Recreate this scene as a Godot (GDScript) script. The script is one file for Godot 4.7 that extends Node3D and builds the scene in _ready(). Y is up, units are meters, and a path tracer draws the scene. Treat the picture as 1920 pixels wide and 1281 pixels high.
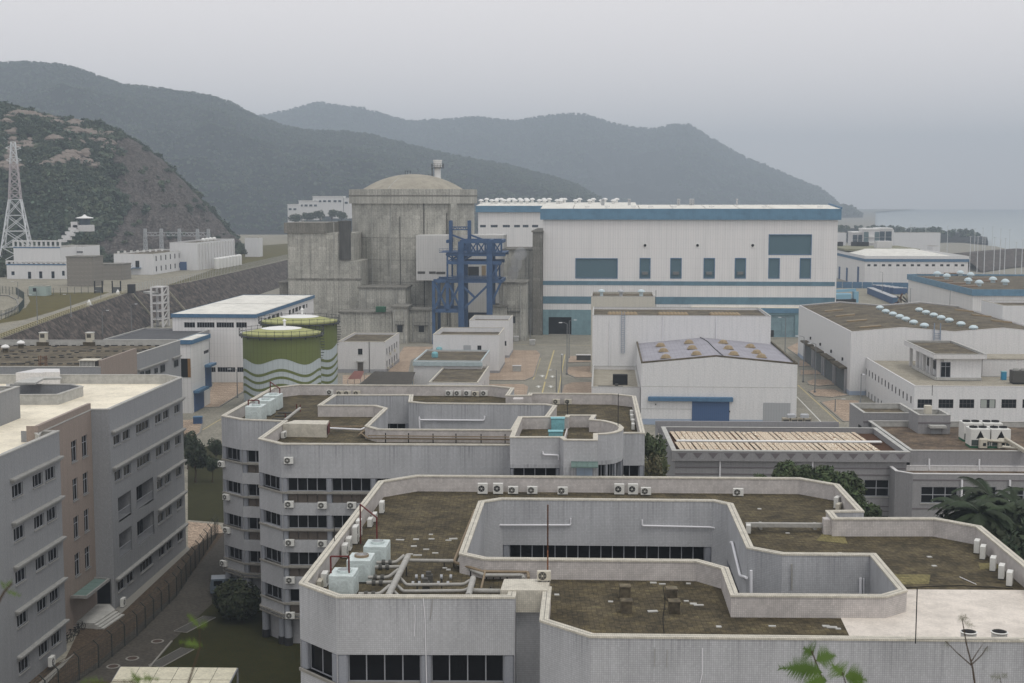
extends Node3D
func _ready():
	# camera
	var cam := Camera3D.new()
	cam.name = "camera"
	cam.position = Vector3(0, 42, 0)
	cam.rotation_degrees = Vector3(-5.921, 0, 0)
	cam.fov = 28.07
	cam.near = 0.5
	cam.far = 20000.0
	var lens := CameraAttributesPhysical.new()
	lens.frustum_focal_length = 47.96
	lens.frustum_focus_distance = 150.0
	lens.frustum_near = 0.5
	lens.frustum_far = 20000.0
	lens.exposure_aperture = 6.3
	cam.attributes = lens
	add_child(cam)
	cam.make_current()
	# overcast sky, brighter overhead, and hazy air
	var env := Environment.new()
	var sm := ProceduralSkyMaterial.new()
	sm.sky_top_color = Color(1.02, 1.02, 1.03)
	sm.sky_horizon_color = Color(1.0, 0.972, 0.968)
	sm.sky_curve = 0.3
	sm.ground_bottom_color = Color(0.45, 0.46, 0.46)
	sm.ground_horizon_color = Color(1.0, 0.972, 0.968)
	sm.ground_curve = 0.05
	sm.energy_multiplier = 1.0
	var sky_res := Sky.new()
	sky_res.sky_material = sm
	env.background_mode = Environment.BG_SKY
	env.sky = sky_res
	env.tonemap_mode = Environment.TONE_MAPPER_LINEAR
	env.tonemap_exposure = 1.02
	env.fog_enabled = true
	env.fog_density = 0.0003
	env.fog_light_color = Color(0.885, 0.945, 1.0)
	env.volumetric_fog_enabled = true
	env.volumetric_fog_density = 0.0
	env.sdfgi_enabled = true
	env.ssao_enabled = true
	env.ssil_enabled = true
	var we := WorldEnvironment.new()
	we.name = "world_environment"
	we.environment = env
	add_child(we)
	var sun := DirectionalLight3D.new()
	sun.name = "sun"
	sun.rotation_degrees = Vector3(-62, 38, 0)
	sun.light_energy = 0.36
	sun.light_angular_distance = 20.0
	sun.light_color = Color(1.0, 0.985, 0.96)
	sun.shadow_enabled = true
	add_child(sun)
	make_materials()
	build_setting()
	build_hills()
	build_near_office()
	build_middle_office()
	build_left_office()
	build_plant()
	build_yard_buildings()
	build_right_buildings()
	build_plateau()
	build_roof_units()
	build_street()
	build_trees()
	build_foreground()
# ---------------------------------------------------------------- mesh helpers
class MB:
	var v := PackedVector3Array()
	var n := PackedVector3Array()
	var t := PackedVector2Array()
	var c := PackedColorArray()
	var tint := Color.WHITE
	var colored := false

	func put(p: Vector3, nn: Vector3, uv: Vector2):
		v.push_back(p); n.push_back(nn); t.push_back(uv)
		if colored: c.push_back(tint)

	func flat_uv(p: Vector3, nn: Vector3) -> Vector2:
		if absf(nn.y) > 0.75:
			return Vector2(p.x, p.z)
		var tan := Vector3(nn.z, 0, -nn.x).normalized()
		return Vector2(p.dot(tan), -p.y)

	func tri(a: Vector3, b: Vector3, d: Vector3):   # counter-clockwise from outside
		var nn := (b - a).cross(d - a).normalized()
		put(a, nn, flat_uv(a, nn)); put(d, nn, flat_uv(d, nn)); put(b, nn, flat_uv(b, nn))

	func quad(a: Vector3, b: Vector3, d: Vector3, e: Vector3):
		var nn := (d - a).cross(e - b).normalized()
		for p in [a, d, b, a, e, d]:
			put(p, nn, flat_uv(p, nn))

	func box(p: Vector3, s: Vector3, yaw := 0.0):   # p is the middle of the base
		var bs := Basis(Vector3.UP, yaw)
		var x := bs.x * s.x * 0.5
		var z := bs.z * s.z * 0.5
		var y := Vector3(0, s.y, 0)
		var a := p - x + z; var b := p + x + z; var d := p + x - z; var e := p - x - z
		quad(a, b, b + y, a + y); quad(b, d, d + y, b + y); quad(d, e, e + y, d + y); quad(e, a, a + y, e + y)
		quad(a + y, b + y, d + y, e + y); quad(e, d, b, a)

	func cbox(p: Vector3, s: Vector3, k: float, yaw := 0.0):   # a box with chamfered upright and top edges
		var bs := Basis(Vector3.UP, yaw)
		var ring := func(inset: float, y: float, kk: float) -> Array:
			var hx := s.x * 0.5 - inset
			var hz := s.z * 0.5 - inset
			var o := []
			for q in [Vector2(-hx + kk, hz), Vector2(hx - kk, hz), Vector2(hx, hz - kk), Vector2(hx, -hz + kk), Vector2(hx - kk, -hz), Vector2(-hx + kk, -hz), Vector2(-hx, -hz + kk), Vector2(-hx, hz - kk)]:
				o.append(p + bs * Vector3(q.x, y, q.y))
			return o
		var r0: Array = ring.call(0.0, 0.0, k)
		var r1: Array = ring.call(0.0, s.y - k, k)
		var r2: Array = ring.call(k, s.y, k)
		for i in 8:
			var j := (i + 1) % 8
			quad(r0[i], r0[j], r1[j], r1[i])
			quad(r1[i], r1[j], r2[j], r2[i])
		for i in range(1, 7):
			tri(r2[0], r2[i], r2[i + 1])

	func bar(a: Vector3, b: Vector3, w: float, h: float):   # a square-edged bar between two points
		var d := (b - a).normalized()
		var side := d.cross(Vector3.UP)
		if side.length() < 0.01: side = Vector3.RIGHT
		side = side.normalized() * w * 0.5
		var up := side.cross(d).normalized() * h * 0.5
		var p := [a - side - up, a + side - up, a + side + up, a - side + up]
		var q := [b - side - up, b + side - up, b + side + up, b - side + up]
		for i in 4:
			var j := (i + 1) % 4
			quad(p[i], p[j], q[j], q[i])
		quad(p[3], p[2], p[1], p[0]); quad(q[0], q[1], q[2], q[3])

	func tube(path: Array, r: float, sides := 8, taper := 1.0):
		var rings := []
		var m := path.size()
		for i in m:
			var d: Vector3 = (path[mini(i + 1, m - 1)] - path[maxi(i - 1, 0)]).normalized()
			var s := d.cross(Vector3.UP)
			if s.length() < 0.05: s = d.cross(Vector3.BACK)
			s = s.normalized()
			var u := s.cross(d).normalized()
			var k := 1.0
			if i > 0 and i < m - 1:
				var d0: Vector3 = (path[i] - path[i - 1]).normalized()
				k = 1.0 / maxf(0.5, d.dot(d0))
			var rr := r * lerpf(1.0, taper, float(i) / maxf(1.0, m - 1))
			var ring := []
			for j in sides:
				var an := TAU * j / sides
				ring.append([path[i] + (s * cos(an) + u * sin(an)) * rr * (k if false else 1.0), s * cos(an) + u * sin(an)])
			rings.append(ring)
		for i in m - 1:
			for j in sides:
				var k2 := (j + 1) % sides
				var a = rings[i][j]; var b = rings[i][k2]; var e = rings[i + 1][k2]; var f = rings[i + 1][j]
				for q in [[a, 0], [b, 0], [f, 0], [b, 0], [e, 0], [f, 0]]:
					put(q[0][0], q[0][1], Vector2(q[0][0].x + q[0][0].z, -q[0][0].y))
		for e in [[0, -1.0], [m - 1, 1.0]]:
			var cen: Vector3 = path[e[0]]
			var nd: Vector3 = (path[m - 1] - path[m - 2]).normalized() if e[0] else (path[0] - path[1]).normalized()
			for j in sides:
				var a2: Vector3 = rings[e[0]][j][0]; var b2: Vector3 = rings[e[0]][(j + 1) % sides][0]
				put(cen, nd, Vector2.ZERO)
				if e[1] < 0.0:
					put(b2, nd, Vector2.ZERO); put(a2, nd, Vector2.ZERO)
				else:
					put(a2, nd, Vector2.ZERO); put(b2, nd, Vector2.ZERO)

	func lathe(p: Vector3, prof: Array, sides := 16, a0 := 0.0, a1 := TAU):   # profile of Vector2(radius, height), upwards
		var m := prof.size()
		for i in m - 1:
			var q0: Vector2 = prof[i]; var q1: Vector2 = prof[i + 1]
			var sl := Vector2(q1.y - q0.y, q0.x - q1.x)
			if sl.length() < 1e-6: continue
			sl = sl.normalized()
			for j in sides:
				var an := a0 + (a1 - a0) * j / sides; var an2 := a0 + (a1 - a0) * (j + 1) / sides
				var d0 := Vector3(cos(an), 0, -sin(an)); var d1 := Vector3(cos(an2), 0, -sin(an2))
				var n0 := d0 * sl.x + Vector3.UP * sl.y; var n1 := d1 * sl.x + Vector3.UP * sl.y
				var a := p + d0 * q0.x + Vector3.UP * q0.y; var b := p + d1 * q0.x + Vector3.UP * q0.y
				var d := p + d1 * q1.x + Vector3.UP * q1.y; var e := p + d0 * q1.x + Vector3.UP * q1.y
				var rr := maxf(q0.x, q1.x)
				var ua := Vector2(an * rr, -q0.y); var ub := Vector2(an2 * rr, -q0.y); var ud := Vector2(an2 * rr, -q1.y); var ue := Vector2(an * rr, -q1.y)
				if absf(sl.y) > 0.75:
					ua = Vector2(a.x, a.z); ub = Vector2(b.x, b.z); ud = Vector2(d.x, d.z); ue = Vector2(e.x, e.z)
				if q0.x > 1e-5:
					put(a, n0, ua); put(d, n1, ud); put(b, n1, ub)
				if q1.x > 1e-5:
					put(a, n0, ua); put(e, n0, ue); put(d, n1, ud)

	func flat_poly(pts: Array, y: float, up := true):   # a level polygon of Vector2(x, z)
		var pp := PackedVector2Array(pts)
		var idx := Geometry2D.triangulate_polygon(pp)
		for i in range(0, idx.size(), 3):
			var a := Vector3(pp[idx[i]].x, y, pp[idx[i]].y); var b := Vector3(pp[idx[i + 1]].x, y, pp[idx[i + 1]].y); var d := Vector3(pp[idx[i + 2]].x, y, pp[idx[i + 2]].y)
			if ((b - a).cross(d - a).y > 0.0) == up: tri(a, b, d)
			else: tri(a, d, b)

	func walls(pts: Array, y0: float, y1: float, closed := true, inward := false):   # upright faces along a run of Vector2(x, z)
		var q := pts.duplicate()
		if MB.area(pts) < 0.0 and closed: q.reverse()
		if inward: q.reverse()
		for i in (q.size() if closed else q.size() - 1):
			var a: Vector2 = q[i]; var b: Vector2 = q[(i + 1) % q.size()]
			quad(Vector3(b.x, y0, b.y), Vector3(a.x, y0, a.y), Vector3(a.x, y1, a.y), Vector3(b.x, y1, b.y))

	func ring(outer: Array, inner: Array, y: float):
		for i in outer.size():
			var j := (i + 1) % outer.size()
			var a := Vector3(outer[i].x, y, outer[i].y); var b := Vector3(outer[j].x, y, outer[j].y)
			var d := Vector3(inner[j].x, y, inner[j].y); var e := Vector3(inner[i].x, y, inner[i].y)
			if (b - a).cross(d - a).y > 0.0: quad(a, b, d, e)
			else: quad(e, d, b, a)

	func prism(pts: Array, y0: float, y1: float, bottom := true):
		walls(pts, y0, y1)
		flat_poly(pts, y1)
		if bottom: flat_poly(pts, y0, false)

	static func area(p: Array) -> float:
		var s := 0.0
		for i in p.size():
			var a: Vector2 = p[i]; var b: Vector2 = p[(i + 1) % p.size()]
			s += a.x * b.y - b.x * a.y
		return s * 0.5

	# a wall with openings: o is the lower left corner seen from outside, holes are Rect2 in wall metres
	func wall_holes(o: Vector3, ux: Vector3, w: float, h: float, holes: Array, depth: float):
		var xs := [0.0, w]
		var ys := [0.0, h]
		for r in holes:
			for x in [r.position.x, r.end.x]:
				if x > 0.0 and x < w: xs.append(x)
			for y in [r.position.y, r.end.y]:
				if y > 0.0 and y < h: ys.append(y)
		xs.sort(); ys.sort()
		var nn := ux.cross(Vector3.UP)
		var at := func(x: float, y: float) -> Vector3: return o + ux * x + Vector3.UP * y
		for j in ys.size() - 1:
			if ys[j + 1] - ys[j] < 1e-4: continue
			var start := -1.0
			for i in xs.size():
				var solid := false
				if i < xs.size() - 1 and xs[i + 1] - xs[i] > 1e-4:
					var m := Vector2((xs[i] + xs[i + 1]) * 0.5, (ys[j] + ys[j + 1]) * 0.5)
					solid = true
					for r in holes:
						if r.has_point(m): solid = false
				elif i < xs.size() - 1:
					continue
				if solid and start < 0.0: start = xs[i]
				elif not solid and start >= 0.0:
					quad(at.call(start, ys[j]), at.call(xs[i], ys[j]), at.call(xs[i], ys[j + 1]), at.call(start, ys[j + 1]))
					start = -1.0
		var k := -nn * depth
		for r in holes:
			var a: Vector3 = at.call(r.position.x, r.position.y); var b: Vector3 = at.call(r.end.x, r.position.y)
			var d: Vector3 = at.call(r.end.x, r.end.y); var e: Vector3 = at.call(r.position.x, r.end.y)
			quad(a, b, b + k, a + k); quad(e + k, d + k, d, e); quad(a, a + k, e + k, e); quad(b + k, b, d, d + k)

	func mesh(mat: Material) -> ArrayMesh:
		var a := []
		a.resize(Mesh.ARRAY_MAX)
		a[Mesh.ARRAY_VERTEX] = v
		a[Mesh.ARRAY_NORMAL] = n
		a[Mesh.ARRAY_TEX_UV] = t
		a[Mesh.ARRAY_TEX_UV2] = t
		if colored: a[Mesh.ARRAY_COLOR] = c
		var m := ArrayMesh.new()
		m.add_surface_from_arrays(Mesh.PRIMITIVE_TRIANGLES, a)
		m.surface_set_material(0, mat)
		return m

# ---------------------------------------------------------------- naming and parenting
var taken := {}
func numbered(called: String) -> String:
	if not taken.has(called):
		taken[called] = 0
		return called
	taken[called] += 1
	return "%s_%03d" % [called, taken[called]]

func tag(o: Node3D, label: String, category: String, group := "", kind := "") -> Node3D:
	if label: o.set_meta("label", label)
	if category: o.set_meta("category", category)
	if group: o.set_meta("group", group)
	if kind: o.set_meta("kind", kind)
	return o

func thing(called: String, label: String, category: String, at := Vector3.ZERO, turn := 0.0, group := "") -> Node3D:
	var o := Node3D.new()
	o.name = numbered(called)
	add_child(o)
	o.position = at
	o.rotation_degrees.y = turn
	return tag(o, label, category, group)

func part(called: String, mb: MB, mat: Material, parent: Node3D) -> MeshInstance3D:
	return put_mesh(called, mb.mesh(mat), parent)

func put_mesh(called: String, mesh: Mesh, parent: Node3D) -> MeshInstance3D:
	var o := MeshInstance3D.new()
	o.mesh = mesh
	if parent == self:
		o.name = numbered(called)
		add_child(o)
		return o
	var k := called
	var i := 0
	var key := str(parent.get_instance_id()) + called
	if kids.has(key):
		kids[key] += 1
		k = "%s_%03d" % [called, kids[key]]
	else:
		kids[key] = 0
	o.name = k
	parent.add_child(o, true)
	return o
var kids := {}

func struct(called: String, mb: MB, mat: Material) -> MeshInstance3D:
	var o := part(called, mb, mat, self)
	o.set_meta("kind", "structure")
	return o

func copy(src: Node3D, at: Vector3, turn: float, label: String, group := "") -> Node3D:
	var o: Node3D = src.duplicate()
	o.name = numbered(String(src.name).rstrip("0123456789").trim_suffix("_"))
	add_child(o)
	o.position = at
	o.rotation_degrees.y = turn
	o.set_meta("label", label)
	if group: o.set_meta("group", group)
	return o

const ORD := ["first", "second", "third", "fourth", "fifth", "sixth", "seventh", "eighth", "ninth", "tenth", "eleventh", "twelfth", "thirteenth", "fourteenth", "fifteenth", "sixteenth", "seventeenth", "eighteenth", "nineteenth", "twentieth"]
func nth(i: int) -> String:
	if i < 20: return ORD[i]
	return "%d%s" % [i + 1, ["th", "st", "nd", "rd"][(i + 1) % 10] if (i + 1) % 10 < 4 and i + 1 > 20 else "th"]

var mesh_store := {}
func box_mesh(s: Vector3, mat: Material) -> Mesh:   # shared between alike pieces; origin in the middle of the base
	var key := "%s|%d" % [s.snapped(Vector3.ONE * 0.001), mat.get_instance_id()]
	if not mesh_store.has(key):
		var m := MB.new()
		m.box(Vector3.ZERO, s)
		mesh_store[key] = m.mesh(mat)
	return mesh_store[key]

# a window: its frame is the part, its panes are sub-parts; origin in the middle of its lower edge, facing +z
func window(parent: Node3D, at: Vector3, yaw: float, w: float, h: float, cols := 2, rows := 1, frame: Material = null, called := "window", bar := 0.06, glass: Material = null, split := 0.0):
	if frame == null: frame = M.frame
	if glass == null: glass = M.glass
	var key := "win%s|%d" % [[snappedf(w, 0.01), snappedf(h, 0.01), cols, rows, bar, split], frame.get_instance_id()]
	if not mesh_store.has(key):
		var m := MB.new()
		var k := bar
		m.box(Vector3(0, 0, 0.01), Vector3(w, k, 0.08)); m.box(Vector3(0, h - k, 0.01), Vector3(w, k, 0.08))
		m.box(Vector3(-w * 0.5 + k * 0.5, k, 0.01), Vector3(k, h - 2 * k, 0.08)); m.box(Vector3(w * 0.5 - k * 0.5, k, 0.01), Vector3(k, h - 2 * k, 0.08))
		for i in range(1, cols): m.box(Vector3(-w * 0.5 + w * i / cols, k, 0.008), Vector3(k, h - 2 * k, 0.07))
		for i in range(1, rows):
			var yy := h * i / rows if split == 0.0 else h * split
			m.box(Vector3(0, yy - k * 0.5, 0.006), Vector3(w - 2 * k, k, 0.06))
		mesh_store[key] = m.mesh(frame)
	var f := put_mesh(called, mesh_store[key], parent)
	f.position = at
	f.rotation.y = yaw
	var ys := [0.0, h] if rows == 1 else [0.0, h * (split if split > 0.0 else 1.0 / rows)]
	if rows > 1:
		for i in range(2, rows): ys.append(h * i / rows)
		ys.append(h)
	for j in rows:
		for i in cols:
			var p := put_mesh("pane", box_mesh(Vector3(w / cols - 0.004, ys[j + 1] - ys[j] - 0.004, 0.02), glass), f)
			p.position = Vector3(-w * 0.5 + w * (i + 0.5) / cols, ys[j] + 0.002, 0.0)
	return f

# a facade with real openings; wins: [u, v, w, h, cols, rows]
func facade(mb: MB, root: Node3D, o: Vector3, ux: Vector3, w: float, h: float, wins: Array, depth := 0.14, frame: Material = null, sill: Material = null, glass: Material = null):
	var holes := []
	for q in wins: holes.append(Rect2(q[0], q[1], q[2], q[3]))
	mb.wall_holes(o, ux, w, h, holes, depth + 0.03)
	var nn := ux.cross(Vector3.UP)
	var yaw := atan2(nn.x, nn.z)
	for q in wins:
		var f = window(root, o + ux * (q[0] + q[2] * 0.5) + Vector3.UP * q[1] - nn * depth, yaw, q[2], q[3], q[4] if q.size() > 4 else 2, q[5] if q.size() > 5 else 1, frame, "window", 0.06 if q[2] < 3.0 else 0.08, glass)
		if sill:
			var s := put_mesh("sill", box_mesh(Vector3(q[2] + 0.16, 0.09, depth + 0.1), sill), f)
			s.position = Vector3(0, -0.09, depth * 0.5 + 0.04)

func inset(p: Array, d: float) -> Array:   # corner by corner, towards the inside for d > 0
	var o := []
	var s := signf(MB.area(p))
	for i in p.size():
		var a: Vector2 = p[(i + p.size() - 1) % p.size()]; var b: Vector2 = p[i]; var c: Vector2 = p[(i + 1) % p.size()]
		var n0 := (b - a).normalized().orthogonal() * -s
		var n1 := (c - b).normalized().orthogonal() * -s
		var m := (n0 + n1).normalized()
		o.append(b + m * d / maxf(0.35, m.dot(n0)))
	return o

# a plain block of a building with real window openings, parapet and sunk roof deck; origin front left at the ground
func house(called: String, label: String, category: String, at: Vector3, turn: float, w: float, d: float, h: float, wall: Material, opt := {}) -> Node3D:
	var root := thing(called, label, category, at, turn, opt.get("group", ""))
	var mb := MB.new()
	var fr: Material = opt.get("frame", M.frame)
	var sl: Material = opt.get("sill", null)
	var dp: float = opt.get("reveal", 0.14)
	facade(mb, root, Vector3.ZERO, Vector3.RIGHT, w, h, opt.get("front", []), dp, fr, sl)
	facade(mb, root, Vector3(w, 0, 0), Vector3.FORWARD, d, h, opt.get("right", []), dp, fr, sl)
	facade(mb, root, Vector3(0, 0, -d), Vector3.BACK, d, h, opt.get("left", []), dp, fr, sl)
	facade(mb, root, Vector3(w, 0, -d), Vector3.LEFT, w, h, [], dp)
	part("wall", mb, wall, root)
	if opt.get("flat", true): flat_roof(root, [Vector2(0, 0), Vector2(w, 0), Vector2(w, -d), Vector2(0, -d)], h, opt.get("parapet", 0.6), opt.get("deck", M.deck), opt.get("cap", M.cap), opt.get("thick", 0.25), opt.get("inner", wall))
	if opt.has("plinth"):
		var pm := MB.new()
		pm.walls([Vector2(-0.03, 0.03), Vector2(w + 0.03, 0.03), Vector2(w + 0.03, -d), Vector2(-0.03, -d)], 0.0, opt.plinth)
		part("plinth", pm, opt.get("plinth_mat", M.grey_paint), root)
	return root

func flat_roof(root: Node3D, outline: Array, h: float, par: float, deck: Material, cap: Material, thick := 0.25, inner_mat: Material = null):
	var ins := inset(outline, thick)
	var m := MB.new()
	m.flat_poly(ins, h - par)
	part("roof_deck", m, deck, root)
	var w := MB.new()
	w.walls(ins, h - par, h, true, true)
	part("parapet", w, inner_mat if inner_mat else cap, root)
	var c := MB.new()
	var o2 := inset(outline, -0.04)
	var i2 := inset(outline, thick + 0.04)
	c.ring(o2, i2, h + 0.07)
	c.walls(o2, h - 0.02, h + 0.07)
	c.walls(i2, h - 0.02, h + 0.07, true, true)
	part("coping", c, cap, root)

func W(x: float, y: float) -> Vector2: return Vector2(x, y)
func V(x: float, y: float, z: float) -> Vector3: return Vector3(x, y, z)

func pbox(called: String, size: Vector3, m: Material, parent: Node3D, at: Vector3) -> MeshInstance3D:
	var o := put_mesh(called, box_mesh(size, m), parent)
	o.position = at
	return o


# ---------------------------------------------------------------- materials
var M := {}
var N := {}
func noise_img(sd: int, freq: float, oct := 4, type := FastNoiseLite.TYPE_SIMPLEX_SMOOTH, size := 512) -> Image:
	var f := FastNoiseLite.new()
	f.seed = sd
	f.noise_type = type
	f.frequency = freq
	f.fractal_octaves = oct
	return f.get_seamless_image(size, size)
func tex_of(size: int, fn: Callable) -> ImageTexture:
	var im := Image.create(size, size, false, Image.FORMAT_RGB8)
	for y in size:
		for x in size:
			im.set_pixel(x, y, fn.call(x, y))
	im.generate_mipmaps()
	return ImageTexture.create_from_image(im)
func nz(k: String, x: int, y: int) -> float:
	var im: Image = N[k]
	return im.get_pixel(posmod(x, 512), posmod(y, 512)).r
func mat(c: Color, rough := 0.85, metal := 0.0) -> StandardMaterial3D:
	var m := StandardMaterial3D.new()
	m.albedo_color = c
	m.roughness = rough
	m.metallic = metal
	m.metallic_specular = 0.35
	return m
# base colour texture in metres per repeat, with a wider wear texture multiplied on top
func tmat(c: Color, tx: Texture2D, metres: float, wear: Texture2D = null, wear_m := W(17, 17), rough := 0.85) -> StandardMaterial3D:
	var m := mat(c, rough)
	m.albedo_texture = tx
	m.uv1_scale = V(1.0 / metres, 1.0 / metres, 1)
	if wear:
		m.detail_enabled = true
		m.detail_albedo = wear
		m.detail_uv_layer = BaseMaterial3D.DETAIL_UV_2
		m.detail_blend_mode = BaseMaterial3D.BLEND_MODE_MUL
		m.uv2_scale = V(1.0 / wear_m.x, 1.0 / wear_m.y, 1)
	return m
func g(v: float) -> Color: return Color(v, v, v)
func make_materials():
	N.fine = noise_img(3, 0.06, 3)
	N.mid = noise_img(11, 0.02, 5)
	N.big = noise_img(23, 0.008, 5)
	N.cell = noise_img(31, 0.03, 3, FastNoiseLite.TYPE_CELLULAR)
	# wear textures (multiplied)
	var stain := tex_of(512, func(x, y):
		var a := nz("mid", x, y) * 0.5 + nz("big", x + 77, y + 31) * 0.5
		var b := nz("fine", x * 2, y * 2)
		var v := clampf(0.88 + 0.22 * a - 0.05 * b, 0.75, 1.0)
		return Color(v, v * 0.997, v * 0.985))
	var streak := tex_of(512, func(x, y):
		var a := nz("mid", x * 4, y / 6 + 40)
		var b := nz("fine", x * 2, y / 5)
		var d := nz("big", x, y)
		var v := clampf(0.955 + 0.07 * a - 0.05 * b * d + 0.03 * d, 0.8, 1.0)
		return Color(v, v * 0.995, v * 0.98))
	var mossy := tex_of(512, func(x, y):
		var a := nz("big", x, y)
		var b := nz("mid", x + 130, y)
		var d := nz("fine", x, y)
		var e := nz("mid", x * 3 + 11, y * 3 + 200)
		var v := 0.58 + 0.34 * a + 0.24 * b - 0.08 * d + 0.26 * (e - 0.5)
		var w := clampf(b * 1.6 - 0.55, 0.0, 1.0)
		return Color(clampf(v, 0.2, 1.0), clampf(v * (0.97 - 0.01 * w), 0.2, 1.0), clampf(v * (0.93 - 0.07 * w), 0.15, 1.0)))
	var faint := tex_of(512, func(x, y):
		var v := 0.95 + 0.10 * nz("big", x, y) - 0.05 * nz("mid", x * 3, y / 3)
		var w := nz("fine", x * 3, 7)   # rain runs below the copings
		var t: float = (y - 212) / (8.0 + 70.0 * nz("mid", x * 2, 90))
		if t > 0.0 and t < 1.0: v -= 0.30 * (1.0 - t) * w * w * nz("mid", x, 300) * 1.6
		v = clampf(v, 0.6, 1.0)
		return g(v))
	# small wall tiles, 16 to a repeat
	var tiles := tex_of(512, func(x, y):
		var i: int = x / 32
		var j: int = y / 32
		var gx: int = x % 32
		var gy: int = y % 32
		var v := 0.92 + 0.06 * (fposmod(sin(i * 12.9 + j * 78.2) * 437.5, 1.0) - 0.5)
		if gx < 5 or gy < 5: v = 0.77
		return g(v + 0.05 * (nz("fine", x, y) - 0.5)))
	var pavers := tex_of(512, func(x, y):
		var i: int = x / 64
		var j: int = y / 64
		var v := 0.78 + 0.18 * (fposmod(sin(i * 91.7 + j * 37.3) * 157.1, 1.0) - 0.5)
		var edge: bool = x % 64 < 5 or y % 64 < 5
		if edge: v *= 0.68
		v += 0.5 * (nz("fine", x, y) - 0.5)
		return Color(v, v * 0.97, v * 0.90))
	var render := tex_of(512, func(x, y):
		return g(0.965 + 0.08 * (nz("fine", x, y) - 0.5) + 0.08 * (nz("mid", x, y) - 0.5)))
	var ribs := tex_of(512, func(x, y):
		var k: int = x % 64
		var v := 0.96
		if k < 4: v = 0.84
		elif k < 10: v = 1.0
		elif k > 57: v = 0.91
		if y % 256 < 3: v *= 0.88
		return g(v + 0.04 * (nz("fine", x, y) - 0.5)))
	var louver := tex_of(256, func(x, y):
		var k: int = y % 32
		var v := 0.95 if k < 14 else (0.55 if k < 22 else 0.75)
		if x % 128 < 6: v = 0.6
		return g(v))
	var boards := tex_of(512, func(x, y):
		var i: int = x / 128
		var j: int = y / 64
		var v := 0.92 + 0.10 * (fposmod(sin(i * 45.3 + j * 11.9) * 917.3, 1.0) - 0.5)
		if x % 128 < 3: v *= 0.86
		if y % 64 < 3: v *= 0.86
		if (x % 128 - 64) * (x % 128 - 64) + (y % 64 - 32) * (y % 64 - 32) < 10: v *= 0.6
		v += 0.16 * (nz("fine", x, y) - 0.5) + 0.2 * (nz("mid", x * 2, y) - 0.5)
		return Color(v, v * 0.993, v * 0.975))
	var grime := tex_of(512, func(x, y):   # rain streaks on bare concrete
		var a := nz("fine", x * 3, y / 12)
		var b := nz("mid", x * 3, y / 8 + 90)
		var d := nz("big", x, y)
		var v := clampf(1.05 - 0.20 * a * b * 2.0 - 0.15 * (d - 0.35), 0.68, 1.0)
		return Color(v, v * 0.997, v * 0.985))
	var tarmac := tex_of(512, func(x, y):
		var v := 0.82 + 0.3 * (nz("fine", x * 3, y * 3) - 0.5) + 0.25 * (nz("mid", x, y) - 0.5)
		return Color(v, v * 0.99, v * 0.96))
	var brickpave := tex_of(512, func(x, y):
		var j: int = y / 32
		var i: int = (x + (32 if j % 2 else 0)) / 64
		var v := 0.8 + 0.3 * (fposmod(sin(i * 17.3 + j * 53.9) * 331.7, 1.0) - 0.5)
		if y % 32 < 3 or (x + (32 if j % 2 else 0)) % 64 < 3: v *= 0.7
		v += 0.2 * (nz("mid", x, y) - 0.5)
		return Color(v, v * 0.98, v * 0.96))
	var turf := tex_of(512, func(x, y):
		var a := nz("fine", x * 2, y * 2)
		var b := nz("mid", x, y)
		var v := 0.5 + 0.5 * a
		return Color(v * (0.8 + 0.4 * b), v * 0.95, v * (0.75 - 0.1 * b)))
	var earth := tex_of(512, func(x, y):
		var a := nz("fine", x * 2, y * 2)
		var b := nz("mid", x, y)
		var d := nz("cell", x, y)
		var v := 0.45 + 0.35 * a + 0.35 * b + 0.2 * (d - 0.5)
		return Color(v, v * 0.96, v * 0.9))
	var rust := tex_of(512, func(x, y):   # pale sheet that rusts in runs along its length
		var a := nz("fine", x * 2, y / 4)
		var b := nz("mid", x * 3, y / 2)
		var k := clampf((a * 0.6 + b * 0.6 - 0.55) * 6.0, 0.0, 1.0)
		return Color(0.86, 0.83, 0.76).lerp(Color(0.48, 0.33, 0.20), k * 0.8))
	var rock := tex_of(512, func(x, y):
		var a := nz("mid", x, y * 2)
		var b := nz("cell", x * 2, y * 2)
		var d := nz("fine", x * 2, y * 3)
		var v := clampf(0.30 + 0.62 * a + 0.45 * (b - 0.4) + 0.5 * (d - 0.5), 0.1, 1.0)
		return Color(v, v * 0.96, v * 0.93))
	# glossy ripple for the sea
	M.tile = tmat(Color(0.775, 0.78, 0.79), tiles, 1.92, faint, W(21, 33), 0.6)
	M.tile_in = tmat(Color(0.85, 0.83, 0.825), tiles, 1.92, stain, W(9, 9), 0.6)
	M.cap = tmat(Color(0.86, 0.84, 0.79), tiles, 1.92, stain, W(5, 5), 0.6)
	M.paver = tmat(Color(0.49, 0.475, 0.42), pavers, 2.4, mossy, W(13, 13), 0.95)
	M.paver_green = tmat(Color(0.62, 0.60, 0.45), pavers, 2.4, stain, W(9, 9), 0.95)
	M.membrane = tmat(Color(0.86, 0.83, 0.80), render, 3.0, stain, W(15, 15), 0.8)
	M.cream_roof = tmat(Color(0.93, 0.90, 0.83), render, 6.0, stain, W(31, 31), 0.8)
	M.deck = tmat(Color(0.53, 0.51, 0.47), tarmac, 4.0, mossy, W(23, 23), 0.95)
	M.deck_light = tmat(Color(0.74, 0.72, 0.68), tarmac, 4.0, stain, W(17, 17), 0.9)
	M.cap_grey = tmat(Color(0.72, 0.72, 0.71), render, 2.5, stain, W(7, 7), 0.8)
	M.white_paint = tmat(Color(0.865, 0.87, 0.885), render, 4.0, streak, W(19, 19), 0.8)
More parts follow.
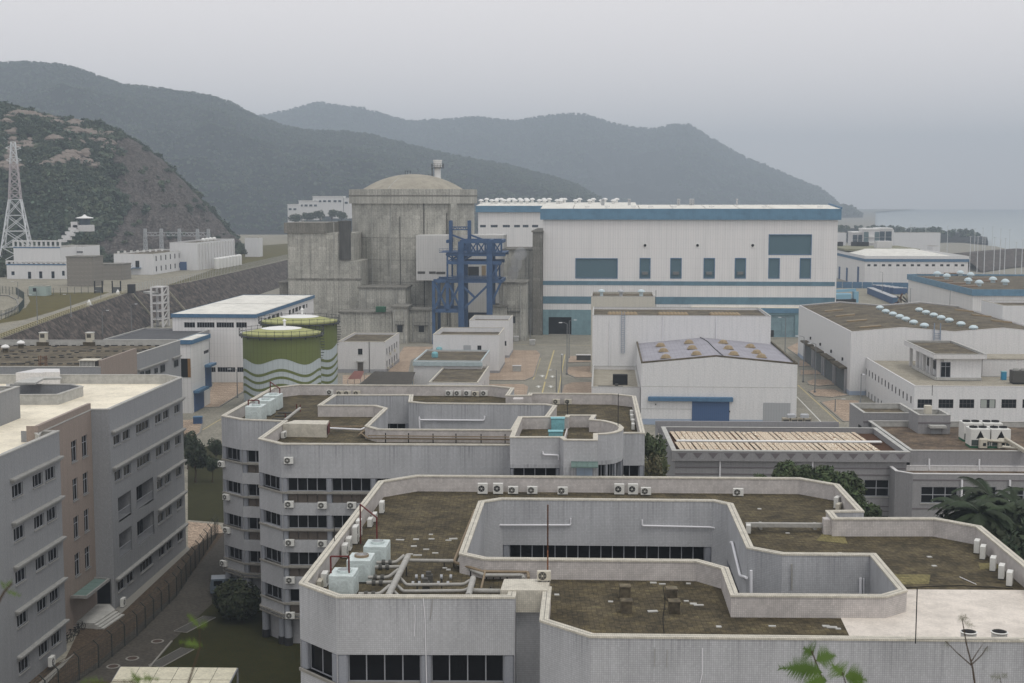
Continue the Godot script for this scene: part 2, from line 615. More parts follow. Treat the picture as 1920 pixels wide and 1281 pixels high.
	M.white_low = tmat(Color(0.83, 0.83, 0.84), render, 4.0, streak, W(13, 13), 0.8)
	M.grey_paint = tmat(Color(0.62, 0.625, 0.645), render, 3.0, streak, W(13, 13), 0.8)
	M.blue_grey = tmat(Color(0.62, 0.63, 0.65), tiles, 1.92, streak, W(21, 21), 0.7)
	M.pink = tmat(Color(0.64, 0.59, 0.56), tiles, 1.92, streak, W(21, 21), 0.7)
	M.rib_white = tmat(Color(0.90, 0.90, 0.91), ribs, 6.0, streak, W(71, 71), 0.55)
	M.rib_roof = tmat(Color(0.90, 0.895, 0.87), ribs, 4.0, stain, W(33, 33), 0.6)
	M.rib_blue = tmat(Color(0.40, 0.55, 0.66), ribs, 4.0, stain, W(23, 23), 0.55)
	M.rib_stripe = tmat(Color(0.40, 0.53, 0.60), ribs, 4.0, stain, W(23, 23), 0.6)
	M.rib_pale = tmat(Color(0.80, 0.80, 0.80), ribs, 6.0, streak, W(23, 23), 0.6)
	M.dome = tmat(Color(0.64, 0.62, 0.575), render, 9.0, stain, W(27, 27), 0.95)
	M.dark_duct = tmat(Color(0.36, 0.36, 0.355), render, 3.0, grime, W(9, 19), 0.9)
	M.rib_teal = tmat(Color(0.50, 0.62, 0.66), ribs, 4.0, stain, W(23, 23), 0.6)
	M.louver = tmat(Color(0.40, 0.52, 0.57), louver, 1.2, null, Vector2.ONE, 0.6)
	M.louver_grey = tmat(Color(0.55, 0.56, 0.56), louver, 0.8, null, Vector2.ONE, 0.6)
	M.concrete = tmat(Color(0.755, 0.755, 0.74), boards, 9.6, grime, W(27, 39), 0.92)
	M.concrete_dark = tmat(Color(0.55, 0.545, 0.53), boards, 9.6, grime, W(17, 29), 0.92)
	M.asphalt = tmat(Color(0.66, 0.65, 0.62), tarmac, 7.0, stain, W(41, 41), 0.9)
	M.asphalt_dark = tmat(Color(0.36, 0.345, 0.33), tarmac, 5.0, stain, W(13, 13), 0.9)
	M.pale_ground = tmat(Color(0.66, 0.645, 0.60), tarmac, 9.0, stain, W(47, 47), 0.95)
	M.brickpave = tmat(Color(0.82, 0.745, 0.675), brickpave, 3.2, stain, W(29, 29), 0.9)
	M.kerb = tmat(Color(0.53, 0.52, 0.495), render, 2.0)
	M.grass = tmat(Color(0.25, 0.265, 0.165), turf, 3.0, stain, W(19, 19), 1.0)
	M.grass_dry = tmat(Color(0.46, 0.45, 0.33), turf, 7.0, stain, W(37, 37), 1.0)
	M.earth = tmat(Color(0.40, 0.36, 0.325), earth, 4.0, stain, W(17, 17), 1.0)
	M.slope = tmat(Color(0.50, 0.48, 0.47), rock, 47.0, grime, W(47, 60), 1.0)
	M.rock = tmat(Color(0.485, 0.475, 0.475), rock, 34.0, stain, W(170, 170), 1.0)
	M.hill = tmat(Color(0.26, 0.29, 0.22), rock, 60.0, stain, W(300, 300), 1.0)
	M.hill.vertex_color_use_as_albedo = true
	M.boulder = tmat(Color(0.52, 0.48, 0.45), render, 9.0, null, Vector2.ONE, 1.0)
	M.rust_sheet = tmat(Color(1, 1, 1), rust, 5.0, null, Vector2.ONE, 0.85)
	M.rust = tmat(Color(0.50, 0.33, 0.22), earth, 3.0, null, Vector2.ONE, 0.95)
	M.line_white = mat(Color(0.82, 0.82, 0.80), 0.8)
	M.line_yellow = mat(Color(0.72, 0.66, 0.47), 0.8)
	M.white = mat(Color(0.86, 0.86, 0.85), 0.5)
	M.unit_white = tmat(Color(0.84, 0.84, 0.82), render, 1.5, null, Vector2.ONE, 0.5)
	M.unit_cream = tmat(Color(0.78, 0.76, 0.70), render, 1.5, null, Vector2.ONE, 0.5)
	M.unit_aqua = tmat(Color(0.80, 0.845, 0.85), render, 1.5, stain, W(3, 3), 0.45)
	M.cyan = tmat(Color(0.50, 0.72, 0.76), render, 1.5, stain, W(3, 3), 0.5)
	M.dark = mat(Color(0.17, 0.17, 0.175), 0.7)
	M.black = mat(Color(0.07, 0.07, 0.075), 0.8)
	M.grille = mat(Color(0.30, 0.295, 0.28), 0.7)
	M.frame = mat(Color(0.55, 0.56, 0.58), 0.5)
	M.frame_dark = mat(Color(0.33, 0.33, 0.335), 0.5)
	M.frame_white = mat(Color(0.76, 0.77, 0.78), 0.5)
	M.glass = mat(Color(0.075, 0.078, 0.09), 0.15)
	M.glass.metallic_specular = 0.2
	M.glass_blue = mat(Color(0.24, 0.29, 0.33), 0.12)
	M.curtain = mat(Color(0.62, 0.64, 0.62), 0.8)
	M.panel_brown = tmat(Color(0.40, 0.37, 0.345), ribs, 1.6, streak, W(5, 5), 0.7)
	M.ledge_pale = tmat(Color(0.60, 0.60, 0.595), render, 2.0, stain, W(5, 5), 0.9)
	M.frame_pale = mat(Color(0.62, 0.63, 0.65), 0.5)
	M.ledge = tmat(Color(0.56, 0.55, 0.53), render, 2.0, stain, W(5, 5), 0.9)
	M.column = tmat(Color(0.56, 0.575, 0.61), render, 2.0, streak, W(5, 5), 0.75)
	M.red_frame = mat(Color(0.36, 0.14, 0.13), 0.7)
	M.pipe = tmat(Color(0.66, 0.655, 0.64), render, 1.0, stain, W(3, 3), 0.55)
	M.pipe_rust = tmat(Color(0.56, 0.50, 0.42), render, 1.0, stain, W(2, 2), 0.8)
	M.pipe_white = mat(Color(0.87, 0.87, 0.88), 0.45)
	M.steel = mat(Color(0.62, 0.63, 0.64), 0.45, 0.3)
	M.galv = mat(Color(0.66, 0.67, 0.68), 0.5)
	M.blue_steel = tmat(Color(0.25, 0.36, 0.51), render, 3.0, stain, W(13, 13), 0.6)
	M.blue_door = tmat(Color(0.27, 0.37, 0.52), ribs, 3.0, null, Vector2.ONE, 0.6)
	M.blue_trim = tmat(Color(0.33, 0.47, 0.60), render, 3.0, stain, W(9, 9), 0.6)
	M.teal_door = tmat(Color(0.52, 0.62, 0.66), ribs, 3.0, stain, W(9, 9), 0.6)
	M.door_blue_pale = mat(Color(0.58, 0.64, 0.70), 0.6)
	M.door_grey = tmat(Color(0.66, 0.67, 0.68), ribs, 4.0, null, Vector2.ONE, 0.7)
	M.tank_green = tmat(Color(0.41, 0.45, 0.25), ribs, 8.0, streak, W(9, 19), 0.6)
	M.tank_white = tmat(Color(0.72, 0.76, 0.78), ribs, 8.0, streak, W(9, 19), 0.6)
	M.tank_top = tmat(Color(0.64, 0.65, 0.43), render, 4.0, stain, W(9, 9), 0.7)
	M.amber = tmat(Color(0.60, 0.53, 0.42), render, 1.0, stain, W(2, 2), 0.5)
	M.vent_aqua = mat(Color(0.74, 0.80, 0.82), 0.4)
	M.lilac_roof = tmat(Color(0.62, 0.615, 0.655), ribs, 6.0, stain, W(23, 23), 0.7)
	M.triangle = mat(Color(0.42, 0.40, 0.41), 0.85)
	M.container = tmat(Color(0.26, 0.37, 0.53), ribs, 2.0, stain, W(7, 7), 0.7)
	M.glass_wall = tmat(Color(0.47, 0.56, 0.58), louver, 5.0, null, Vector2.ONE, 0.3)
	M.brick_wall = tmat(Color(0.66, 0.655, 0.64), brickpave, 1.6, streak, W(9, 9), 0.9)
	M.red_paint = mat(Color(0.60, 0.26, 0.24), 0.7)
	M.sea = mat(Color(0.62, 0.65, 0.66), 0.6)
	M.bark = mat(Color(0.30, 0.26, 0.22), 0.95)
	M.leaf = mat(Color(1, 1, 1), 0.7)
	M.leaf.vertex_color_use_as_albedo = true
	M.leaf.backlight_enabled = true
	M.leaf.backlight = Color(0.2, 0.24, 0.1)
	M.clump = mat(Color(1, 1, 1), 1.0)
	M.clump.vertex_color_use_as_albedo = true
	M.grille_dark = mat(Color(0.24, 0.25, 0.25), 0.7)
	M.amber_dark = mat(Color(0.52, 0.40, 0.27), 0.8)
	M.cornice = tmat(Color(0.72, 0.78, 0.80), render, 2.0, stain, W(5, 5), 0.7)
	M.red_roof = tmat(Color(0.50, 0.33, 0.30), ribs, 3.0, stain, W(5, 5), 0.85)
	M.ladder = mat(Color(0.50, 0.55, 0.62), 0.6)
	M.cream_wall = tmat(Color(0.77, 0.76, 0.725), render, 4.0, streak, W(19, 19), 0.8)
	M.slate_roof = tmat(Color(0.40, 0.41, 0.44), tarmac, 4.0, stain, W(23, 23), 0.9)
	M.plinth_blue = mat(Color(0.60, 0.65, 0.72), 0.8)
	M.shutter = tmat(Color(0.47, 0.50, 0.52), louver, 1.6, stain, W(5, 5), 0.7)
	M.blue_tank = mat(Color(0.22, 0.52, 0.66), 0.5)
	M.grey_tile = tmat(Color(0.63, 0.63, 0.645), tiles, 1.92, streak, W(15, 15), 0.75)
	M.deck_warm = tmat(Color(0.55, 0.50, 0.465), tarmac, 4.0, mossy, W(21, 21), 0.95)
	M.deck_green = tmat(Color(0.62, 0.62, 0.54), tarmac, 6.0, stain, W(21, 21), 0.95)
	M.amber_roof = mat(Color(0.50, 0.43, 0.36), 0.8)
	M.crane_blue = mat(Color(0.52, 0.68, 0.76), 0.5)
	M.galv_white = mat(Color(0.78, 0.79, 0.80), 0.5)
	M.pylon_red = mat(Color(0.68, 0.65, 0.66), 0.6)
	M.hut_green = mat(Color(0.62, 0.68, 0.66), 0.8)
	M.cream_rail = mat(Color(0.72, 0.69, 0.58), 0.7)
	M.lamp_grey = mat(Color(0.47, 0.48, 0.49), 0.6)
	M.fence_dark = mat(Color(0.19, 0.21, 0.20), 0.8)
	M.rust_dark = mat(Color(0.28, 0.23, 0.20), 0.9)
	M.van_paint = mat(Color(0.35, 0.39, 0.43), 0.35)
	M.cream_sheet = tmat(Color(0.85, 0.83, 0.75), render, 3.0, stain, W(5, 5), 0.6)
	M.rust_under = tmat(Color(0.36, 0.25, 0.17), earth, 3.0, null, Vector2.ONE, 0.95)
	M.dark_blue = mat(Color(0.15, 0.17, 0.21), 0.8)
	M.wire = mat(Color(0.33, 0.34, 0.34), 0.7)
	M.fence_green = mat(Color(0.24, 0.28, 0.27), 0.7)
	M.green_grey = tmat(Color(0.40, 0.48, 0.46), render, 1.0, null, Vector2.ONE, 0.7)
	M.green = mat(Color(0.16, 0.36, 0.26), 0.7)
	M.rubber = mat(Color(0.20, 0.20, 0.20), 0.9)
	M.chrome = mat(Color(0.6, 0.6, 0.6), 0.3, 0.6)
# ---------------------------------------------------------------- the setting
func sheet(called: String, pts: Array, y: float, m: Material) -> MeshInstance3D:
	var mb := MB.new()
	mb.flat_poly(pts, y)
	return struct(called, mb, m)
func island(pts: Array, m: Material = null):
	var mb := MB.new()
	var inn := inset(pts, 0.3)
	mb.ring(pts, inn, 0.13)
	mb.walls(pts, 0.0, 0.13)
	var k := struct("kerb", mb, M.kerb)
	var mi := MB.new()
	mi.flat_poly(inn, 0.115)
	part("brick_paving", mi, m if m else M.brickpave, k)
func stripe(a: Vector3, b: Vector3, w: float, m: Material, y := 0.012):
	var mb := MB.new()
	var d := (b - a).normalized()
	var s := V(d.z, 0, -d.x) * w * 0.5
	var up := V(0, y, 0)
	var p := a; var q := b
	p.y = 0; q.y = 0
	mb.quad(p - s + up, q - s + up, q + s + up, p + s + up)
	var o := struct("road_marking", mb, m)
func build_setting():
	# land with its shoreline, and the sea beyond
	sheet("ground", [W(-3600, 60), W(900, 60), W(900, -300), W(294.44,-583.08), W(371.58,-865.06), W(397.66,-1050.76), W(440.7,-1244.8), W(443.37,-1354.1), W(466.37,-1617.68), W(541.76,-2046.14), W(1300, -4900), W(1900, -6400), W(-3600, -6400)], 0.0, M.asphalt)
	sheet("sea", [W(-200, -600), W(4600, -300), W(4600, -6800), W(-200, -6800)], -5.0, M.sea)
	# pale yards between the far halls and the shore
	sheet("yard_paving", [W(151.44,-634.62), W(185.16,-696.45), W(250.32,-744.78), W(234.98,-582.81), W(177.43,-439.01), W(82.88,-390.65), W(101.29,-478.42)], 0.02, M.pale_ground)
	# the dark lane between the offices
	sheet("lane", [W(-29.16,-109.36), W(-39.77,-109.36), W(-37.8,-121.2), W(-36.07,-143), W(-36.46,-169.41), W(-29.71,-169.41), W(-25.61,-145.44), W(-31.3,-139.49), W(-32.51,-126.81), W(-32.55,-119.76)], 0.03, M.asphalt_dark)
	sheet("lawn", [W(-32.52,-126.84), W(-31.28,-139.9), W(-29.13,-148.64), W(-21.4,-148.64), W(-14.82,-101.62), W(-30.06,-101.62), W(-32.65,-119.79)], 0.02, M.grass)
	sheet("soil_bed", [W(-39.77,-109.39), W(-44.19,-109.39), W(-46.64,-115.67), W(-40.99,-121.22), W(-42.57,-130.92), W(-40.19,-135.81), W(-39.19,-160.73), W(-37.48,-169.45), W(-36.47,-169.45), W(-36.08,-143.03), W(-37.81,-121.22)], 0.02, M.earth)
	sheet("lawn", [W(-42.77,-176.69), W(-54.95,-228.25), W(-48.23,-234.38), W(-40.93,-215.09), W(-33.21,-173.72), W(-38.02,-175.19)], 0.02, M.grass)
	sheet("brick_paving", [W(-39.18,-161.49), W(-42.56,-175.79), W(-37.98,-174.01), W(-36.72,-170), W(-37.37,-168.62)], 0.02, M.brickpave)
	# kerb along the lawn by the lane
	var kb := MB.new()
	kb.bar(V(-32.49,0.06,-126.71), V(-32.69,0.06,-119.39), 0.18, 0.16)
	struct("kerb", kb, M.kerb)
	# brick paved islands in the plant roads
	island([W(-4.8,-381.48), W(7.17,-380.11), W(8.02,-370.8), W(5.35,-323.2), W(3.12,-316.42), W(-6.85,-316.42)])
	island([W(-7.33,-309.91), W(2.93,-309.91), W(3.97,-305.42), W(2.84,-277.26), W(-8.75,-277.26)])
	island([W(14,-342.04), W(20.59,-344.26), W(19.23,-321.23), W(14.93,-321.23), W(12.96,-329.25)])
	island([W(11.65,-308.1), W(13.55,-312.67), W(18.78,-313.6), W(17.07,-284.77), W(9.66,-284.77)])
	island([W(15.24,-365.68), W(21.93,-366.95), W(21.06,-352.29), W(14.36,-351.12)])
	island([W(-31.25,-389.9), W(-22.21,-389.9), W(-23.48,-373.42), W(-26.31,-355.85), W(-25.04,-331.31), W(-30.66,-327.21), W(-30.94,-351.12)])
	island([W(-41.1,-326.2), W(-33.39,-326.2), W(-34.96,-308.1), W(-38.85,-308.1)])
	island([W(-69.22,-312.67), W(-61.83,-312.67), W(-58.9,-297.65), W(-59.5,-275.08), W(-62.81,-274.36)])
	island([W(-63.24,-258.17), W(-59.32,-260.73), W(-56.29,-243.75), W(-57.15,-232.89)])
	island([W(64.24,-281.72), W(68.26,-285.54), W(73.16,-284), W(66.28,-256.9), W(62.93,-256.9)])
	island([W(65.12,-297.65), W(67.59,-301.92), W(71.91,-301.06), W(72.74,-291.88), W(68.54,-288.68), W(65.02,-290.27)])
	island([W(68.27,-314.53), W(70.71,-318.33), W(75,-317.37), W(74.27,-309), W(69.4,-306.31), W(67.57,-309)])
	island([W(71.18,-335.52), W(76.59,-335.52), W(75.75,-327.21), W(69.22,-326.2)])
	island([W(75.15,-355.85), W(78.37,-355.85), W(77.48,-344.26), W(72.5,-343.15)])
	island([W(85.84,-404.78), W(82.44,-382.86), W(80.22,-365.68), W(77.2,-365.68), W(78.17,-387.05)])
	# painted lines
	stripe(V(11.83,0,-381.02), V(7.92,0,-319.09), 0.3, M.line_yellow)
	stripe(V(7.68,0,-314.34), V(6.48,0,-293.39), 0.3, M.line_yellow)
	stripe(V(7.54,0,-361.56), V(5.01,0,-318.13), 0.25, M.line_yellow)
	stripe(V(14.41,0,-370.39), V(10.15,0,-295.86), 0.25, M.line_yellow)
	stripe(V(65.22,0,-308.83), V(61.98,0,-255.02), 0.22, M.line_yellow)
	stripe(V(61.16,0,-290.96), V(58.54,0,-253.17), 0.22, M.line_white)
	stripe(V(0,0,-396.66), V(22.89,0,-393.73), 0.25, M.line_yellow)
	stripe(V(-56.82,0,-247.79), V(-55.1,0,-276.46), 0.2, M.line_yellow)
	for p in [V(7.27,0,-323.97), V(9.67,0,-322.98), V(6.01,0,-305.26), V(8.78,0,-305.26)]:
		var mb := MB.new()
		mb.quad(p + V(-0.2, 0.012, 0.9), p + V(0.2, 0.012, 0.9), p + V(0.2, 0.012, -0.9), p + V(-0.2, 0.012, -0.9))
		mb.tri(p + V(-0.7, 0.013, -0.9), p + V(0.7, 0.013, -0.9), p + V(0, 0.013, -2.6))
		struct("road_marking", mb, M.line_white)
	# higher terrace on the left with its cut slope
	var edge := [W(-102.22,-231.62), W(-116.48,-309.02), W(-123.16,-374.08), W(-131.04,-465.17), W(-128.23,-496.78), W(-124.19,-529.46), W(-121.44,-609.57), W(-118.76,-724.48), W(-116.33,-828.44)]
	var top_pts := edge.duplicate()
	top_pts.append_array([W(-120, -1250), W(-1500, -1250), W(-1500, -230)])
	sheet("terrace", top_pts, 10.5, M.pale_ground)
	var sl := MB.new()
	sl.colored = false
	var off := []
	for i in edge.size():
		var a: Vector2 = edge[maxi(i - 1, 0)]; var b: Vector2 = edge[mini(i + 1, edge.size() - 1)]
		var nn := (b - a).normalized().orthogonal()
		if nn.x < 0: nn = -nn
		off.append(edge[i] + nn * 8.5)
	for i in edge.size() - 1:
		var a: Vector2 = edge[i]; var b: Vector2 = edge[i + 1]; var d: Vector2 = off[i + 1]; var e: Vector2 = off[i]
		sl.quad(V(e.x, 0, e.y), V(d.x, 0, d.y), V(b.x, 10.5, b.y), V(a.x, 10.5, a.y))
	struct("slope", sl, M.slope)
	# drainage chutes down the slope
	for q in [[V(-123.12,9,-490.15), 0.45], [V(-129.59,9,-468.34), 0.62], [V(-123.56,9,-585.46), 0.5]]:
		var p: Vector3 = q[0]
		var cm := MB.new()
		cm.bar(p + V(-1.2, 1.45, 0.2), p + V(7.4, -8.7, 0.6), 0.9, 0.5)
		struct("drain_channel", cm, M.pale_ground)
	sheet("terrace_road", [W(-103.92,-235.53), W(-121.49,-322.46), W(-128.39,-390.12), W(-133.5,-467.43), W(-138.75,-487.28), W(-136.62,-459.41), W(-130.19,-386.35), W(-127.62,-338.88), W(-112.49,-255.24)], 10.53, M.asphalt)
	sheet("terrace_lawn", [W(-112.53,-255.32), W(-131.53,-349.36), W(-128.44,-362.01), W(-130.96,-397.99), W(-138.12,-467.58), W(-158.24,-464.87), W(-161.44,-454.35), W(-150.58,-425.45), W(-142.89,-399.98), W(-135.04,-358.76), W(-124.37,-282.54)], 10.52, M.grass_dry)
	sheet("terrace_lawn", [W(-127.77,-502.67), W(-125.34,-536.18), W(-122.73,-618.53), W(-120.84,-737.24), W(-117.46,-836.48), W(-147.97,-1054.6), W(-178.25,-933.01), W(-169.24,-854.16), W(-136.33,-623.32)], 10.515, M.grass_dry)
	sheet("verge", [W(-102.38,-232.01), W(-117.23,-311.04), W(-123.57,-375.36), W(-131.6,-464.58), W(-132.9,-465.92), W(-127.73,-388.1), W(-120.97,-321.06), W(-103.88,-235.46)], 10.54, M.grass_dry)
func build_hills():
	hill("hill", [W(-1383.27, 236.42), W(-1220.47, 285.79), W(-1079.99, 295.64), W(-959.83, 299.57), W(-899.81, 300.56), W(-839.99, 295.64), W(-790.49, 279.87), W(-731.09, 258.17), W(-661.17, 251.25), W(-611.25, 244.33), W(-561.33, 236.42), W(-521.54, 221.57), W(-481.87, 198.77), W(-421.97, 178.91), W(-371.85, 170.95), W(-321.6, 170.95), W(-271.42, 164.99), W(-221.26, 153.04), W(-161.02, 137.1), W(-110.75, 125.12), W(-60.43, 116.14), W(-10.08, 108.14), W(40.32, 94.14), W(80.68, 84.13), W(121.08, 71.11), W(166.66, 45.01), W(222.47, 16.85), W(263.13, -3.3)], 2600.0, 1400.0, 101, 0.05)
	hill("hill", [W(-1034.76, 121.85), W(-925.13, 245.5), W(-852.47, 322.87), W(-799.09, 328.14), W(-745.64, 338.66), W(-656.46, 366.71), W(-603.33, 359.7), W(-496.99, 347.43), W(-408.49, 321.12), W(-337.58, 303.56), W(-248.72, 308.83), W(-195.41, 310.58), W(-124.33, 319.36), W(-53.29, 310.58), W(0, 305.31), W(71.05, 315.85), W(177.58, 328.14), W(248.63, 324.63), W(319.84, 300.04), W(408.85, 282.46), W(480.01, 277.19), W(524.29, 291.25), W(586.47, 293.01), W(622.28, 273.67), W(676.16, 238.46), W(783.96, 180.23), W(855.77, 151.95), W(927.72, 121.85), W(1035.8, 77.53), W(1081.35, 40.22), W(1109.01, 6.42), W(1145.38, -16.74), W(1217.55, -38.14)], 4600.0, 1500.0, 202, 0.045)
	hill("hill", [W(728.37, -6.76), W(797.93, 14.15), W(839.69, 23.9), W(867.61, 26.69), W(891.47, 23.9), W(910.02, 9.97), W(931.47, -6.76), W(1022.85, -17.93), W(1065.14, -26.31)], 3600.0, 500.0, 303, 0.03)
	hill("headland", [W(1213.85, -24.41), W(1334.92, -12.32), W(1416.05, -20.38), W(1476.62, -16.35), W(1521, -12.32), W(1557.65, -20.38), W(1582.44, -36.5), W(1623.23, -46.58)], 5200.0, 500.0, 404, 0.02)
	hill("headland", [W(327.1, 10.05), W(373.79, 11.21), W(408.87, 10.05), W(432.27, 8.88), W(467.34, 8.3), W(484.92, 6.55), W(496.56, 7.72), W(508.39, 3.64), W(520.18, 0.72), W(530.9, -4.53), W(539.23, -8.61)], 1500.0, 210.0, 505, 0.03)
	rock_hill()
var wood_spots := []
func hill(called: String, crest: Array, dist: float, deep: float, sd: int, rough: float):
	var f := FastNoiseLite.new()
	f.seed = sd
	f.frequency = 0.0045
	f.fractal_octaves = 4
	var x0: float = crest[0].x; var x1: float = crest[crest.size() - 1].x
	var nx := 150
	var nz2 := 34
	var grid := []
	for j in nz2 + 1:
		var row := []
		var s := float(j) / nz2            # 0 at the foot towards the plant, past the crest behind
		for i in nx + 1:
			var x := lerpf(x0, x1, float(i) / nx)
			var k := 0
			while k < crest.size() - 2 and crest[k + 1].x < x: k += 1
			var tt := clampf((x - crest[k].x) / (crest[k + 1].x - crest[k].x), 0, 1)
			var hh: float = lerpf(crest[k].y, crest[k + 1].y, tt)
			var prof := minf(s / 0.72, 1.0) * 0.8 + 0.2 * sin(minf(s / 0.72, 1.0) * PI * 0.5) if s <= 0.72 else cos((s - 0.72) / 0.28 * PI * 0.42)
			prof = pow(prof, 1.05)
			var z := -dist + deep * 0.72 - s * deep
			var spread := 1.0 + (s - 0.72) * 0.0
			var w := f.get_noise_2d(x, z) * hh * rough * 6.0 * sin(minf(s / 0.72, 1.0) * PI) * (1.0 - minf(s, 0.72))
			row.append(V(x * (z / -dist) * spread, maxf(-6.0, hh * prof + w) if hh > 0 else -6.0, z))
		grid.append(row)
	var mb := MB.new()
	mb.colored = true
	var rng := RandomNumberGenerator.new()
	rng.seed = sd
	for j in nz2:
		for i in nx:
			var a: Vector3 = grid[j][i]; var b: Vector3 = grid[j][i + 1]; var d: Vector3 = grid[j + 1][i + 1]; var e: Vector3 = grid[j + 1][i]
			var k := 0.8 + 0.5 * f.get_noise_2d(a.x * 3.0 + 90, a.z * 3.0)
			var scar := sd == 202 and absf(a.x - 335.0) < 125.0 and a.y > 25 and a.y < 180
			mb.tint = Color(0.33, 0.31, 0.27) * k if scar else Color(0.055, 0.085, 0.07) * k
			mb.tint.a = 1.0
			mb.quad(a, b, d, e)
			if j < nz2 * 0.8 and a.y > 3.0 and not scar:
				var area := (b - a).length() * (e - a).length()
				var many := int(area / (120.0 if dist < 3000.0 else 330.0) + rng.randf())
				for q in many:
					var u := rng.randf(); var v := rng.randf()
					wood_spots.append([a.lerp(b, u).lerp(e.lerp(d, u), v), rng.randf_range(3.2, 5.6) * (1.0 if dist < 3000 else 1.6), rng.randi()])
	var o := struct(called, mb, M.hill)
func rock_hill():
	# the nearer hill with a blasted rock face on its right flank
	var crest := [W(-437.01, 112.72), W(-385.37, 104.16), W(-333.45, 100.04), W(-319.65, 97.64), W(-305.85, 94.89), W(-288.54, 92.83), W(-267.79, 89.39), W(-255.74, 85.26), W(-247.18, 80.44), W(-236.92, 73.54), W(-226.68, 65.59), W(-216.47, 55.54), W(-206.26, 44.43), W(-197.76, 33.99), W(-190.92, 26.32), W(-184.11, 17.23), W(-179.02, 8.83)]
	var f := FastNoiseLite.new()
	f.seed = 77
	f.frequency = 0.012
	f.fractal_octaves = 5
	var fr := FastNoiseLite.new()
	fr.seed = 78
	fr.frequency = 0.05
	fr.fractal_octaves = 4
	var nx := 170
	var nk := 70
	var grid := []
	for j in nk + 1:
		var s := float(j) / nk
		var row := []
		for i in nx + 1:
			var x := lerpf(crest[0].x, crest[crest.size() - 1].x, float(i) / nx)
			var k := 0
			while k < crest.size() - 2 and crest[k + 1].x < x: k += 1
			var hh: float = lerpf(crest[k].y, crest[k + 1].y, clampf((x - crest[k].x) / (crest[k + 1].x - crest[k].x), 0, 1))
			var z := -900.0 + 210.0 - s * 300.0
			var p := minf(s / 0.7, 1.0)
			var face := clampf((x + 290.0) / 60.0, 0.0, 1.0)           # how far the flank was cut
			var soft := sin(p * PI * 0.5)
			var q := p * 5.0
			var bench := (floorf(q) + smoothstep(0.25, 0.8, q - floorf(q))) / 5.0
			var prof := lerpf(soft, clampf(bench * 0.85 + p * 0.15, 0, 1), face)
			if s > 0.7: prof = cos((s - 0.7) / 0.3 * PI * 0.45)
			var lift := f.get_noise_2d(x, z) * 13.0 * sin(p * PI) + fr.get_noise_2d(x * 1.0, z) * lerpf(2.0, 5.5, face) * (0.4 + sin(p * PI))
			row.append(V(x * (z / -900.0), maxf(9.5, 10.5 + (hh - 10.5) * prof + lift), z))
		grid.append(row)
	var green := MB.new()
	green.colored = true
	var stone := MB.new()
	var rng := RandomNumberGenerator.new()
	rng.seed = 7
	var pale := MB.new()
	for j in nk:
		for i in nx:
			var a: Vector3 = grid[j][i]; var b: Vector3 = grid[j][i + 1]; var d: Vector3 = grid[j + 1][i + 1]; var e: Vector3 = grid[j + 1][i]
			var x := lerpf(crest[0].x, crest[crest.size() - 1].x, float(i) / nx)
			var s := float(j) / nk
			var cut := x + 30.0 * fr.get_noise_2d(a.x * 0.3, a.y * 0.6) > -262.0 and s < 0.72
			if cut:
				stone.quad(a, b, d, e)
				if rng.randf() < (0.16 if absf(fposmod(a.y, 24.0) - 12.0) < 2.5 else 0.04): wood_spots.append([a, rng.randf_range(1.5, 3.5), rng.randi()])
				continue
			var k := 0.8 + 0.35 * f.get_noise_2d(a.x * 2.0, a.z * 2.0)
			green.tint = Color(0.095, 0.105, 0.07) * k
			green.tint.a = 1.0
			green.quad(a, b, d, e)
			# boulders lie bare on the upper left
			var bare := fr.get_noise_2d(a.x * 0.9 + 400, a.y * 2.2) > 0.25 and a.y > 55.0 and a.y < 96.0 and x < -262.0 and s < 0.7
			if bare:
				for q in 2:
					var u := rng.randf(); var v := rng.randf()
					var p := a.lerp(b, u).lerp(e.lerp(d, u), v)
					var r := rng.randf_range(1.0, 3.0)
					lump(pale, p, r, rng)
			elif s < 0.86:
				var area := (b - a).length() * (e - a).length()
				for q in int(area / 5.0 + rng.randf()):
					var u := rng.randf(); var v := rng.randf()
					wood_spots.append([a.lerp(b, u).lerp(e.lerp(d, u), v), rng.randf_range(1.5, 3.3) * (1.7 if rng.randf() < 0.07 else 1.0), rng.randi()])
	struct("hill", green, M.hill)
	struct("rock_face", stone, M.rock)
	var bo := part("boulders", pale, M.boulder, self)
	tag(bo, "pale pinkish boulders lying bare on the upper slope of the near hill", "boulders", "", "stuff")
func lump(mb: MB, p: Vector3, r: float, rng: RandomNumberGenerator):
	var rings := 3
	var sides := 6
	var pts := []
	for j in rings + 1:
		var row := []
		for i in sides:
			var an := TAU * i / sides + j * 0.4
			var el := -0.4 + (PI * 0.5 + 0.4) * j / rings
			row.append(p + V(cos(an) * cos(el) * 1.5, sin(el) * 0.75, sin(an) * cos(el) * 1.2) * r * rng.randf_range(0.8, 1.2))
		pts.append(row)
	for j in rings:
		for i in sides:
			var k := (i + 1) % sides
			mb.quad(pts[j][k], pts[j][i], pts[j + 1][i], pts[j + 1][k])
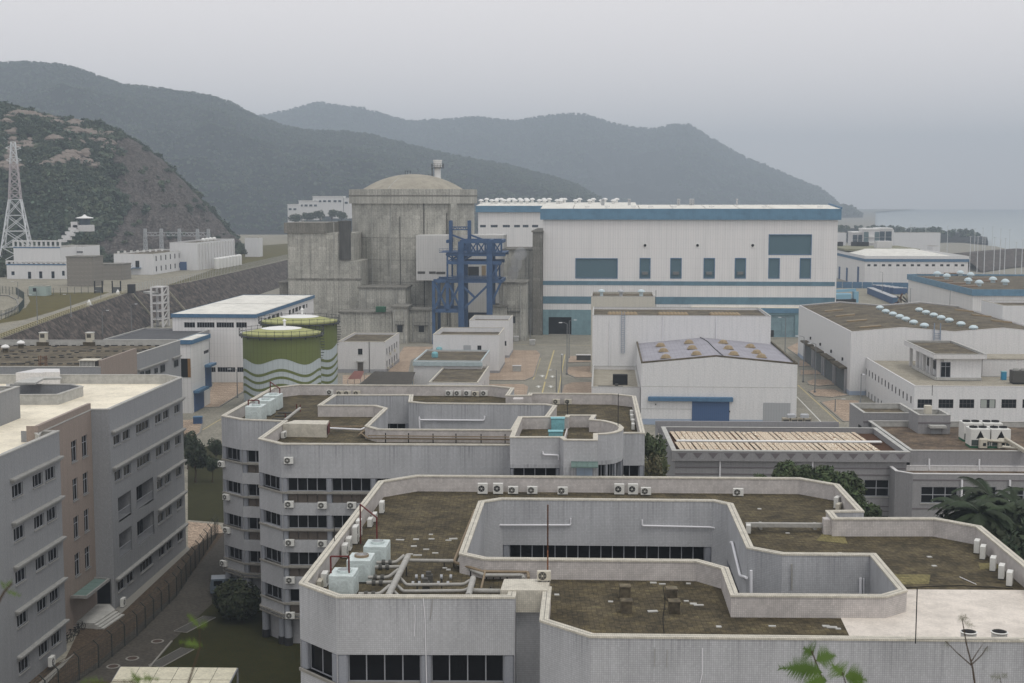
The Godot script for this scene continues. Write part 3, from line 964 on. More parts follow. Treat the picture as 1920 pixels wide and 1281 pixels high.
# ---------------------------------------------------------------- tiled offices
# storeys of a tiled office wall along one straight run a -> b (right to left seen from outside is b -> a)
# rows: [top of window, window height, brown panel height]; the run is given left to right as seen from outside
func office_run(root: Node3D, mb: MB, a: Vector2, b: Vector2, top: float, bottom: float, rows: Array, pane := 1.0, side := 0.5, bays := 1):
	var o := V(a.x, bottom, a.y)
	var e := V(b.x, bottom, b.y)
	var w := o.distance_to(e)
	var ux := (e - o) / w
	var nn := ux.cross(Vector3.UP)
	var yaw := atan2(nn.x, nn.z)
	var holes := []
	for r in rows:
		holes.append(Rect2(0.02, r[0] - r[1] - r[2] - bottom, w - 0.04, r[1] + r[2]))
	mb.wall_holes(o, ux, w, top - bottom, holes, 0.45)
	for r in rows:
		# round-edged columns at the ends and between bays
		for i in bays + 1:
			var cx := lerpf(side * 0.5 + 0.02, w - side * 0.5 - 0.02, float(i) / bays)
			var cm := MB.new()
			cm.cbox(Vector3.ZERO, V(side, r[1] + r[2], 0.34), 0.09)
			var key := "col|%.2f|%.2f" % [side, r[1] + r[2]]
			if not mesh_store.has(key): mesh_store[key] = cm.mesh(M.column)
			var c := put_mesh("column", mesh_store[key], root)
			c.position = o + ux * cx + Vector3.UP * (r[0] - r[1] - r[2] - bottom) - nn * 0.2
			c.rotation.y = yaw
		for i in bays:
			var x0 := lerpf(side + 0.02, w - 0.02, float(i) / bays)
			var x1 := lerpf(0.02, w - side - 0.02, float(i + 1) / bays)
			if x1 - x0 < 0.5: continue
			var mid := o + ux * (x0 + x1) * 0.5
			var cols := maxi(1, roundi((x1 - x0) / pane))
			window(root, mid + Vector3.UP * (r[0] - r[1] - bottom) - nn * 0.36, yaw, x1 - x0, r[1], cols, 1, M.frame, "window", 0.07)
			if r[2] > 0.1:
				for k in cols:
					var pm := pbox("spandrel_panel", V((x1 - x0) / cols - 0.05, r[2] - 0.22, 0.06), M.panel_brown, root, mid + ux * ((k + 0.5) / cols - 0.5) * (x1 - x0) + Vector3.UP * (r[0] - r[1] - r[2] - bottom + 0.01) - nn * 0.3)
					pm.rotation.y = yaw
		var lg := MB.new()
		lg.cbox(Vector3.ZERO, V(w + 0.1, 0.2, 0.55), 0.03)
		var l := part("ledge", lg, M.ledge, root)
		l.position = o + ux * w * 0.5 + Vector3.UP * (r[0] - r[1] - 0.2 - bottom) - nn * 0.17
		l.rotation.y = yaw
# roof deck with a hole, parapets round both edges
func court_roof(root: Node3D, outer: Array, court: Array, top: float, deck_y: float, thick := 0.42, deck_m: Material = null, inner_m: Material = null, cap_m: Material = null):
	if deck_m == null: deck_m = M.paver
	if inner_m == null: inner_m = M.tile_in
	if cap_m == null: cap_m = M.cap
	var ins := inset(outer, thick)
	var hole := inset(court, -thick)
	var deck := MB.new()
	var cx := 0.0
	for p in court: cx += p.x / court.size()
	for half in [[-500.0, cx], [cx, 500.0]]:
		var clip := PackedVector2Array([W(half[0], 500), W(half[1], 500), W(half[1], -500), W(half[0], -500)])
		for piece in Geometry2D.intersect_polygons(PackedVector2Array(ins), clip):
			for q in Geometry2D.clip_polygons(piece, PackedVector2Array(hole)):
				deck.flat_poly(Array(q), deck_y)
	part("roof_deck", deck, deck_m, root)
	var inn := MB.new()
	inn.walls(ins, deck_y, top, true, true)
	inn.walls(hole, deck_y, top)
	part("parapet", inn, inner_m, root)
	# coping tiles, a hand's width proud on both sides
	var cp := MB.new()
	for pair in [[inset(outer, -0.04), inset(outer, thick + 0.05)], [inset(court, -thick - 0.05), inset(court, 0.04)]]:
		cp.ring(pair[0], pair[1], top + 0.1)
		cp.walls(pair[0], top - 0.02, top + 0.1)
		cp.walls(pair[1], top - 0.02, top + 0.1, true, true)
	part("coping", cp, cap_m, root)
	# narrow joint line along the middle of the coping
	var jm := MB.new()
	jm.ring(inset(outer, thick * 0.5 - 0.02), inset(outer, thick * 0.5 + 0.03), top + 0.103)
	jm.ring(inset(court, -thick * 0.5 + 0.02), inset(court, -thick * 0.5 - 0.03), top + 0.103)
	part("joint", jm, M.ledge, root)
func pipe(root: Node3D, called: String, path: Array, r: float, m: Material, sides := 8) -> MeshInstance3D:
	var mb := MB.new()
	var p := []
	for i in path.size():   # small bends at the corners
		if i == 0 or i == path.size() - 1:
			p.append(path[i])
			continue
		var k := minf(r * 1.6, 0.3)
		p.append(path[i] + (path[i - 1] - path[i]).normalized() * k)
		p.append(path[i] + ((path[i - 1] - path[i]).normalized() + (path[i + 1] - path[i]).normalized()) * k * 0.29)
		p.append(path[i] + (path[i + 1] - path[i]).normalized() * k)
	mb.tube(p, r, sides)
	return part(called, mb, m, root)
func build_near_office():
	var root := thing("office_building", "nearest grey tiled office with mossy paved roof around a sunken courtyard", "building")
	var top := 18.6
	var dk := 17.35
	# roof outline, clockwise from the left corner
	var out := [W(-13.02,-81.55), W(-11.12,-112.03), W(-8.18,-114.57), W(24.31,-113.46), W(26.96,-110.75), W(26.5,-100.9), W(24.11,-100.81), W(24.02,-98.91), W(31.18,-98.91), W(33.74,-96.27), W(32.88,-79.73)]
	out.append_array([W(32.88 + 6.0, -79.73 + 4.0), W(32.88 + 6.0, -70.26)])
	out.append_array([W(4.2,-71.32), W(1.56,-74.12), W(1.91,-80.29), W(0.27,-80.29), W(0.16,-78.57), W(-10.4,-78.68)])
	var court := [W(-3.05,-88.76), W(-2.17,-104.17), W(-0.75,-105.21), W(15.63,-104.55), W(16.62,-103.43), W(15.85,-90.15), W(17.9,-88.42), W(23.67,-88.21), W(23.3,-80.18), W(21.96,-79.12), W(13.44,-79.34), W(13.77,-85.07), W(12.14,-87.08), W(-1.68,-87.61)]
	court_roof(root, out, court, top, dk)
	# walls: plain cap band above the top row of windows
	var mb := MB.new()
	var n := out.size()
	var rows := [[15.15, 1.75, 1.15], [11.5, 1.5, 1.1], [7.9, 1.5, 1.1], [4.3, 1.5, 0.0]]
	# outline is walked with the inside on the right, so each side seen from outside runs from its end to its start
	for i in n:
		var a: Vector2 = out[i]; var b: Vector2 = out[(i + 1) % n]
		var w := a.distance_to(b)
		if w < 0.05: continue
		var rr := rows if (i == n - 1 or i == n - 2 or i == 12) else []
		if i == n - 1: rr = [[15.15, 1.75, 0.0], [11.5, 1.5, 0.0], [7.9, 1.5, 0.0], [4.3, 1.5, 0.0]]
		office_run(root, mb, b, a, top, 0.0, rr, 1.05 if i != n - 2 else 1.02, 0.62, 2 if i == n - 2 else (5 if i == 12 else 1))
	# courtyard walls
	var cn := court.size()
	for i in cn:
		var a: Vector2 = court[i]; var b: Vector2 = court[(i + 1) % cn]
		var crow := []
		if i == 2: crow = [[15.0, 1.55, 0.0]]
		if i == 4: crow = [[14.4, 1.5, 0.0]]
		office_run(root, mb, a, b, top, 4.0, crow, 0.92, 0.5, 1)
	part("wall", mb, M.tile, root)
	var fl := MB.new()
	fl.flat_poly(court, 4.0)
	part("courtyard_floor", fl, M.deck_light, root)
	# pale membrane over the front right of the roof
	var mem := MB.new()
	mem.flat_poly([W(19.48,-78.84), W(23.76,-80.97), W(24.68,-84.69), W(33.83,-84.51), W(34.61,-83.92), W(30.69,-74.14), W(19.07,-74.37)], 17.375)
	part("membrane", mem, M.membrane, root)
	for q in [[W(24.98,-88.27), W(27.66,-88.14), W(26.91,-86), W(24.43,-85.75)], [W(23.26,-99.78), W(24.65,-99.78), W(24.2,-96.29), W(22.1,-97.22)], [W(31.78,-90.93), W(33.15,-91.2), W(32.8,-89.71), W(31.39,-89.45)]]:
		var gp := MB.new()
		gp.flat_poly(q, 17.366)
		part("moss_patch", gp, M.paver_green, root)
	# pale loose paving slabs
	var rng := RandomNumberGenerator.new()
	rng.seed = 41
	for q in [V(-7,17.35,-97.57), V(-5.88,17.35,-97.65), V(-6,17.35,-99.01), V(-8.16,17.35,-97.42), V(-4.62,17.35,-97.26), V(-4.29,17.35,-97.73), V(-7.02,17.35,-95.57), V(-6.08,17.35,-94.67), V(-6.58,17.35,-93.07), V(-5.38,17.35,-93.65), V(-7.08,17.35,-93.36), V(-4.52,17.35,-89.75), V(-4.25,17.35,-89.35), V(9.14,17.35,-86.22), V(9.69,17.35,-85.91), V(11.39,17.35,-86.03), V(11.12,17.35,-81.59), V(11.41,17.35,-81.31), V(12,17.35,-77.07), V(15.12,17.35,-77.17), V(18.25,17.35,-77.17), V(18.54,17.35,-76.97), V(18.84,17.35,-76.68), V(22.99,17.35,-93.65), V(28.96,17.35,-92.64), V(28.57,17.35,-90.29), V(20.48,17.35,-99.41), V(2.81,17.35,-83.52), V(6.08,17.35,-82.04), V(19.83,17.35,-107.41), V(8.47,17.35,-80.06), V(10.76,17.35,-82.15)]:
		var s := pbox("paving_slab", V([0.3, 0.42, 0.6][rng.randi() % 3], 0.05, [0.22, 0.3][rng.randi() % 2]), M.cap_grey, root, q)
		s.rotation.y = rng.randf_range(-0.15, 0.15)
	# four pipe stub plinths on the front deck
	for q in [[V(7.04,17.35,-82.94), 1.0], [V(6.86,17.35,-79.96), 0.95], [V(9.88,17.35,-82.49), 0.95], [V(9.73,17.35,-79.85), 0.95]]:
		var m := MB.new()
		m.cbox(q[0], V(0.68, 0.72 * q[1], 0.68), 0.03)
		m.cbox(q[0] + V(0, 0.72 * q[1], 0), V(0.74, 0.09, 0.74), 0.02)
		part("concrete_plinth", m, M.deck, root)
	# tiled hatch cover beside the recess
	var hm := MB.new()
	hm.prism([W(-0.7,-79.77), W(-0.48,-82.2), W(2.35,-82.2), W(2.12,-79.72)], 17.4, 18.76)
	part("hatch_cover", hm, M.cap, root)
	# plain pier at the end of the joint beam
	var pm := MB.new()
	pm.prism([W(23.06,-99.04), W(23.12,-99.81), W(23.91,-99.81), W(23.85,-98.87)], 17.35, 18.5)
	part("pier", pm, M.tile_in, root)
	var bm := MB.new()
	bm.bar(V(17.43,17.9,-99.9), V(23.24,17.9,-99.73), 0.35, 0.3)
	for q in [V(18.72,17.35,-100.82), V(22.78,17.35,-100.65)]: bm.box(q, V(0.2, 0.5, 0.5))
	part("joint_beam", bm, M.pipe, root)
	# door in the tower is part of the middle office; low steel roof edge walkway pipes round the courtyard
	pipe(root, "roof_pipe", [V(-2.31,17.9,-105.58), V(-2.91,17.9,-104.65), V(-3.89,17.9,-89.34), V(-1.91,17.9,-86.97), V(1.04,17.9,-86.84), V(1.06,17.9,-85.45)], 0.1, M.pipe_rust)
	pipe(root, "roof_pipe", [V(-2.27,17.75,-105.86), V(-2.64,17.75,-105.3), V(-3.61,17.75,-89.36), V(-1.8,17.75,-86.62), V(0.73,17.75,-86.62), V(0.75,17.75,-85.74)], 0.13, M.pipe)
	var stm := MB.new()
	for q in [V(-3.92,17.35,-90.02), V(-3.22,17.35,-88.56), V(-2.74,17.35,-87.92), V(-0.77,17.35,-87.15), V(-1.67,17.35,-87.15), V(-3.39,17.35,-96.64), V(-3.05,17.35,-102.01)]:
		stm.box(q, V(0.07, 0.55, 0.07)); stm.box(q + V(0.45, 0, 0.05), V(0.07, 0.45, 0.07)); stm.box(q + V(0.22, 0.38, 0.02), V(0.6, 0.06, 0.07))
	part("pipe_stand", stm, M.dark, root)
	# white rain pipes on the courtyard walls
	var A := V(-0.75,18.6,-105.21); var B := V(15.63,18.6,-104.55)
	pipe(root, "rain_pipe", [V(-1.18,14.13,-105.09), V(-1.17,16.61,-105.09), V(4.6,16.67,-104.86), V(4.6,17.22,-104.86)], 0.07, M.pipe_white)
	pipe(root, "rain_pipe", [V(10.18,17.15,-104.63), V(10.18,16.68,-104.63), V(15.49,16.61,-104.41), V(16.03,16.48,-104.39)], 0.07, M.pipe_white)
	pipe(root, "rain_pipe", [V(16.07,16.99,-104.39), V(16.12,13.72,-104.39)], 0.08, M.pipe_white)
	pipe(root, "rain_pipe", [V(16.27,17.04,-104.38), V(16.32,13.72,-104.38)], 0.05, M.pipe_white)
	pipe(root, "rain_pipe", [V(-1.34,17.08,-105.1), V(-1.34,14.04,-105.1)], 0.06, M.pipe_white)
	pipe(root, "rain_pipe", [V(-2,15.64,-104.36), V(-1.68,15.23,-110.06), V(-1.58,14.74,-111.88), V(-1.55,12.17,-112.45)], 0.08, M.pipe_white)
	pipe(root, "rain_pipe", [V(16.21,16.76,-99.08), V(16.14,17.03,-97.98), V(15.82,16.09,-92.49), V(15.61,16.99,-88.75)], 0.1, M.pipe_white)
	pipe(root, "rain_pipe", [V(15.84,17.59,-88.37), V(15.87,16.1,-88.37)], 0.1, M.pipe_white)
	pipe(root, "rain_pipe", [V(18.5,18.05,-88.28), V(18.54,16.27,-88.28)], 0.05, M.pipe)
	pipe(root, "rain_pipe", [V(23.04,17.15,-88.12), V(23.07,16.1,-88.12)], 0.1, M.pipe_white)
	pipe(root, "rain_pipe", [V(23.25,17.15,-88.11), V(23.28,16.11,-88.11)], 0.05, M.pipe_white)
	# loose cables down the front wall
	pipe(root, "cable", [V(-5.74,18.21,-78.58), V(-5.73,17.37,-78.58), V(-5.78,16.3,-78.59)], 0.025, M.pipe_white, 5)
	pipe(root, "cable", [V(-5.23,18.6,-78.58), V(-5.14,17.37,-78.58), V(-5.07,13.46,-78.58)], 0.03, M.pipe_white, 5)
	pipe(root, "cable", [V(-4.69,18.6,-78.57), V(-4.76,17.86,-78.57), V(-4.86,17.31,-78.58)], 0.02, M.pipe, 5)
	pipe(root, "cable", [V(7.67,18.06,-71.12), V(7.65,17.06,-71.13)], 0.02, M.pipe, 5)
	pipe(root, "cable", [V(8.33,18.01,-71.1), V(8.31,17.01,-71.1)], 0.02, M.pipe, 5)
	pipe(root, "cable", [V(10.2,18.13,-71.02), V(10.22,16.74,-71.02), V(10.11,16.21,-71.02)], 0.025, M.pipe_white, 5)
	# lightning wire along the front parapet and a thin mast at its middle
	pipe(root, "cable", [V(20.91,18.85,-70.34), V(26.86,18.85,-70.21)], 0.012, M.dark, 4)
	# black cable over the deck
	pipe(root, "cable", [V(9.7,17.38,-85.32), V(9.41,17.38,-81.82), V(8.92,17.38,-78.6), V(8.64,17.38,-75.23)], 0.02, M.black, 4)
	pipe(root, "cable", [V(24.8,17.4,-84.88), V(26.61,17.4,-85.25), V(28.73,17.4,-85.49), V(31.89,17.4,-84.76)], 0.025, M.black, 4)
	pipe(root, "loose_pole", [V(29.36,17.42,-87.41), V(29.85,17.42,-85.66)], 0.025, M.pipe_white, 5)
	# masts on the parapets
	var mast := pipe(self, "lightning_mast", [V(2.21,18.7,-82.62), V(2.3,18.7,-87.43) + V(0, 0.9, 1.5), V(2.21,18.7,-82.62) + V(0, 4.6, 0)], 0.045, M.rust, 6)
	tag(mast, "rusty thin mast standing on the tiled hatch cover of the near roof", "mast")
	for q in [[V(21.4,18.6,-70.35), 3.0, "thin rod on the front parapet over the pale roof membrane"], [V(-12.19,18.7,-91.79), 1.6, "short rod on the left parapet of the near mossy roof"]]:
		var rod := pipe(self, "lightning_rod", [q[0], q[0] + V(0, q[1], 0)], 0.03, M.dark, 6)
		tag(rod, q[2], "lightning rod")
	for q in [V(23.21,17.35,-113.2), V(23.63,17.35,-113.41)]:
		var vm := MB.new()
		vm.tube([q, q + V(0, 0.35, 0)], 0.08, 8)
		var ve := part("vent_pipe", vm, M.pipe_white, root)
		var vt := MB.new()
		vt.tube([q + V(0, 0.35, 0), q + V(0, 0.8, 0)], 0.075, 8)
		part("vent_top", vt, M.green, ve)
	near_roof_plant()
func near_roof_plant():
	# three pale chillers with red hoisting frames and their pipework
	for q in [[V(-10.52,17.35,-83.4), "nearest of three pale blue roof chillers by the left parapet"], [V(-9.85,17.35,-87.03), "middle one of three pale roof chillers, rusty around its fan"], [V(-9.15,17.35,-90.56), "farthest of three pale blue roof chillers by the left parapet"]]:
		chiller(q[0], -3.2, q[1])
	for q in [[V(-11.28,17.35,-83.06), V(-10.15,17.35,-83.06), "nearer red pipe frame standing over the front roof chiller", 2.6], [V(-10.91,17.35,-96.33), V(-9.32,17.35,-92.22), "farther red pipe frame standing behind the rear roof chiller", 2.9]]:
		var t := thing("hoist_frame", q[2], "steel frame", q[0], 0.0, "red frames over the near roof chillers")
		var d: Vector3 = q[1] - q[0]
		for p in [Vector3.ZERO, d]:
			var m := MB.new()
			m.tube([p, p + V(0, q[3], 0)], 0.055, 6)
			part("post", m, M.red_frame, t)
		var m2 := MB.new()
		m2.tube([V(0, q[3], 0), d + V(0, q[3], 0)], 0.055, 6)
		m2.tube([d + V(0, q[3] * 0.4, 0), d + V(0.5, 0, 0.3)], 0.04, 6)
		part("crossbar", m2, M.red_frame, t)
	var y := 17.9
	var t := thing("pipework", "grey insulated pipework between the chillers and the valves on the near roof", "pipework")
	pipe(t, "header_pipe", [V(-6.93,18.4,-88.97), V(-7.49,18.2,-80.3)], 0.2, M.pipe, 10)
	pipe(t, "header_pipe", [V(-2.46,18.2,-84.27), V(-2.64,18.2,-80.42)], 0.2, M.pipe, 10)
	for q in [[V(-9.03,17.95,-89.02), V(-7.75,17.95,-89.02), V(-7.22,18.3,-89.48)], [V(-9.12,17.95,-87.83), V(-7.24,17.95,-87.96), V(-7.09,18.1,-87.41)], [V(-9.22,17.95,-85.4), V(-7.92,17.95,-85.4), V(-7.32,18.3,-86.03)], [V(-9.19,17.95,-84.18), V(-7.52,17.95,-84.3), V(-7.37,18.1,-83.77)], [V(-9.42,17.95,-81.71), V(-8.11,17.95,-81.71), V(-7.55,18.3,-82.36)]]:
		pipe(t, "branch_pipe", q, 0.12, M.pipe)
		var fl := MB.new()
		for s in [0.35, 0.8]: fl.tube([q[0] + V(s, 0, 0), q[0] + V(s + 0.22, 0, 0)], 0.19, 10)
		part("valve", fl, M.grille, t)
	pipe(t, "long_pipe", [V(-7.07,18,-89.38), V(-3.92,18,-89.24)], 0.12, M.pipe)
	for q in [[V(-7.24,18,-85.35), V(-6.62,18,-83.52), V(-3.01,18,-83.64), V(-2.56,18.1,-84.38)], [V(-7.37,18,-83.76), V(-6.71,18,-82.12), V(-2.96,18,-82.23), V(-2.64,18.1,-82.47)], [V(-7.38,18,-82.35), V(-6.88,18,-80.98)]]:
		pipe(t, "branch_pipe", q, 0.11, M.pipe)
	pipe(t, "branch_pipe", [V(-2.53,18,-82.23), V(-0.72,18,-82.12)], 0.16, M.pipe)
	pipe(t, "drain_pipe", [V(-1.71,18.4,-85.42), V(-1.92,18,-82.7)], 0.07, M.pipe_rust)
	for q in [V(-5.3,17.35,-85.42), V(-5.41,17.35,-83.87)]:
		var m := MB.new()
		m.cbox(q, V(0.45, 0.8, 0.4), 0.03)
		m.cbox(q + V(-0.05, 0.8, 0), V(0.34, 0.2, 0.3), 0.03)
		part("pump_box", m, M.grille, t)
		for s in [-0.9, -0.5, 0.7, 1.3]:
			var f := MB.new()
			f.tube([q + V(s, 0.62, 0), q + V(s + 0.16, 0.62, 0)], 0.17, 10)
			part("flange", f, M.steel, t)
	var st := MB.new()
	for q in [V(-4.57,17.35,-90.02), V(-6.96,17.35,-87.92), V(-4.49,17.35,-85.06), V(-2.39,17.35,-85.42), V(-6.03,17.35,-84.7), V(-1.33,17.35,-83.29)]: st.box(q, V(0.08, 0.6, 0.08))
	part("stand", st, M.dark, t)
func chiller(p: Vector3, turn: float, label: String, s := 1.0):
	var t := thing("roof_chiller", label, "chiller", p, turn, "roof chillers")
	var b := MB.new()
	b.cbox(V(0, 0.12, 0), V(1.55, 1.42, 2.0) * s, 0.03)
	var body := part("body", b, M.unit_aqua, t)
	var f := MB.new()
	f.box(V(0, 0, 0), V(1.45, 0.12, 1.9) * s)
	part("base_frame", f, M.grille, t)
	var r := MB.new()
	r.lathe(V(0.05, 1.53 * s, 0), [W(0.44, 0), W(0.47, 0.02), W(0.47, 0.16), W(0.42, 0.17), W(0.40, 0.05), W(0.0, 0.05)], 20)
	var cowl := part("fan_cowl", r, M.pipe_rust if "rusty" in label else M.unit_aqua, t)
	var gm := MB.new()
	for k in 3: gm.lathe(V(0.05, 1.53 * s + 0.15, 0), [W(0.12 + k * 0.12, 0), W(0.135 + k * 0.12, 0.015), W(0.15 + k * 0.12, 0)], 16)
	for k in 4: gm.bar(V(0.05 - 0.42 * cos(k * PI / 4), 1.53 * s + 0.15, -0.42 * sin(k * PI / 4)), V(0.05 + 0.42 * cos(k * PI / 4), 1.53 * s + 0.15, 0.42 * sin(k * PI / 4)), 0.02, 0.02)
	part("fan_guard", gm, M.galv, cowl)
	for q in [[V(0.785 * s, 0.3, 0.5), V(0.02, 1.0, 0.85)], [V(0.785 * s, 0.3, -0.45), V(0.02, 1.0, 0.85)], [V(-0.1, 0.5, 1.005 * s), V(1.1, 0.8, 0.014)]]:
		var ap := pbox("access_panel", q[1], M.unit_aqua, body, q[0])
func build_middle_office():
	var root := thing("office_building", "middle grey tiled office of five storeys with round-cornered stair tower", "building")
	var top := 19.3
	var dk := 18.1
	var out := [W(-30.64,-142.32), W(-29.16,-164.04), W(-26.31,-166.92), W(-2.45,-165.95), W(0.26,-163.8), W(-0.31,-157.69), W(1.87,-157.69), W(2.01,-159.46), W(11.85,-159.01), W(14.35,-156.82), W(12.96,-131.6)]
	out.append_array([W(12.96 - 12.0, -131.6), W(12.96 - 12.0, -125.06)])
	out.append_array([W(-0.2,-125.06), W(-21.53,-125.61), W(-24.19,-128.46), W(-23.56,-138.84), W(-28.07,-139.87)])
	var court := [W(-21.08,-150.01), W(-20.46,-157.69), W(-11.94,-157.69), W(-11.67,-152.42), W(-9.79,-151.21), W(3.62,-150.41), W(4.54,-149.42), W(3.48,-141.96), W(0.67,-141.79), W(-0.11,-133.61), W(-13.2,-134.08), W(-14.39,-135.85), W(-13.58,-147.68), W(-15.08,-149.81)]
	court_roof(root, out, court, top, dk, 0.4)
	var mb := MB.new()
	var n := out.size()
	var flat_rows := [[16.15, 1.3, 1.1], [12.6, 1.3, 1.1], [9.05, 1.3, 1.1], [5.5, 1.3, 1.1]]
	var plain_rows := [[16.15, 1.3, 0.0], [12.6, 1.3, 0.0], [9.05, 1.3, 0.0], [5.5, 1.3, 0.0]]
	for i in n:
		var a: Vector2 = out[i]; var b: Vector2 = out[(i + 1) % n]
		if a.distance_to(b) < 0.05: continue
		var rr := []
		var bays := 1
		if i == 13: rr = flat_rows; bays = 5
		if i == 14 or i == n - 1: rr = plain_rows
		if i == 16: rr = flat_rows
		if i == 10: rr = plain_rows
		office_run(root, mb, b, a, top, 2.7 if (i >= 13 or i <= 0) else 0.0, rr, 0.92, 0.5, bays)
		if i >= 13 or i == 0:   # recessed ground floor behind round columns
			var d := (a - b).normalized()
			var k := W(d.y, -d.x)
			var lo := b + k * 0.7; var hi := a + k * 0.7
			var gm := MB.new()
			gm.wall_holes(V(lo.x, 0.0, lo.y), V(d.x, 0, d.y), lo.distance_to(hi), 2.75, [], 0.1)
			part("ground_floor_wall", gm, M.grey_paint, root)
			for e in [0.35, 3.2, 7.6, 12.0, 16.5, 21.0]:
				if e > a.distance_to(b): break
				var p: Vector2 = b + d * e + k * 0.25
				var cm := MB.new()
				cm.lathe(V(p.x, 0, p.y), [W(0.36, 0.0), W(0.36, 2.72)], 14)
				var co := part("round_column", cm, M.column, root)
				var bm := MB.new()
				bm.lathe(V(p.x, 0, p.y), [W(0.4, 0.0), W(0.4, 0.75), W(0.36, 0.78)], 14)
				part("column_foot", bm, M.dark, co)
			var lm := MB.new()
			for y in [2.72, 3.05]:
				lm.bar(V(b.x, y, b.y) - V(k.x, 0, k.y) * 0.05, V(a.x, y, a.y) - V(k.x, 0, k.y) * 0.05, 0.3, 0.14)
			part("ledge", lm, M.ledge, root)
	var cn := court.size()
	for i in cn:
		var a: Vector2 = court[i]; var b: Vector2 = court[(i + 1) % cn]
		office_run(root, mb, a, b, top, 5.0, [[16.0, 1.5, 0.0]] if i == 1 else [], 0.9, 0.5, 1)
	part("wall", mb, M.tile, root)
	var fl := MB.new()
	fl.flat_poly(court, 5.0)
	part("courtyard_floor", fl, M.deck_light, root)
	# tiled block on the front left deck
	var bx := MB.new()
	bx.prism([W(-23.24,-136.78), W(-18.74,-136.28), W(-18.81,-138.8), W(-22.35,-138.98)], 18.0, 19.45)
	part("hatch_block", bx, M.cap, root)
	var rd := MB.new()
	rd.prism([W(-18.7,-136.56), W(-18.82,-139.08), W(-18.75,-138.91), W(-18.64,-136.39)], 18.3, 19.25)
	part("red_panel", rd, M.red_frame, root)
	# white rain pipes in the courtyard and on walls
	pipe(root, "rain_pipe", [V(-10.34,16.55,-151.1), V(-10.39,17.94,-151.1), V(-10.34,17.51,-151.1), V(-3.1,17.52,-150.67), V(-3.04,18.01,-150.66)], 0.09, M.pipe_white)
	# railing pipes along the front deck
	var rl := MB.new()
	rl.bar(V(-14.19,18.9,-132.84), V(-0.21,18.9,-132.07), 0.09, 0.09)
	rl.bar(V(-14.21,18.6,-133.03), V(-0.21,18.6,-132.27), 0.14, 0.14)
	part("roof_pipe", rl, M.pipe_rust, root)
	for q in [V(-12.49,18.1,-133.14), V(-10.22,18.1,-133.14), V(-7.78,18.1,-132.84), V(-5.52,18.1,-132.84), V(-3.04,18.1,-132.55), V(-0.68,18.1,-132.55)]:
		var m := pbox("post", V(0.1, 1.0, 0.1), M.dark, root, q)
	pipe(root, "roof_pipe", [V(-19.01,18.4,-140.23), V(-15.58,18.4,-139.24), V(-15.11,18.4,-141.58)], 0.11, M.pipe_white)
	pipe(root, "roof_pipe", [V(-18.66,18.8,-138.84), V(-14.82,18.8,-138.84)], 0.07, M.pipe_rust)
	pipe(root, "roof_pipe", [V(-15.49,18.4,-136.02), V(-14.97,18.4,-140.23), V(-15.42,18.4,-137.29), V(-14.33,18.4,-134.17)], 0.09, M.pipe_rust)
	# chillers on the rear left roof
	for q in [[V(-27.79,18.1,-146.54), "nearest of three pale chillers on the middle office roof"], [V(-27.55,18.1,-150.98), "middle one of three pale chillers on the middle office roof"], [V(-27.39,18.1,-154.88), "farthest of three pale chillers on the middle office roof"]]:
		chiller(q[0], -4.0, q[1], 1.15)
	var pf := thing("pipe_rack", "dark pipe rack beside the chillers on the middle office roof", "pipe rack")
	for q in [[V(-25.87,18.5,-145.51), V(-24.14,18.5,-145.51)], [V(-25.96,18.5,-147.7), V(-24.03,18.5,-147.7)], [V(-26.05,18.5,-149.96), V(-24.1,18.5,-149.96)]]:
		pipe(pf, "branch_pipe", q, 0.1, M.grille)
	pipe(pf, "header_pipe", [V(-23.95,18.9,-142.33), V(-23.64,18.9,-150.47)], 0.16, M.pipe)
	var pst := MB.new()
	for q in [V(-24.67,18.1,-146.9), V(-24.51,18.1,-153.69), V(-24.03,18.1,-153.29)]: pst.box(q, V(0.09, 0.8, 0.09))
	part("stand", pst, M.red_frame, pf)
	for q in [[V(-28.6,18.1,-146.54), V(-27.44,18.1,-146.54), "nearer red pipe frame over the chillers of the middle office"], [V(-28.87,18.1,-161.56), V(-26.73,18.1,-155.69), "farther red pipe frame over the chillers of the middle office"]]:
		var t := thing("hoist_frame", q[2], "steel frame", q[0], 0.0, "red frames over the middle office chillers")
		var d: Vector3 = q[1] - q[0]
		for p in [Vector3.ZERO, d]:
			var m := MB.new()
			m.tube([p, p + V(0, 2.3, 0)], 0.07, 6)
			part("post", m, M.red_frame, t)
		var m2 := MB.new()
		m2.tube([V(0, 2.3, 0), d + V(0, 2.3, 0)], 0.07, 6)
		part("crossbar", m2, M.red_frame, t)
	# sign panel on the joint wall at the back
	var sg := MB.new()
	sg.prism([W(0.12,-155.12), W(0.19,-156.82), W(1.3,-156.82), W(1.28,-155.12)], 18.2, 19.25)
	part("joint_box", sg, M.tile_in, root)
	stair_tower(root)
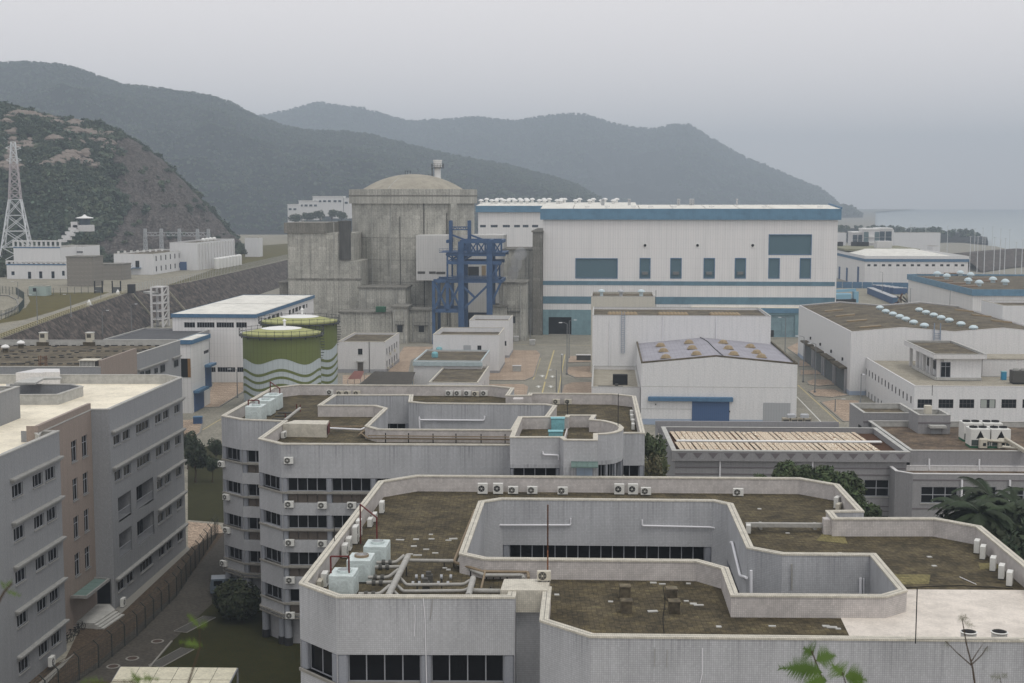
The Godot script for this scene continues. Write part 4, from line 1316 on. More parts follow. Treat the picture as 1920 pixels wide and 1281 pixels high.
func stair_tower(root: Node3D):
	var tt := 21.6
	var t := thing("stair_tower", "square stair tower with a rounded right corner and a door onto the near roof", "stair tower")
	var out := [W(-0.18,-116.24), W(0.63,-127.42), W(5.04,-127.58), W(5.18,-128.54), W(8,-128.54), W(7.56,-125.85)]
	# round corner
	var c0 := W(7.56,-125.85)
	var arc := [W(8.52,-125.39), W(9.32,-124.17), W(9.85,-122.82), W(10.02,-121.22), W(9.76,-119.79), W(9.15,-118.68), W(8.31,-117.99), W(7.48,-117.85)]
	out.append_array(arc)
	out.append_array([W(7.29,-114.8), W(4.41,-114.93), W(4.14,-116.24)])
	var n := out.size()
	var mb := MB.new()
	for i in n:
		var a: Vector2 = out[i]; var b: Vector2 = out[(i + 1) % n]
		var rr := []
		if i == n - 1: rr = [[18.95, 1.0, 0.0]]
		if i >= 9 and i <= 12: rr = [[18.9, 1.55, 0.0]]
		office_run(t, mb, b, a, tt, 0.0, rr, 0.95 if i == n - 1 else 0.35, 0.25 if i == n - 1 else 0.06, 1)
	part("wall", mb, M.tile, t)
	flat_roof(t, out, tt, 1.1, M.paver, M.cap, 0.35, M.tile_in)
	# inner cross wall between the two decks
	var dv := MB.new()
	dv.prism([W(4.51,-118.68), W(5.02,-124.47), W(5.14,-124.47), W(4.62,-118.68)], 20.5, 21.0)
	part("deck_step", dv, M.tile_in, t)
	# cyan tanks
	for q in [[V(4.31,20.5,-126.85), 1.25, 1.0, "taller pale cyan water tank at the back of the tower roof"], [V(3.98,20.5,-122.79), 1.3, 0.45, "lower pale cyan water tank near the front of the tower roof"]]:
		var k := thing("water_tank", q[3], "water tank", q[0], -2.0, "cyan tanks on the tower roof")
		var m := MB.new()
		m.cbox(V(0, 0.1, 0), V(q[1], q[2], 0.9), 0.04)
		part("body", m, M.cyan, k)
		var l := MB.new()
		l.cbox(V(0, q[2] + 0.1, 0), V(q[1] + 0.1, 0.07, 1.0), 0.02)
		part("lid", l, M.cyan, k)
		var f := MB.new()
		for s in [-0.4, 0.4]: f.box(V(s, 0, 0), V(0.12, 0.1, 0.9))
		part("foot", f, M.grille, k)
	# door and canopy
	var fr := Node3D.new()
	fr.name = "door_front"
	var da := V(4.41,0,-114.93)
	var yaw := -2.58
	var x0 := 1.1; var x1 := 2.47; var y0 := 17.46; var y1 := 19.35
	fr.free()
	var ux := V(1, 0, 0).rotated(Vector3.UP, deg_to_rad(yaw))
	var nn := V(0, 0, 1).rotated(Vector3.UP, deg_to_rad(yaw))
	var dm := MB.new()
	dm.box(Vector3.ZERO, V(x1 - x0 + 0.14, y1 - y0 + 0.07, 0.1))
	var door := part("door", dm, M.frame, t)
	door.position = da + ux * (x0 + x1) * 0.5 + V(0, y0, 0) + nn * 0.02
	door.rotation_degrees.y = yaw
	for s in [-1, 1]:
		var lf := pbox("leaf", V((x1 - x0) * 0.5 - 0.02, y1 - y0 - 0.02, 0.05), M.door_blue_pale, door, V(s * (x1 - x0) * 0.25, 0.01, 0.045))
		var hd := pbox("handle", V(0.03, 0.2, 0.05), M.dark, door, V(s * 0.07, (y1 - y0) * 0.45, 0.08))
	var cm := MB.new()
	for k in 5:
		cm.bar(V(-0.92 + k * 0.46, 0.28, 0.0), V(-0.92 + k * 0.46, 0.0, 0.85), 0.44, 0.05)
	cm.bar(V(-1.15, 0.0, 0.85), V(1.15, 0.0, 0.85), 0.06, 0.1)
	cm.bar(V(-1.15, 0.28, 0.04), V(1.15, 0.28, 0.04), 0.08, 0.12)
	var can := part("canopy", cm, M.green_grey, t)
	can.position = da + ux * (x0 + x1) * 0.5 + V(0, y1 + 0.12, 0) + nn * 0.05
	can.rotation_degrees.y = yaw
	pipe(t, "rain_pipe", [V(2.67,20.43,-116.1), V(2.67,20.15,-116.1), V(4.01,20.11,-116.1), V(4.01,19.69,-116.1)], 0.08, M.pipe_white)
	var rods := [[V(9.6,21.6,-122.09), 3.0, "tall thin rod on the rounded tower parapet"], [V(5.28,21.6,-128.54), 1.4, "short thin rod at the back of the tower parapet"]]
	for q in rods:
		var rod := pipe(self, "lightning_rod", [q[0], q[0] + V(0, q[1], 0)], 0.035, M.dark, 6)
		tag(rod, q[2], "lightning rod")
func ledge_run(root: Node3D, o: Vector3, yaw: float, u0: float, u1: float, v: float):
	# moulded sun ledge in three steps
	var m := MB.new()
	var w := u1 - u0
	m.cbox(V(0, 0, 0.2), V(w, 0.17, 0.5), 0.05)
	m.box(V(0, -0.12, 0.17), V(w - 0.1, 0.115, 0.42))
	m.box(V(0, -0.26, 0.1), V(w - 0.2, 0.1, 0.26))
	var l := part("ledge", m, M.ledge_pale, root)
	l.position = o + V((u0 + u1) * 0.5, v, 0).rotated(Vector3.UP, yaw)
	l.rotation.y = yaw
func build_left_office():
	var root := thing("office_building", "blue-grey five storey office with pale ledges and a pink centre bay", "building")
	var top := 20.8
	var ya := deg_to_rad(86.87)
	var yn := deg_to_rad(86.47)
	var yp := deg_to_rad(88.05)
	var oa := V(-40.91,0,-137.14)
	var on := V(-42.43,0,-112.56)
	var op := V(-43.21,0,-122.98)
	var xa := Vector3.RIGHT.rotated(Vector3.UP, ya)
	var xn := Vector3.RIGHT.rotated(Vector3.UP, yn)
	var xp := Vector3.RIGHT.rotated(Vector3.UP, yp)
	# far wing
	var la := 25.09
	var rows := [[16.87, 17.85], [13.09, 14.13], [9.31, 10.33], [5.38, 6.43], [1.46, 2.51]]
	var wa := []
	var xs := [[1.01, 3.1, 2], [3.82, 6, 2], [8.09, 12.52, 4], [14.6, 16.9, 2], [17.51, 19.69, 2], [21.79, 23.98, 2]]
	for j in 5:
		for i in 6:
			if (j == 2 or j == 3) and i < 3: continue
			wa.append([xs[i][0], rows[j][0], xs[i][1] - xs[i][0], rows[j][1] - rows[j][0], xs[i][2], 1])
	var mb := MB.new()
	var logs := [[1.85, 8.72, 5.78, 11.26], [7.58, 8.58, 13.3, 11.17], [1.84, 4.83, 5.69, 7.43], [7.52, 4.7, 13.25, 7.35]]
	# the wall is cut for windows and for deep loggias
	var holes := []
	for q in wa: holes.append(Rect2(q[0], q[1], q[2], q[3]))
	for q in logs: holes.append(Rect2(q[0], q[1], q[2] - q[0], q[3] - q[1]))
	mb.wall_holes(oa, xa, la, top, holes, 0.2)
	var na := xa.cross(Vector3.UP)
	for q in wa:
		var f = window(root, oa + xa * (q[0] + q[2] * 0.5) + Vector3.UP * q[1] - na * 0.16, ya, q[2], q[3], q[4], 1, M.frame_pale, "window", 0.05)
		var s := pbox("sill", V(q[2] + 0.12, 0.09, 0.3), M.ledge_pale, f, V(0, -0.09, 0.1))
	for q in logs:
		var w: float = q[2] - q[0]
		var h: float = q[3] - q[1]
		var c: Vector3 = oa + xa * (q[0] + q[2]) * 0.5 + Vector3.UP * q[1]
		var lm := MB.new()
		lm.box(V(0, -0.05, -0.7), V(w, 0.05, 1.4)); lm.box(V(0, h, -0.7), V(w, 0.05, 1.4))
		lm.box(V(-w * 0.5 - 0.03, 0, -0.7), V(0.06, h, 1.4)); lm.box(V(w * 0.5 + 0.03, 0, -0.7), V(0.06, h, 1.4))
		var lo := part("loggia", lm, M.blue_grey, root)
		lo.position = c
		lo.rotation.y = ya
		window(lo, V(0, 0, -1.35), 0.0, w, h, maxi(2, roundi(w / 1.1)), 2, M.frame_dark, "glazing", 0.07, null, 0.72)
		var rm := MB.new()
		rm.box(V(0, 1.0, -0.12), V(w, 0.06, 0.06)); rm.box(V(0, 0.12, -0.12), V(w, 0.04, 0.04))
		for i in int(w / 0.16): rm.box(V(-w * 0.5 + 0.08 + i * 0.16, 0.12, -0.12), V(0.025, 0.9, 0.025))
		part("railing", rm, M.frame, lo)
	# side walls of the far wing
	var ca := V(-42.74,0,-137.03)
	var sd := oa - ca
	mb.wall_holes(ca, sd.normalized(), sd.length(), top, [], 0.1)
	var far := V(-39.54,0,-162.19)
	var ch := V(-41.98,0,-164.79)
	mb.wall_holes(far, (ch - far).normalized(), far.distance_to(ch), top, [], 0.1)
	var bk := V(-71.48,0,-165.04)
	mb.wall_holes(ch, (bk - ch).normalized(), ch.distance_to(bk), top, [], 0.1)
	part("wall", mb, M.blue_grey, root)
	mb = MB.new()
	var ln := 11.66
	var wn := []
	var nrows := [[16.75, 17.86], [12.99, 14.13], [9.25, 10.36], [5.45, 6.57], [1.36, 2.5]]
	var nxs := [[1.17, 3.34, 3], [5.42, 7.59, 3], [8.23, 10.38, 3], [-5.6, -3.24, 3]]
	for j in 5:
		for i in 4: wn.append([nxs[i][0], nrows[j][0], nxs[i][1] - nxs[i][0], nrows[j][1] - nrows[j][0], nxs[i][2], 1])
	var nholes := []
	for q in wn: nholes.append(Rect2(q[0] + 14.0, q[1], q[2], q[3]))
	mb.wall_holes(on - xn * 14.0, xn, ln + 14.0, top, nholes, 0.2)
	for q in wn:
		var f = window(root, on + xn * (q[0] + q[2] * 0.5) + Vector3.UP * q[1] - xn.cross(Vector3.UP) * 0.16, yn, q[2], q[3], q[4], 1, M.frame_pale, "window", 0.05)
		var s := pbox("sill", V(q[2] + 0.12, 0.09, 0.3), M.ledge_pale, f, V(0, -0.09, 0.1))
	var nb := on + xn * ln
	var nc := V(nb.x - 3.6, 0, nb.z - 0.2)
	mb.wall_holes(nb, (nc - nb).normalized(), nb.distance_to(nc), top, [], 0.1)
	part("wall", mb, M.blue_grey, root)
	# pink centre bay
	var pm := MB.new()
	var lp := 14.06
	var wp := []
	for q in [[8.17, 16.48, 1.56, 2.08], [11.17, 16.39, 1.61, 2.16], [8.21, 12.64, 1.4, 2.17], [11.11, 12.63, 1.51, 2.16], [8.15, 8.82, 1.46, 2.2], [11.1, 8.8, 1.45, 2.25], [8.1, 5.07, 1.47, 2.26], [10.98, 5.03, 1.53, 2.2]]:
		wp.append([q[0], q[1], q[2], q[3], 2, 2])
	var hp := []
	for q in wp: hp.append(Rect2(q[0], q[1], q[2], q[3]))
	pm.wall_holes(op, xp, lp, 21.5, hp, 0.2)
	var np2 := xp.cross(Vector3.UP)
	for q in wp:
		var f = window(root, op + xp * (q[0] + q[2] * 0.5) + Vector3.UP * q[1] - np2 * 0.16, yp, q[2], q[3], 2, 2, M.frame_pale, "window", 0.05, M.glass, 0.68)
		var s := pbox("sill", V(q[2] + 0.12, 0.09, 0.3), M.ledge_pale, f, V(0, -0.09, 0.1))
	pm.wall_holes(op - np2 * 1.1, np2, 1.1, 21.5, [], 0.1)
	pm.wall_holes(op + xp * lp - np2 * 0.35, -xp, lp, 21.5, [], 0.1)
	pm.quad(op + V(0, 21.5, 0), op + xp * lp + V(0, 21.5, 0), op + xp * lp - np2 * 0.35 + V(0, 21.5, 0), op - np2 * 0.35 + V(0, 21.5, 0))
	part("pink_wall", pm, M.pink, root)
	# ledges over the windows
	var lv := [18.48, 14.72, 10.89, 7.06, 3.07]
	for j in 5:
		ledge_run(root, oa, ya, 14.69 if j == 2 or j == 3 else 0.4, la - 0.15, lv[j] - 0.1)
	var nv := [18.51, 14.77, 10.95, 7.05, 3.05]
	for j in 5: ledge_run(root, on, yn, 0.8, ln - 0.1, nv[j] - 0.1)
	# roof with a light well
	var out := [W(-71.48,-165.04), W(-41.98,-164.79), W(-39.54,-162.19), W(-40.91,-137.14), W(-42.74,-137.03)]
	out.append_array([W(op.x, op.z), W(op.x, op.z) + W(0.2, 0.5)])
	out.append_array([W(-43.66,-124.2), W(-41.71,-124.2), W(-42.43,-112.56)])
	out.append(W(on.x - xn.x * 14.0, on.z - xn.z * 14.0))
	out.append(W(on.x - xn.x * 14.0 - 20.0, on.z - xn.z * 14.0))
	var well := [W(-54.74,-147.68), W(-57.92,-155.89), W(-50.92,-155.89), W(-49.19,-154.09), W(-49.8,-147.89)]
	court_roof(root, out, well, top, 19.75, 0.3, M.cream_roof, M.cap_grey, M.cap_grey)
	var wl := MB.new()
	wl.walls(well, 14.0, top, true, true)
	wl.flat_poly(well, 14.0)
	part("light_well", wl, M.blue_grey, root)
	# raised roof block at the left edge
	var ht := 23.01
	var bm := MB.new()
	var blk := [W(-50.41,-138.46), W(-50.43 - 14.0, -138.46), W(-50.68 - 14.0, -129.44), W(-50.68,-129.44)]
	bm.walls(blk, 19.7, ht)
	part("roof_block", bm, M.blue_grey, root)
	flat_roof(root, blk, ht, 0.7, M.deck, M.cap_grey, 0.3)
	# hut with an overhanging slab
	var hm := MB.new()
	hm.prism([W(-59.82,-163.24), W(-56.73,-163.24), W(-56.51,-163.72), W(-54.64,-163.72), W(-55.83,-167.15), W(-58.6,-167.15)], 19.75, 21.3)
	var hut := part("roof_hut", hm, M.white_low, root)
	var sm := MB.new()
	sm.prism([W(-56.29,-152.97), W(-53.72,-152.52), W(-54.1,-156.45), W(-52.2,-156.69), W(-52.54,-157.89), W(-55.87,-157.65)], 21.3, 21.5)
	part("slab", sm, M.cap_grey, hut)
	# entrance: canopy, platform, steps, door
	var cm := MB.new()
	var cp := [V(-42.83,3.7,-129.23), V(-41.26,3.7,-129.05), V(-40.88,3.7,-135.22), V(-42.48,3.7,-135.61)]
	for i in 5:
		var a: Vector3 = cp[0].lerp(cp[3], i / 5.0); var b: Vector3 = cp[1].lerp(cp[2], i / 5.0); var d: Vector3 = cp[1].lerp(cp[2], (i + 0.94) / 5.0); var e: Vector3 = cp[0].lerp(cp[3], (i + 0.94) / 5.0)
		var gm := MB.new()
		gm.quad(a, b, d, e); gm.quad(e - V(0, 0.05, 0), d - V(0, 0.05, 0), b - V(0, 0.05, 0), a - V(0, 0.05, 0))
		gm.quad(a - V(0, 0.05, 0), b - V(0, 0.05, 0), b, a)
		part("canopy_pane", gm, M.green_grey, root)
	for k in [[0, 1], [1, 2], [2, 3]]: cm.bar(cp[k[0]], cp[k[1]], 0.16, 0.28)
	part("canopy_beam", cm, M.ledge_pale, root)
	var plat := [W(-43.31,-131.13), W(-41.05,-130.62), W(-40.32,-135.19), W(-42.01,-137.97), W(-43.36,-135.74)]
	var stp := MB.new()
	stp.prism(plat, 0.03, 0.6)
	part("porch", stp, M.cap_grey, root)
	for i in 3:
		var a := V(-41.05,0.6,-130.62); var b := V(-40.32,0.6,-135.19)
		var m := MB.new()
		var o2 := V(0.32 * (i + 1) - 0.16, 0, 0.1)
		m.bar(V(a.x, 0.24 - 0.08 * i, a.z) + o2, V(b.x, 0.24 - 0.08 * i, b.z) + o2, 0.32, 0.42 - 0.15 * i)
		part("step", m, M.cap_grey, root)
	var dr := MB.new()
	dr.box(Vector3.ZERO, V(1.5, 2.6, 0.1))
	var dpos := V(-41.98,0.62,-136.04)
	var door := part("door", dr, M.frame_dark, root)
	door.position = V(dpos.x, 0.6, oa.z + 0.06)
	var pn := pbox("pane", V(1.3, 2.3, 0.05), M.glass, door, V(0, 0.1, 0.05))
	# pale apron along the foot of the walls
	var am := MB.new()
	am.flat_poly([W(-40.86,-136.99), W(-39.58,-162.9), W(-38.89,-161.37), W(-39.83,-135.71)], 0.05)
	am.flat_poly([W(-41.05,-121.14), W(-41.5,-111.74), W(-40.48,-110.76), W(-40.69,-123.35)], 0.05)
	part("apron", am, M.kerb, root)
# ---------------------------------------------------------------- turbine halls and reactor
func build_plant():
	turbine_hall()
	second_hall()
	reactor()
func panel_on(root: Node3D, called: String, q: Array, m: Material, out := 0.06, z := 0.0) -> MeshInstance3D:   # a flat panel proud of the front face
	var o := put_mesh(called, box_mesh(V(q[2], q[3], out), m), root)
	o.position = V(q[0] + q[2] * 0.5, q[1], z + out * 0.5)
	return o
func turbine_hall():
	var w := 90.42
	var h := 36.02
	var d := 46.0
	var root := thing("turbine_hall", "long white turbine hall with blue eaves band and blue stripes", "industrial hall", V(9.7,0,-426.05), -3.8)
	var mb := MB.new()
	var door := [1.75, 1.13, 7.18, 5.53]
	var lv := [[10.31, 17.88, 12.66, 5.84], [30.23, 17.94, 2.9, 5.91], [39.72, 17.97, 3.02, 5.9], [49.96, 18.01, 3, 5.89], [59.55, 18.05, 2.94, 5.88], [69.83, 18.09, 3, 5.87], [79.38, 18.12, 2.97, 5.86], [69.76, 25.39, 12.66, 5.85]]
	var holes := [Rect2(door[0], 0.0, door[2], door[3])]
	for q in lv: holes.append(Rect2(q[0], q[1], q[2], q[3]))
	mb.wall_holes(Vector3.ZERO, Vector3.RIGHT, w, h, holes, 0.3)
	mb.wall_holes(V(w, 0, 0), Vector3.FORWARD, d, h, [], 0.3)
	mb.wall_holes(V(0, 0, -d), Vector3.BACK, d, h, [], 0.3)
	mb.wall_holes(V(w, 0, -d), Vector3.LEFT, w, h, [], 0.3)
	part("wall", mb, M.rib_white, root)
	for q in lv:
		var o := pbox("louver", V(q[2], q[3], 0.1), M.louver, root, V(q[0] + q[2] * 0.5, q[1], -0.25))
		var fm := MB.new()
		fm.box(V(0, -0.25, 0.28), V(q[2] + 0.5, 0.25, 0.12)); fm.box(V(0, q[3], 0.28), V(q[2] + 0.5, 0.25, 0.12))
		fm.box(V(-q[2] * 0.5 - 0.125, 0, 0.28), V(0.25, q[3], 0.12)); fm.box(V(q[2] * 0.5 + 0.125, 0, 0.28), V(0.25, q[3], 0.12))
		part("frame", fm, M.blue_trim, o)
	for i in 4:
		var q = lv[i + 1]
		var o := pbox("vent_box", V(q[2] * 0.6, 0.9, 0.6), M.louver_grey, root, V(q[0] + q[2] * 0.5, q[1] + 1.0, 0.0))
	for q in [[31.2, 27.61, 0.76, 0.82], [47.37, 27.65, 0.75, 0.82], [64.26, 27.69, 0.75, 0.82]]:
		var m := MB.new()
		m.tube([V(q[0] + 0.4, q[1] + 0.4, 0), V(q[0] + 0.4, q[1] + 0.4, 0.25)], 0.42, 12)
		var v := part("round_vent", m, M.black, root)
		var f := pbox("plate", V(1.5, 1.5, 0.06), M.white, v, V(q[0] + 0.4, q[1] - 0.35, 0.03))
	# blue stripes and teal base
	for q in [[-0.04, 15.59, 89.99, 1.29], [-0.02, 9.77, 90.11, 2.26]]:
		panel_on(root, "stripe", q, M.rib_stripe, 0.08)
	var hb := 7.87
	for q in [[0.0, 0.0, door[0], hb], [door[0] + door[2], 0.0, w - door[0] - door[2], hb], [door[0], door[3], door[2], hb - door[3]]]:
		panel_on(root, "teal_base", q, M.rib_teal, 0.07)
	var dk := pbox("dark_doorway", V(door[2] + 0.4, door[3] + 0.3, 0.1), M.black, root, V(door[0] + door[2] * 0.5, 0, -2.4))
	for s in [0, 1]:
		var jb := pbox("door_leaf", V(0.15, door[3], 2.3), M.dark, root, V(door[0] + s * door[2], 0, -1.2))
	# eaves band, overhanging, and the low pitched roof
	var y1 := 39.3
	var bm := MB.new()
	bm.walls([W(-0.9, 0.9), W(-0.9, -d - 0.9), W(w + 0.9, -d - 0.9), W(w + 0.9, 0.9)], h - 0.1, y1)
	bm.quad(V(-0.9, h - 0.1, 0.9), V(-0.9, h - 0.1, 0), V(w + 0.9, h - 0.1, 0), V(w + 0.9, h - 0.1, 0.9))
	part("eaves_band", bm, M.rib_blue, root)
	var rm := MB.new()
	var yr := y1 + 1.15
	var seg := 9
	for k in seg:
		var a := lerpf(-0.85, w + 0.85, float(k) / seg); var b := lerpf(-0.85, w + 0.85, (k + 0.985) / seg)
		rm.quad(V(a, y1 + 0.02, 0.85), V(b, y1 + 0.02, 0.85), V(b, yr, -d * 0.5), V(a, yr, -d * 0.5))
		rm.quad(V(b, y1 + 0.02, -d - 0.85), V(a, y1 + 0.02, -d - 0.85), V(a, yr, -d * 0.5), V(b, yr, -d * 0.5))
	part("roof", rm, M.rib_roof, root)
	var gm := MB.new()
	for x in [-0.88, w + 0.88]:
		gm.tri(V(x, y1 - 0.1, 0.85), V(x, y1 - 0.1, -d - 0.85), V(x, yr, -d * 0.5))
	gm.box(V(w * 0.5, y1 - 0.05, -d * 0.5), V(w, 0.06, d))
	part("gable", gm, M.rib_white, root)
	var e := MB.new()
	e.bar(V(w + 0.9, y1 + 0.2, 0.9), V(w + 0.9, yr + 0.2, -d * 0.5), 0.4, 0.6)
	part("verge_trim", e, M.blue_trim, root)
	# small roof furniture
	for q in [[1128, 1133, 5], [1180, 1186, 2], [1276, 1281, 3], [1300, 1310, 4], [1390, 1394, 2]]:
		for k in q[2]:
			var px: float = lerpf(q[0], q[1], float(k) / q[2])
			var x := (px - 1018.0) / 548.0 * w
			var m := MB.new()
			m.lathe(V(x, yr - 0.3, -d * 0.42 - k % 2), [W(0.2, 0), W(0.2, 1.9), W(0.34, 2.0), W(0.0, 2.3)], 8)
			part("roof_vent", m, M.galv, root)
	for x in [0.15, 0.22, 0.31, 0.37, 0.45, 0.58, 0.76, 0.95]:
		var m := pbox("roof_box", V(1.6, 0.7, 0.9), M.white, root, V(w * x, y1 + 0.25, -6.0))
	# loading annex at the right end
	var a := thing("loading_annex", "low annex with tall teal doors at the right end of the turbine hall", "annex", V(77.55,0,-418.51), -3.8)
	var aw := 10.89
	var ah := 8.93
	var am := MB.new()
	am.wall_holes(V(-22, 0, 0), Vector3.RIGHT, aw + 22.0, ah, [Rect2(23.5, 0.0, aw - 3.0, ah - 2.2)], 0.5)
	am.wall_holes(V(aw, 0, 0), Vector3.FORWARD, 13.0, ah, [], 0.1)
	am.wall_holes(V(-22, 0, -13), Vector3.BACK, 13.0, ah, [], 0.1)
	part("wall", am, M.rib_teal, a)
	for k in 2:
		var o := pbox("door_leaf", V((aw - 3.0) * 0.5 - 0.06, ah - 2.2, 0.1), M.teal_door, a, V(1.5 + (aw - 3.0) * (0.25 + 0.5 * k), 0, -0.4))
	var wk := pbox("small_door", V(1.0, 2.1, 0.1), M.dark, a, V(2.6, 0, -0.3))
	var fm := MB.new()
	fm.box(V(aw * 0.5 - 11.0, ah - 1.5, -0.1), V(aw + 22.8, 1.5, 0.9))
	part("fascia", fm, M.rib_blue, a)
	var rf := MB.new()
	rf.box(V(aw * 0.5 - 11.0, ah + 0.004, -6.7), V(aw + 22.4, 0.14, 14.0))
	part("roof", rf, M.cream_roof, a)
	for x in [-18.0, -13.0, -8.0, -4.5, 1.5, 3.2, 12.0]:
		var m := pbox("roof_vent", V(0.9, 0.8, 0.7), M.cap_grey, a, V(x, ah + 0.14, -4.0))
func second_hall():
	var w := 65.5
	var h := 37
	var y1 := 39.56
	var root := thing("turbine_hall", "second white turbine hall behind the reactor with rows of mushroom vents", "industrial hall", V(-14.2,0,-575), -3.8)
	var mb := MB.new()
	var wins := []
	for q in [[0.77, 30.53, 2.47, 1.05], [5.27, 30.54, 2.92, 1.05], [10.31, 30.55, 3.03, 1.05], [15.13, 30.55, 2.46, 1.05], [18.71, 30.56, 2.46, 1.05], [22.63, 30.56, 2.57, 1.05]]:
		wins.append([q[0], q[1], q[2], q[3], 3, 1])
	facade(mb, root, Vector3.ZERO, Vector3.RIGHT, w, h, wins, 0.2, M.frame, null, M.glass_blue)
	mb.wall_holes(V(0, 0, -60), Vector3.BACK, 60, h, [], 0.1)
	mb.wall_holes(V(w, 0, 0), Vector3.FORWARD, 60, h, [], 0.1)
	part("wall", mb, M.rib_white, root)
	var bm := MB.new()
	bm.walls([W(-0.9, 0.9), W(-0.9, -60), W(w + 0.9, -60), W(w + 0.9, 0.9)], h - 0.1, y1)
	part("eaves_band", bm, M.rib_blue, root)
	var rm := MB.new()
	rm.quad(V(-0.85, y1 + 0.02, 0.85), V(w + 0.85, y1 + 0.02, 0.85), V(w + 0.85, y1 + 1.4, -30), V(-0.85, y1 + 1.4, -30))
	rm.quad(V(w + 0.85, y1 + 0.02, -60), V(-0.85, y1 + 0.02, -60), V(-0.85, y1 + 1.4, -30), V(w + 0.85, y1 + 1.4, -30))
	part("roof", rm, M.rib_roof, root)
	# mushroom vents in pairs along the ridge
	var vm := MB.new()
	vm.lathe(Vector3.ZERO, [W(0.6, 0), W(0.6, 1.2), W(1.2, 1.25), W(1.1, 1.65), W(0.6, 2.0), W(0.0, 2.1)], 12)
	var vmesh := vm.mesh(M.white)
	for q in [-0.37, 4.32, 6.19, 9.7, 11.34, 14.38, 17.18, 19.75, 24.88, 27.21, 32.56, 33.96, 40.47, 46.5, 51.6, 56.7]:
		for z in [-18.0, -29.0]:
			var o := put_mesh("mushroom_vent", vmesh, root)
			o.position = V(q + (1.5 if z < -20.0 else 0.0), y1 + 0.7 + (0.55 if z < -20.0 else 0.0), z)
func reactor():
	# containment: a concrete cylinder with a wider ring under a shallow dome
	var c := V(-32.52,0,-452)
	var root := thing("reactor_building", "round concrete reactor building with a wide top ring and shallow dome", "reactor building", c)
	var R := 21.04
	var ring0 := 40.83
	var ring1 := 45.41
	var m := MB.new()
	m.lathe(Vector3.ZERO, [W(R - 0.9, 0), W(R - 0.9, ring0)], 72)
	part("wall", m, M.concrete, root)
	var rg := MB.new()
	rg.lathe(Vector3.ZERO, [W(R - 0.9, ring0), W(R, ring0 + 0.02), W(R, ring1), W(R - 0.8, ring1 + 0.02), W(R - 0.8, ring1 - 1.0), W(0, ring1 - 1.0)], 72)
	part("ring_beam", rg, M.concrete, root)
	var cl := MB.new()
	cl.lathe(Vector3.ZERO, [W(R + 0.02, ring0 + 2.3), W(R + 0.1, ring0 + 2.35), W(R + 0.1, ring0 + 2.7), W(R + 0.02, ring0 + 2.75)], 72)
	part("ring_groove", cl, M.concrete_dark, root)
	var apex := 50.46
	var rd := 18.0
	var y0 := ring1 - 1.0
	var rise := apex - y0
	var rs := (rd * rd + rise * rise) / (2.0 * rise)
	var prof := []
	for i in 15:
		var r := rd * (1.0 - i / 14.0)
		prof.append(W(r, y0 + sqrt(rs * rs - r * r) - (rs - rise)))
	var dm := MB.new()
	dm.lathe(Vector3.ZERO, prof, 64)
	part("dome", dm, M.dome, root)
	# pale seam and small railing on the dome
	var sm := MB.new()
	var pth := []
	for i in 14:
		var r := rd * (1.0 - i / 14.0)
		pth.append(V(-r * 0.42, y0 + sqrt(rs * rs - r * r) - (rs - rise) + 0.03, r * 0.9))
	sm.tube(pth, 0.12, 5)
	part("dome_seam", sm, M.cap_grey, root)
	var am := MB.new()
	for s in [-0.8, 0.0, 0.9]: am.box(V(-1.8 + s, apex - 0.1, 0), V(0.12, 1.2, 0.12))
	am.bar(V(-2.8, apex + 1.0, 0), V(-0.7, apex + 1.0, 0), 0.1, 0.1)
	part("dome_railing", am, M.dark, root)
	# vertical ribs, drain pipes and cable duct on the wall
	for a in [[-0.30, 0.14, 0.0, ring0, 1], [0.235, 0.14, 0.0, ring0 + 4.2, 0], [-0.64, 0.1, 6.0, ring0 + 4.0, 1], [-0.14, 0.1, 4.0, ring0 - 4.0, 0], [0.62, 0.16, 2.0, ring0 - 3.0, 0]]:
		var rr := R - 0.75
		var p := V(sin(a[0]) * rr, a[2], cos(a[0]) * rr)
		var t := MB.new()
		t.tube([p, V(p.x, a[3], p.z)], a[1], 6)
		part("wall_pipe", t, M.cap_grey if a[4] else M.grille, root)
	# joints where lifts of concrete met: shallow dark bands
	for y in [9.0, 16.0, 23.0, 30.0]:
		var b := MB.new()
		b.lathe(Vector3.ZERO, [W(R - 0.89, y), W(R - 0.86, y + 0.02), W(R - 0.86, y + 0.12), W(R - 0.89, y + 0.14)], 72)
		part("lift_joint", b, M.concrete_dark, root)
	# buttress strip on the right
	var bt := MB.new()
	bt.box(V(sin(0.72) * (R - 0.6), 0, cos(0.72) * (R - 0.6)), V(2.6, ring0, 1.6), 0.72)
	part("buttress", bt, M.concrete, root)
	# white vent stack with railed platform, behind the dome
	var sp := V(-25.75,0,-476)
	var st := thing("vent_stack", "white vent stack with a round railed platform rising behind the dome", "vent stack", sp)
	var s0 := 38.0
	var s1 := 55.76
	var k := MB.new()
	k.lathe(Vector3.ZERO, [W(1.12, s0), W(1.12, s1 - 2.6), W(1.45, s1 - 2.4), W(1.45, s1 - 0.5), W(1.6, s1 - 0.45), W(1.6, s1), W(1.2, s1), W(1.2, s1 - 2.0), W(0, s1 - 2.0)], 20)
	part("stack", k, M.white, st)
	var pl := MB.new()
	var py := 53.01
	pl.lathe(Vector3.ZERO, [W(1.15, py - 0.1), W(2.2, py - 0.1), W(2.2, py), W(1.15, py)], 20)
	for i in 12:
		var an := TAU * i / 12
		pl.box(V(cos(an) * 2.15, py, sin(an) * 2.15), V(0.1, 1.4, 0.1))
	for y in [0.7, 1.35]: pl.lathe(Vector3.ZERO, [W(2.08, py + y), W(2.22, py + y), W(2.22, py + y + 0.1), W(2.08, py + y + 0.1), W(2.08, py + y)], 20)
	part("platform", pl, M.grille, st)
	var ld := MB.new()
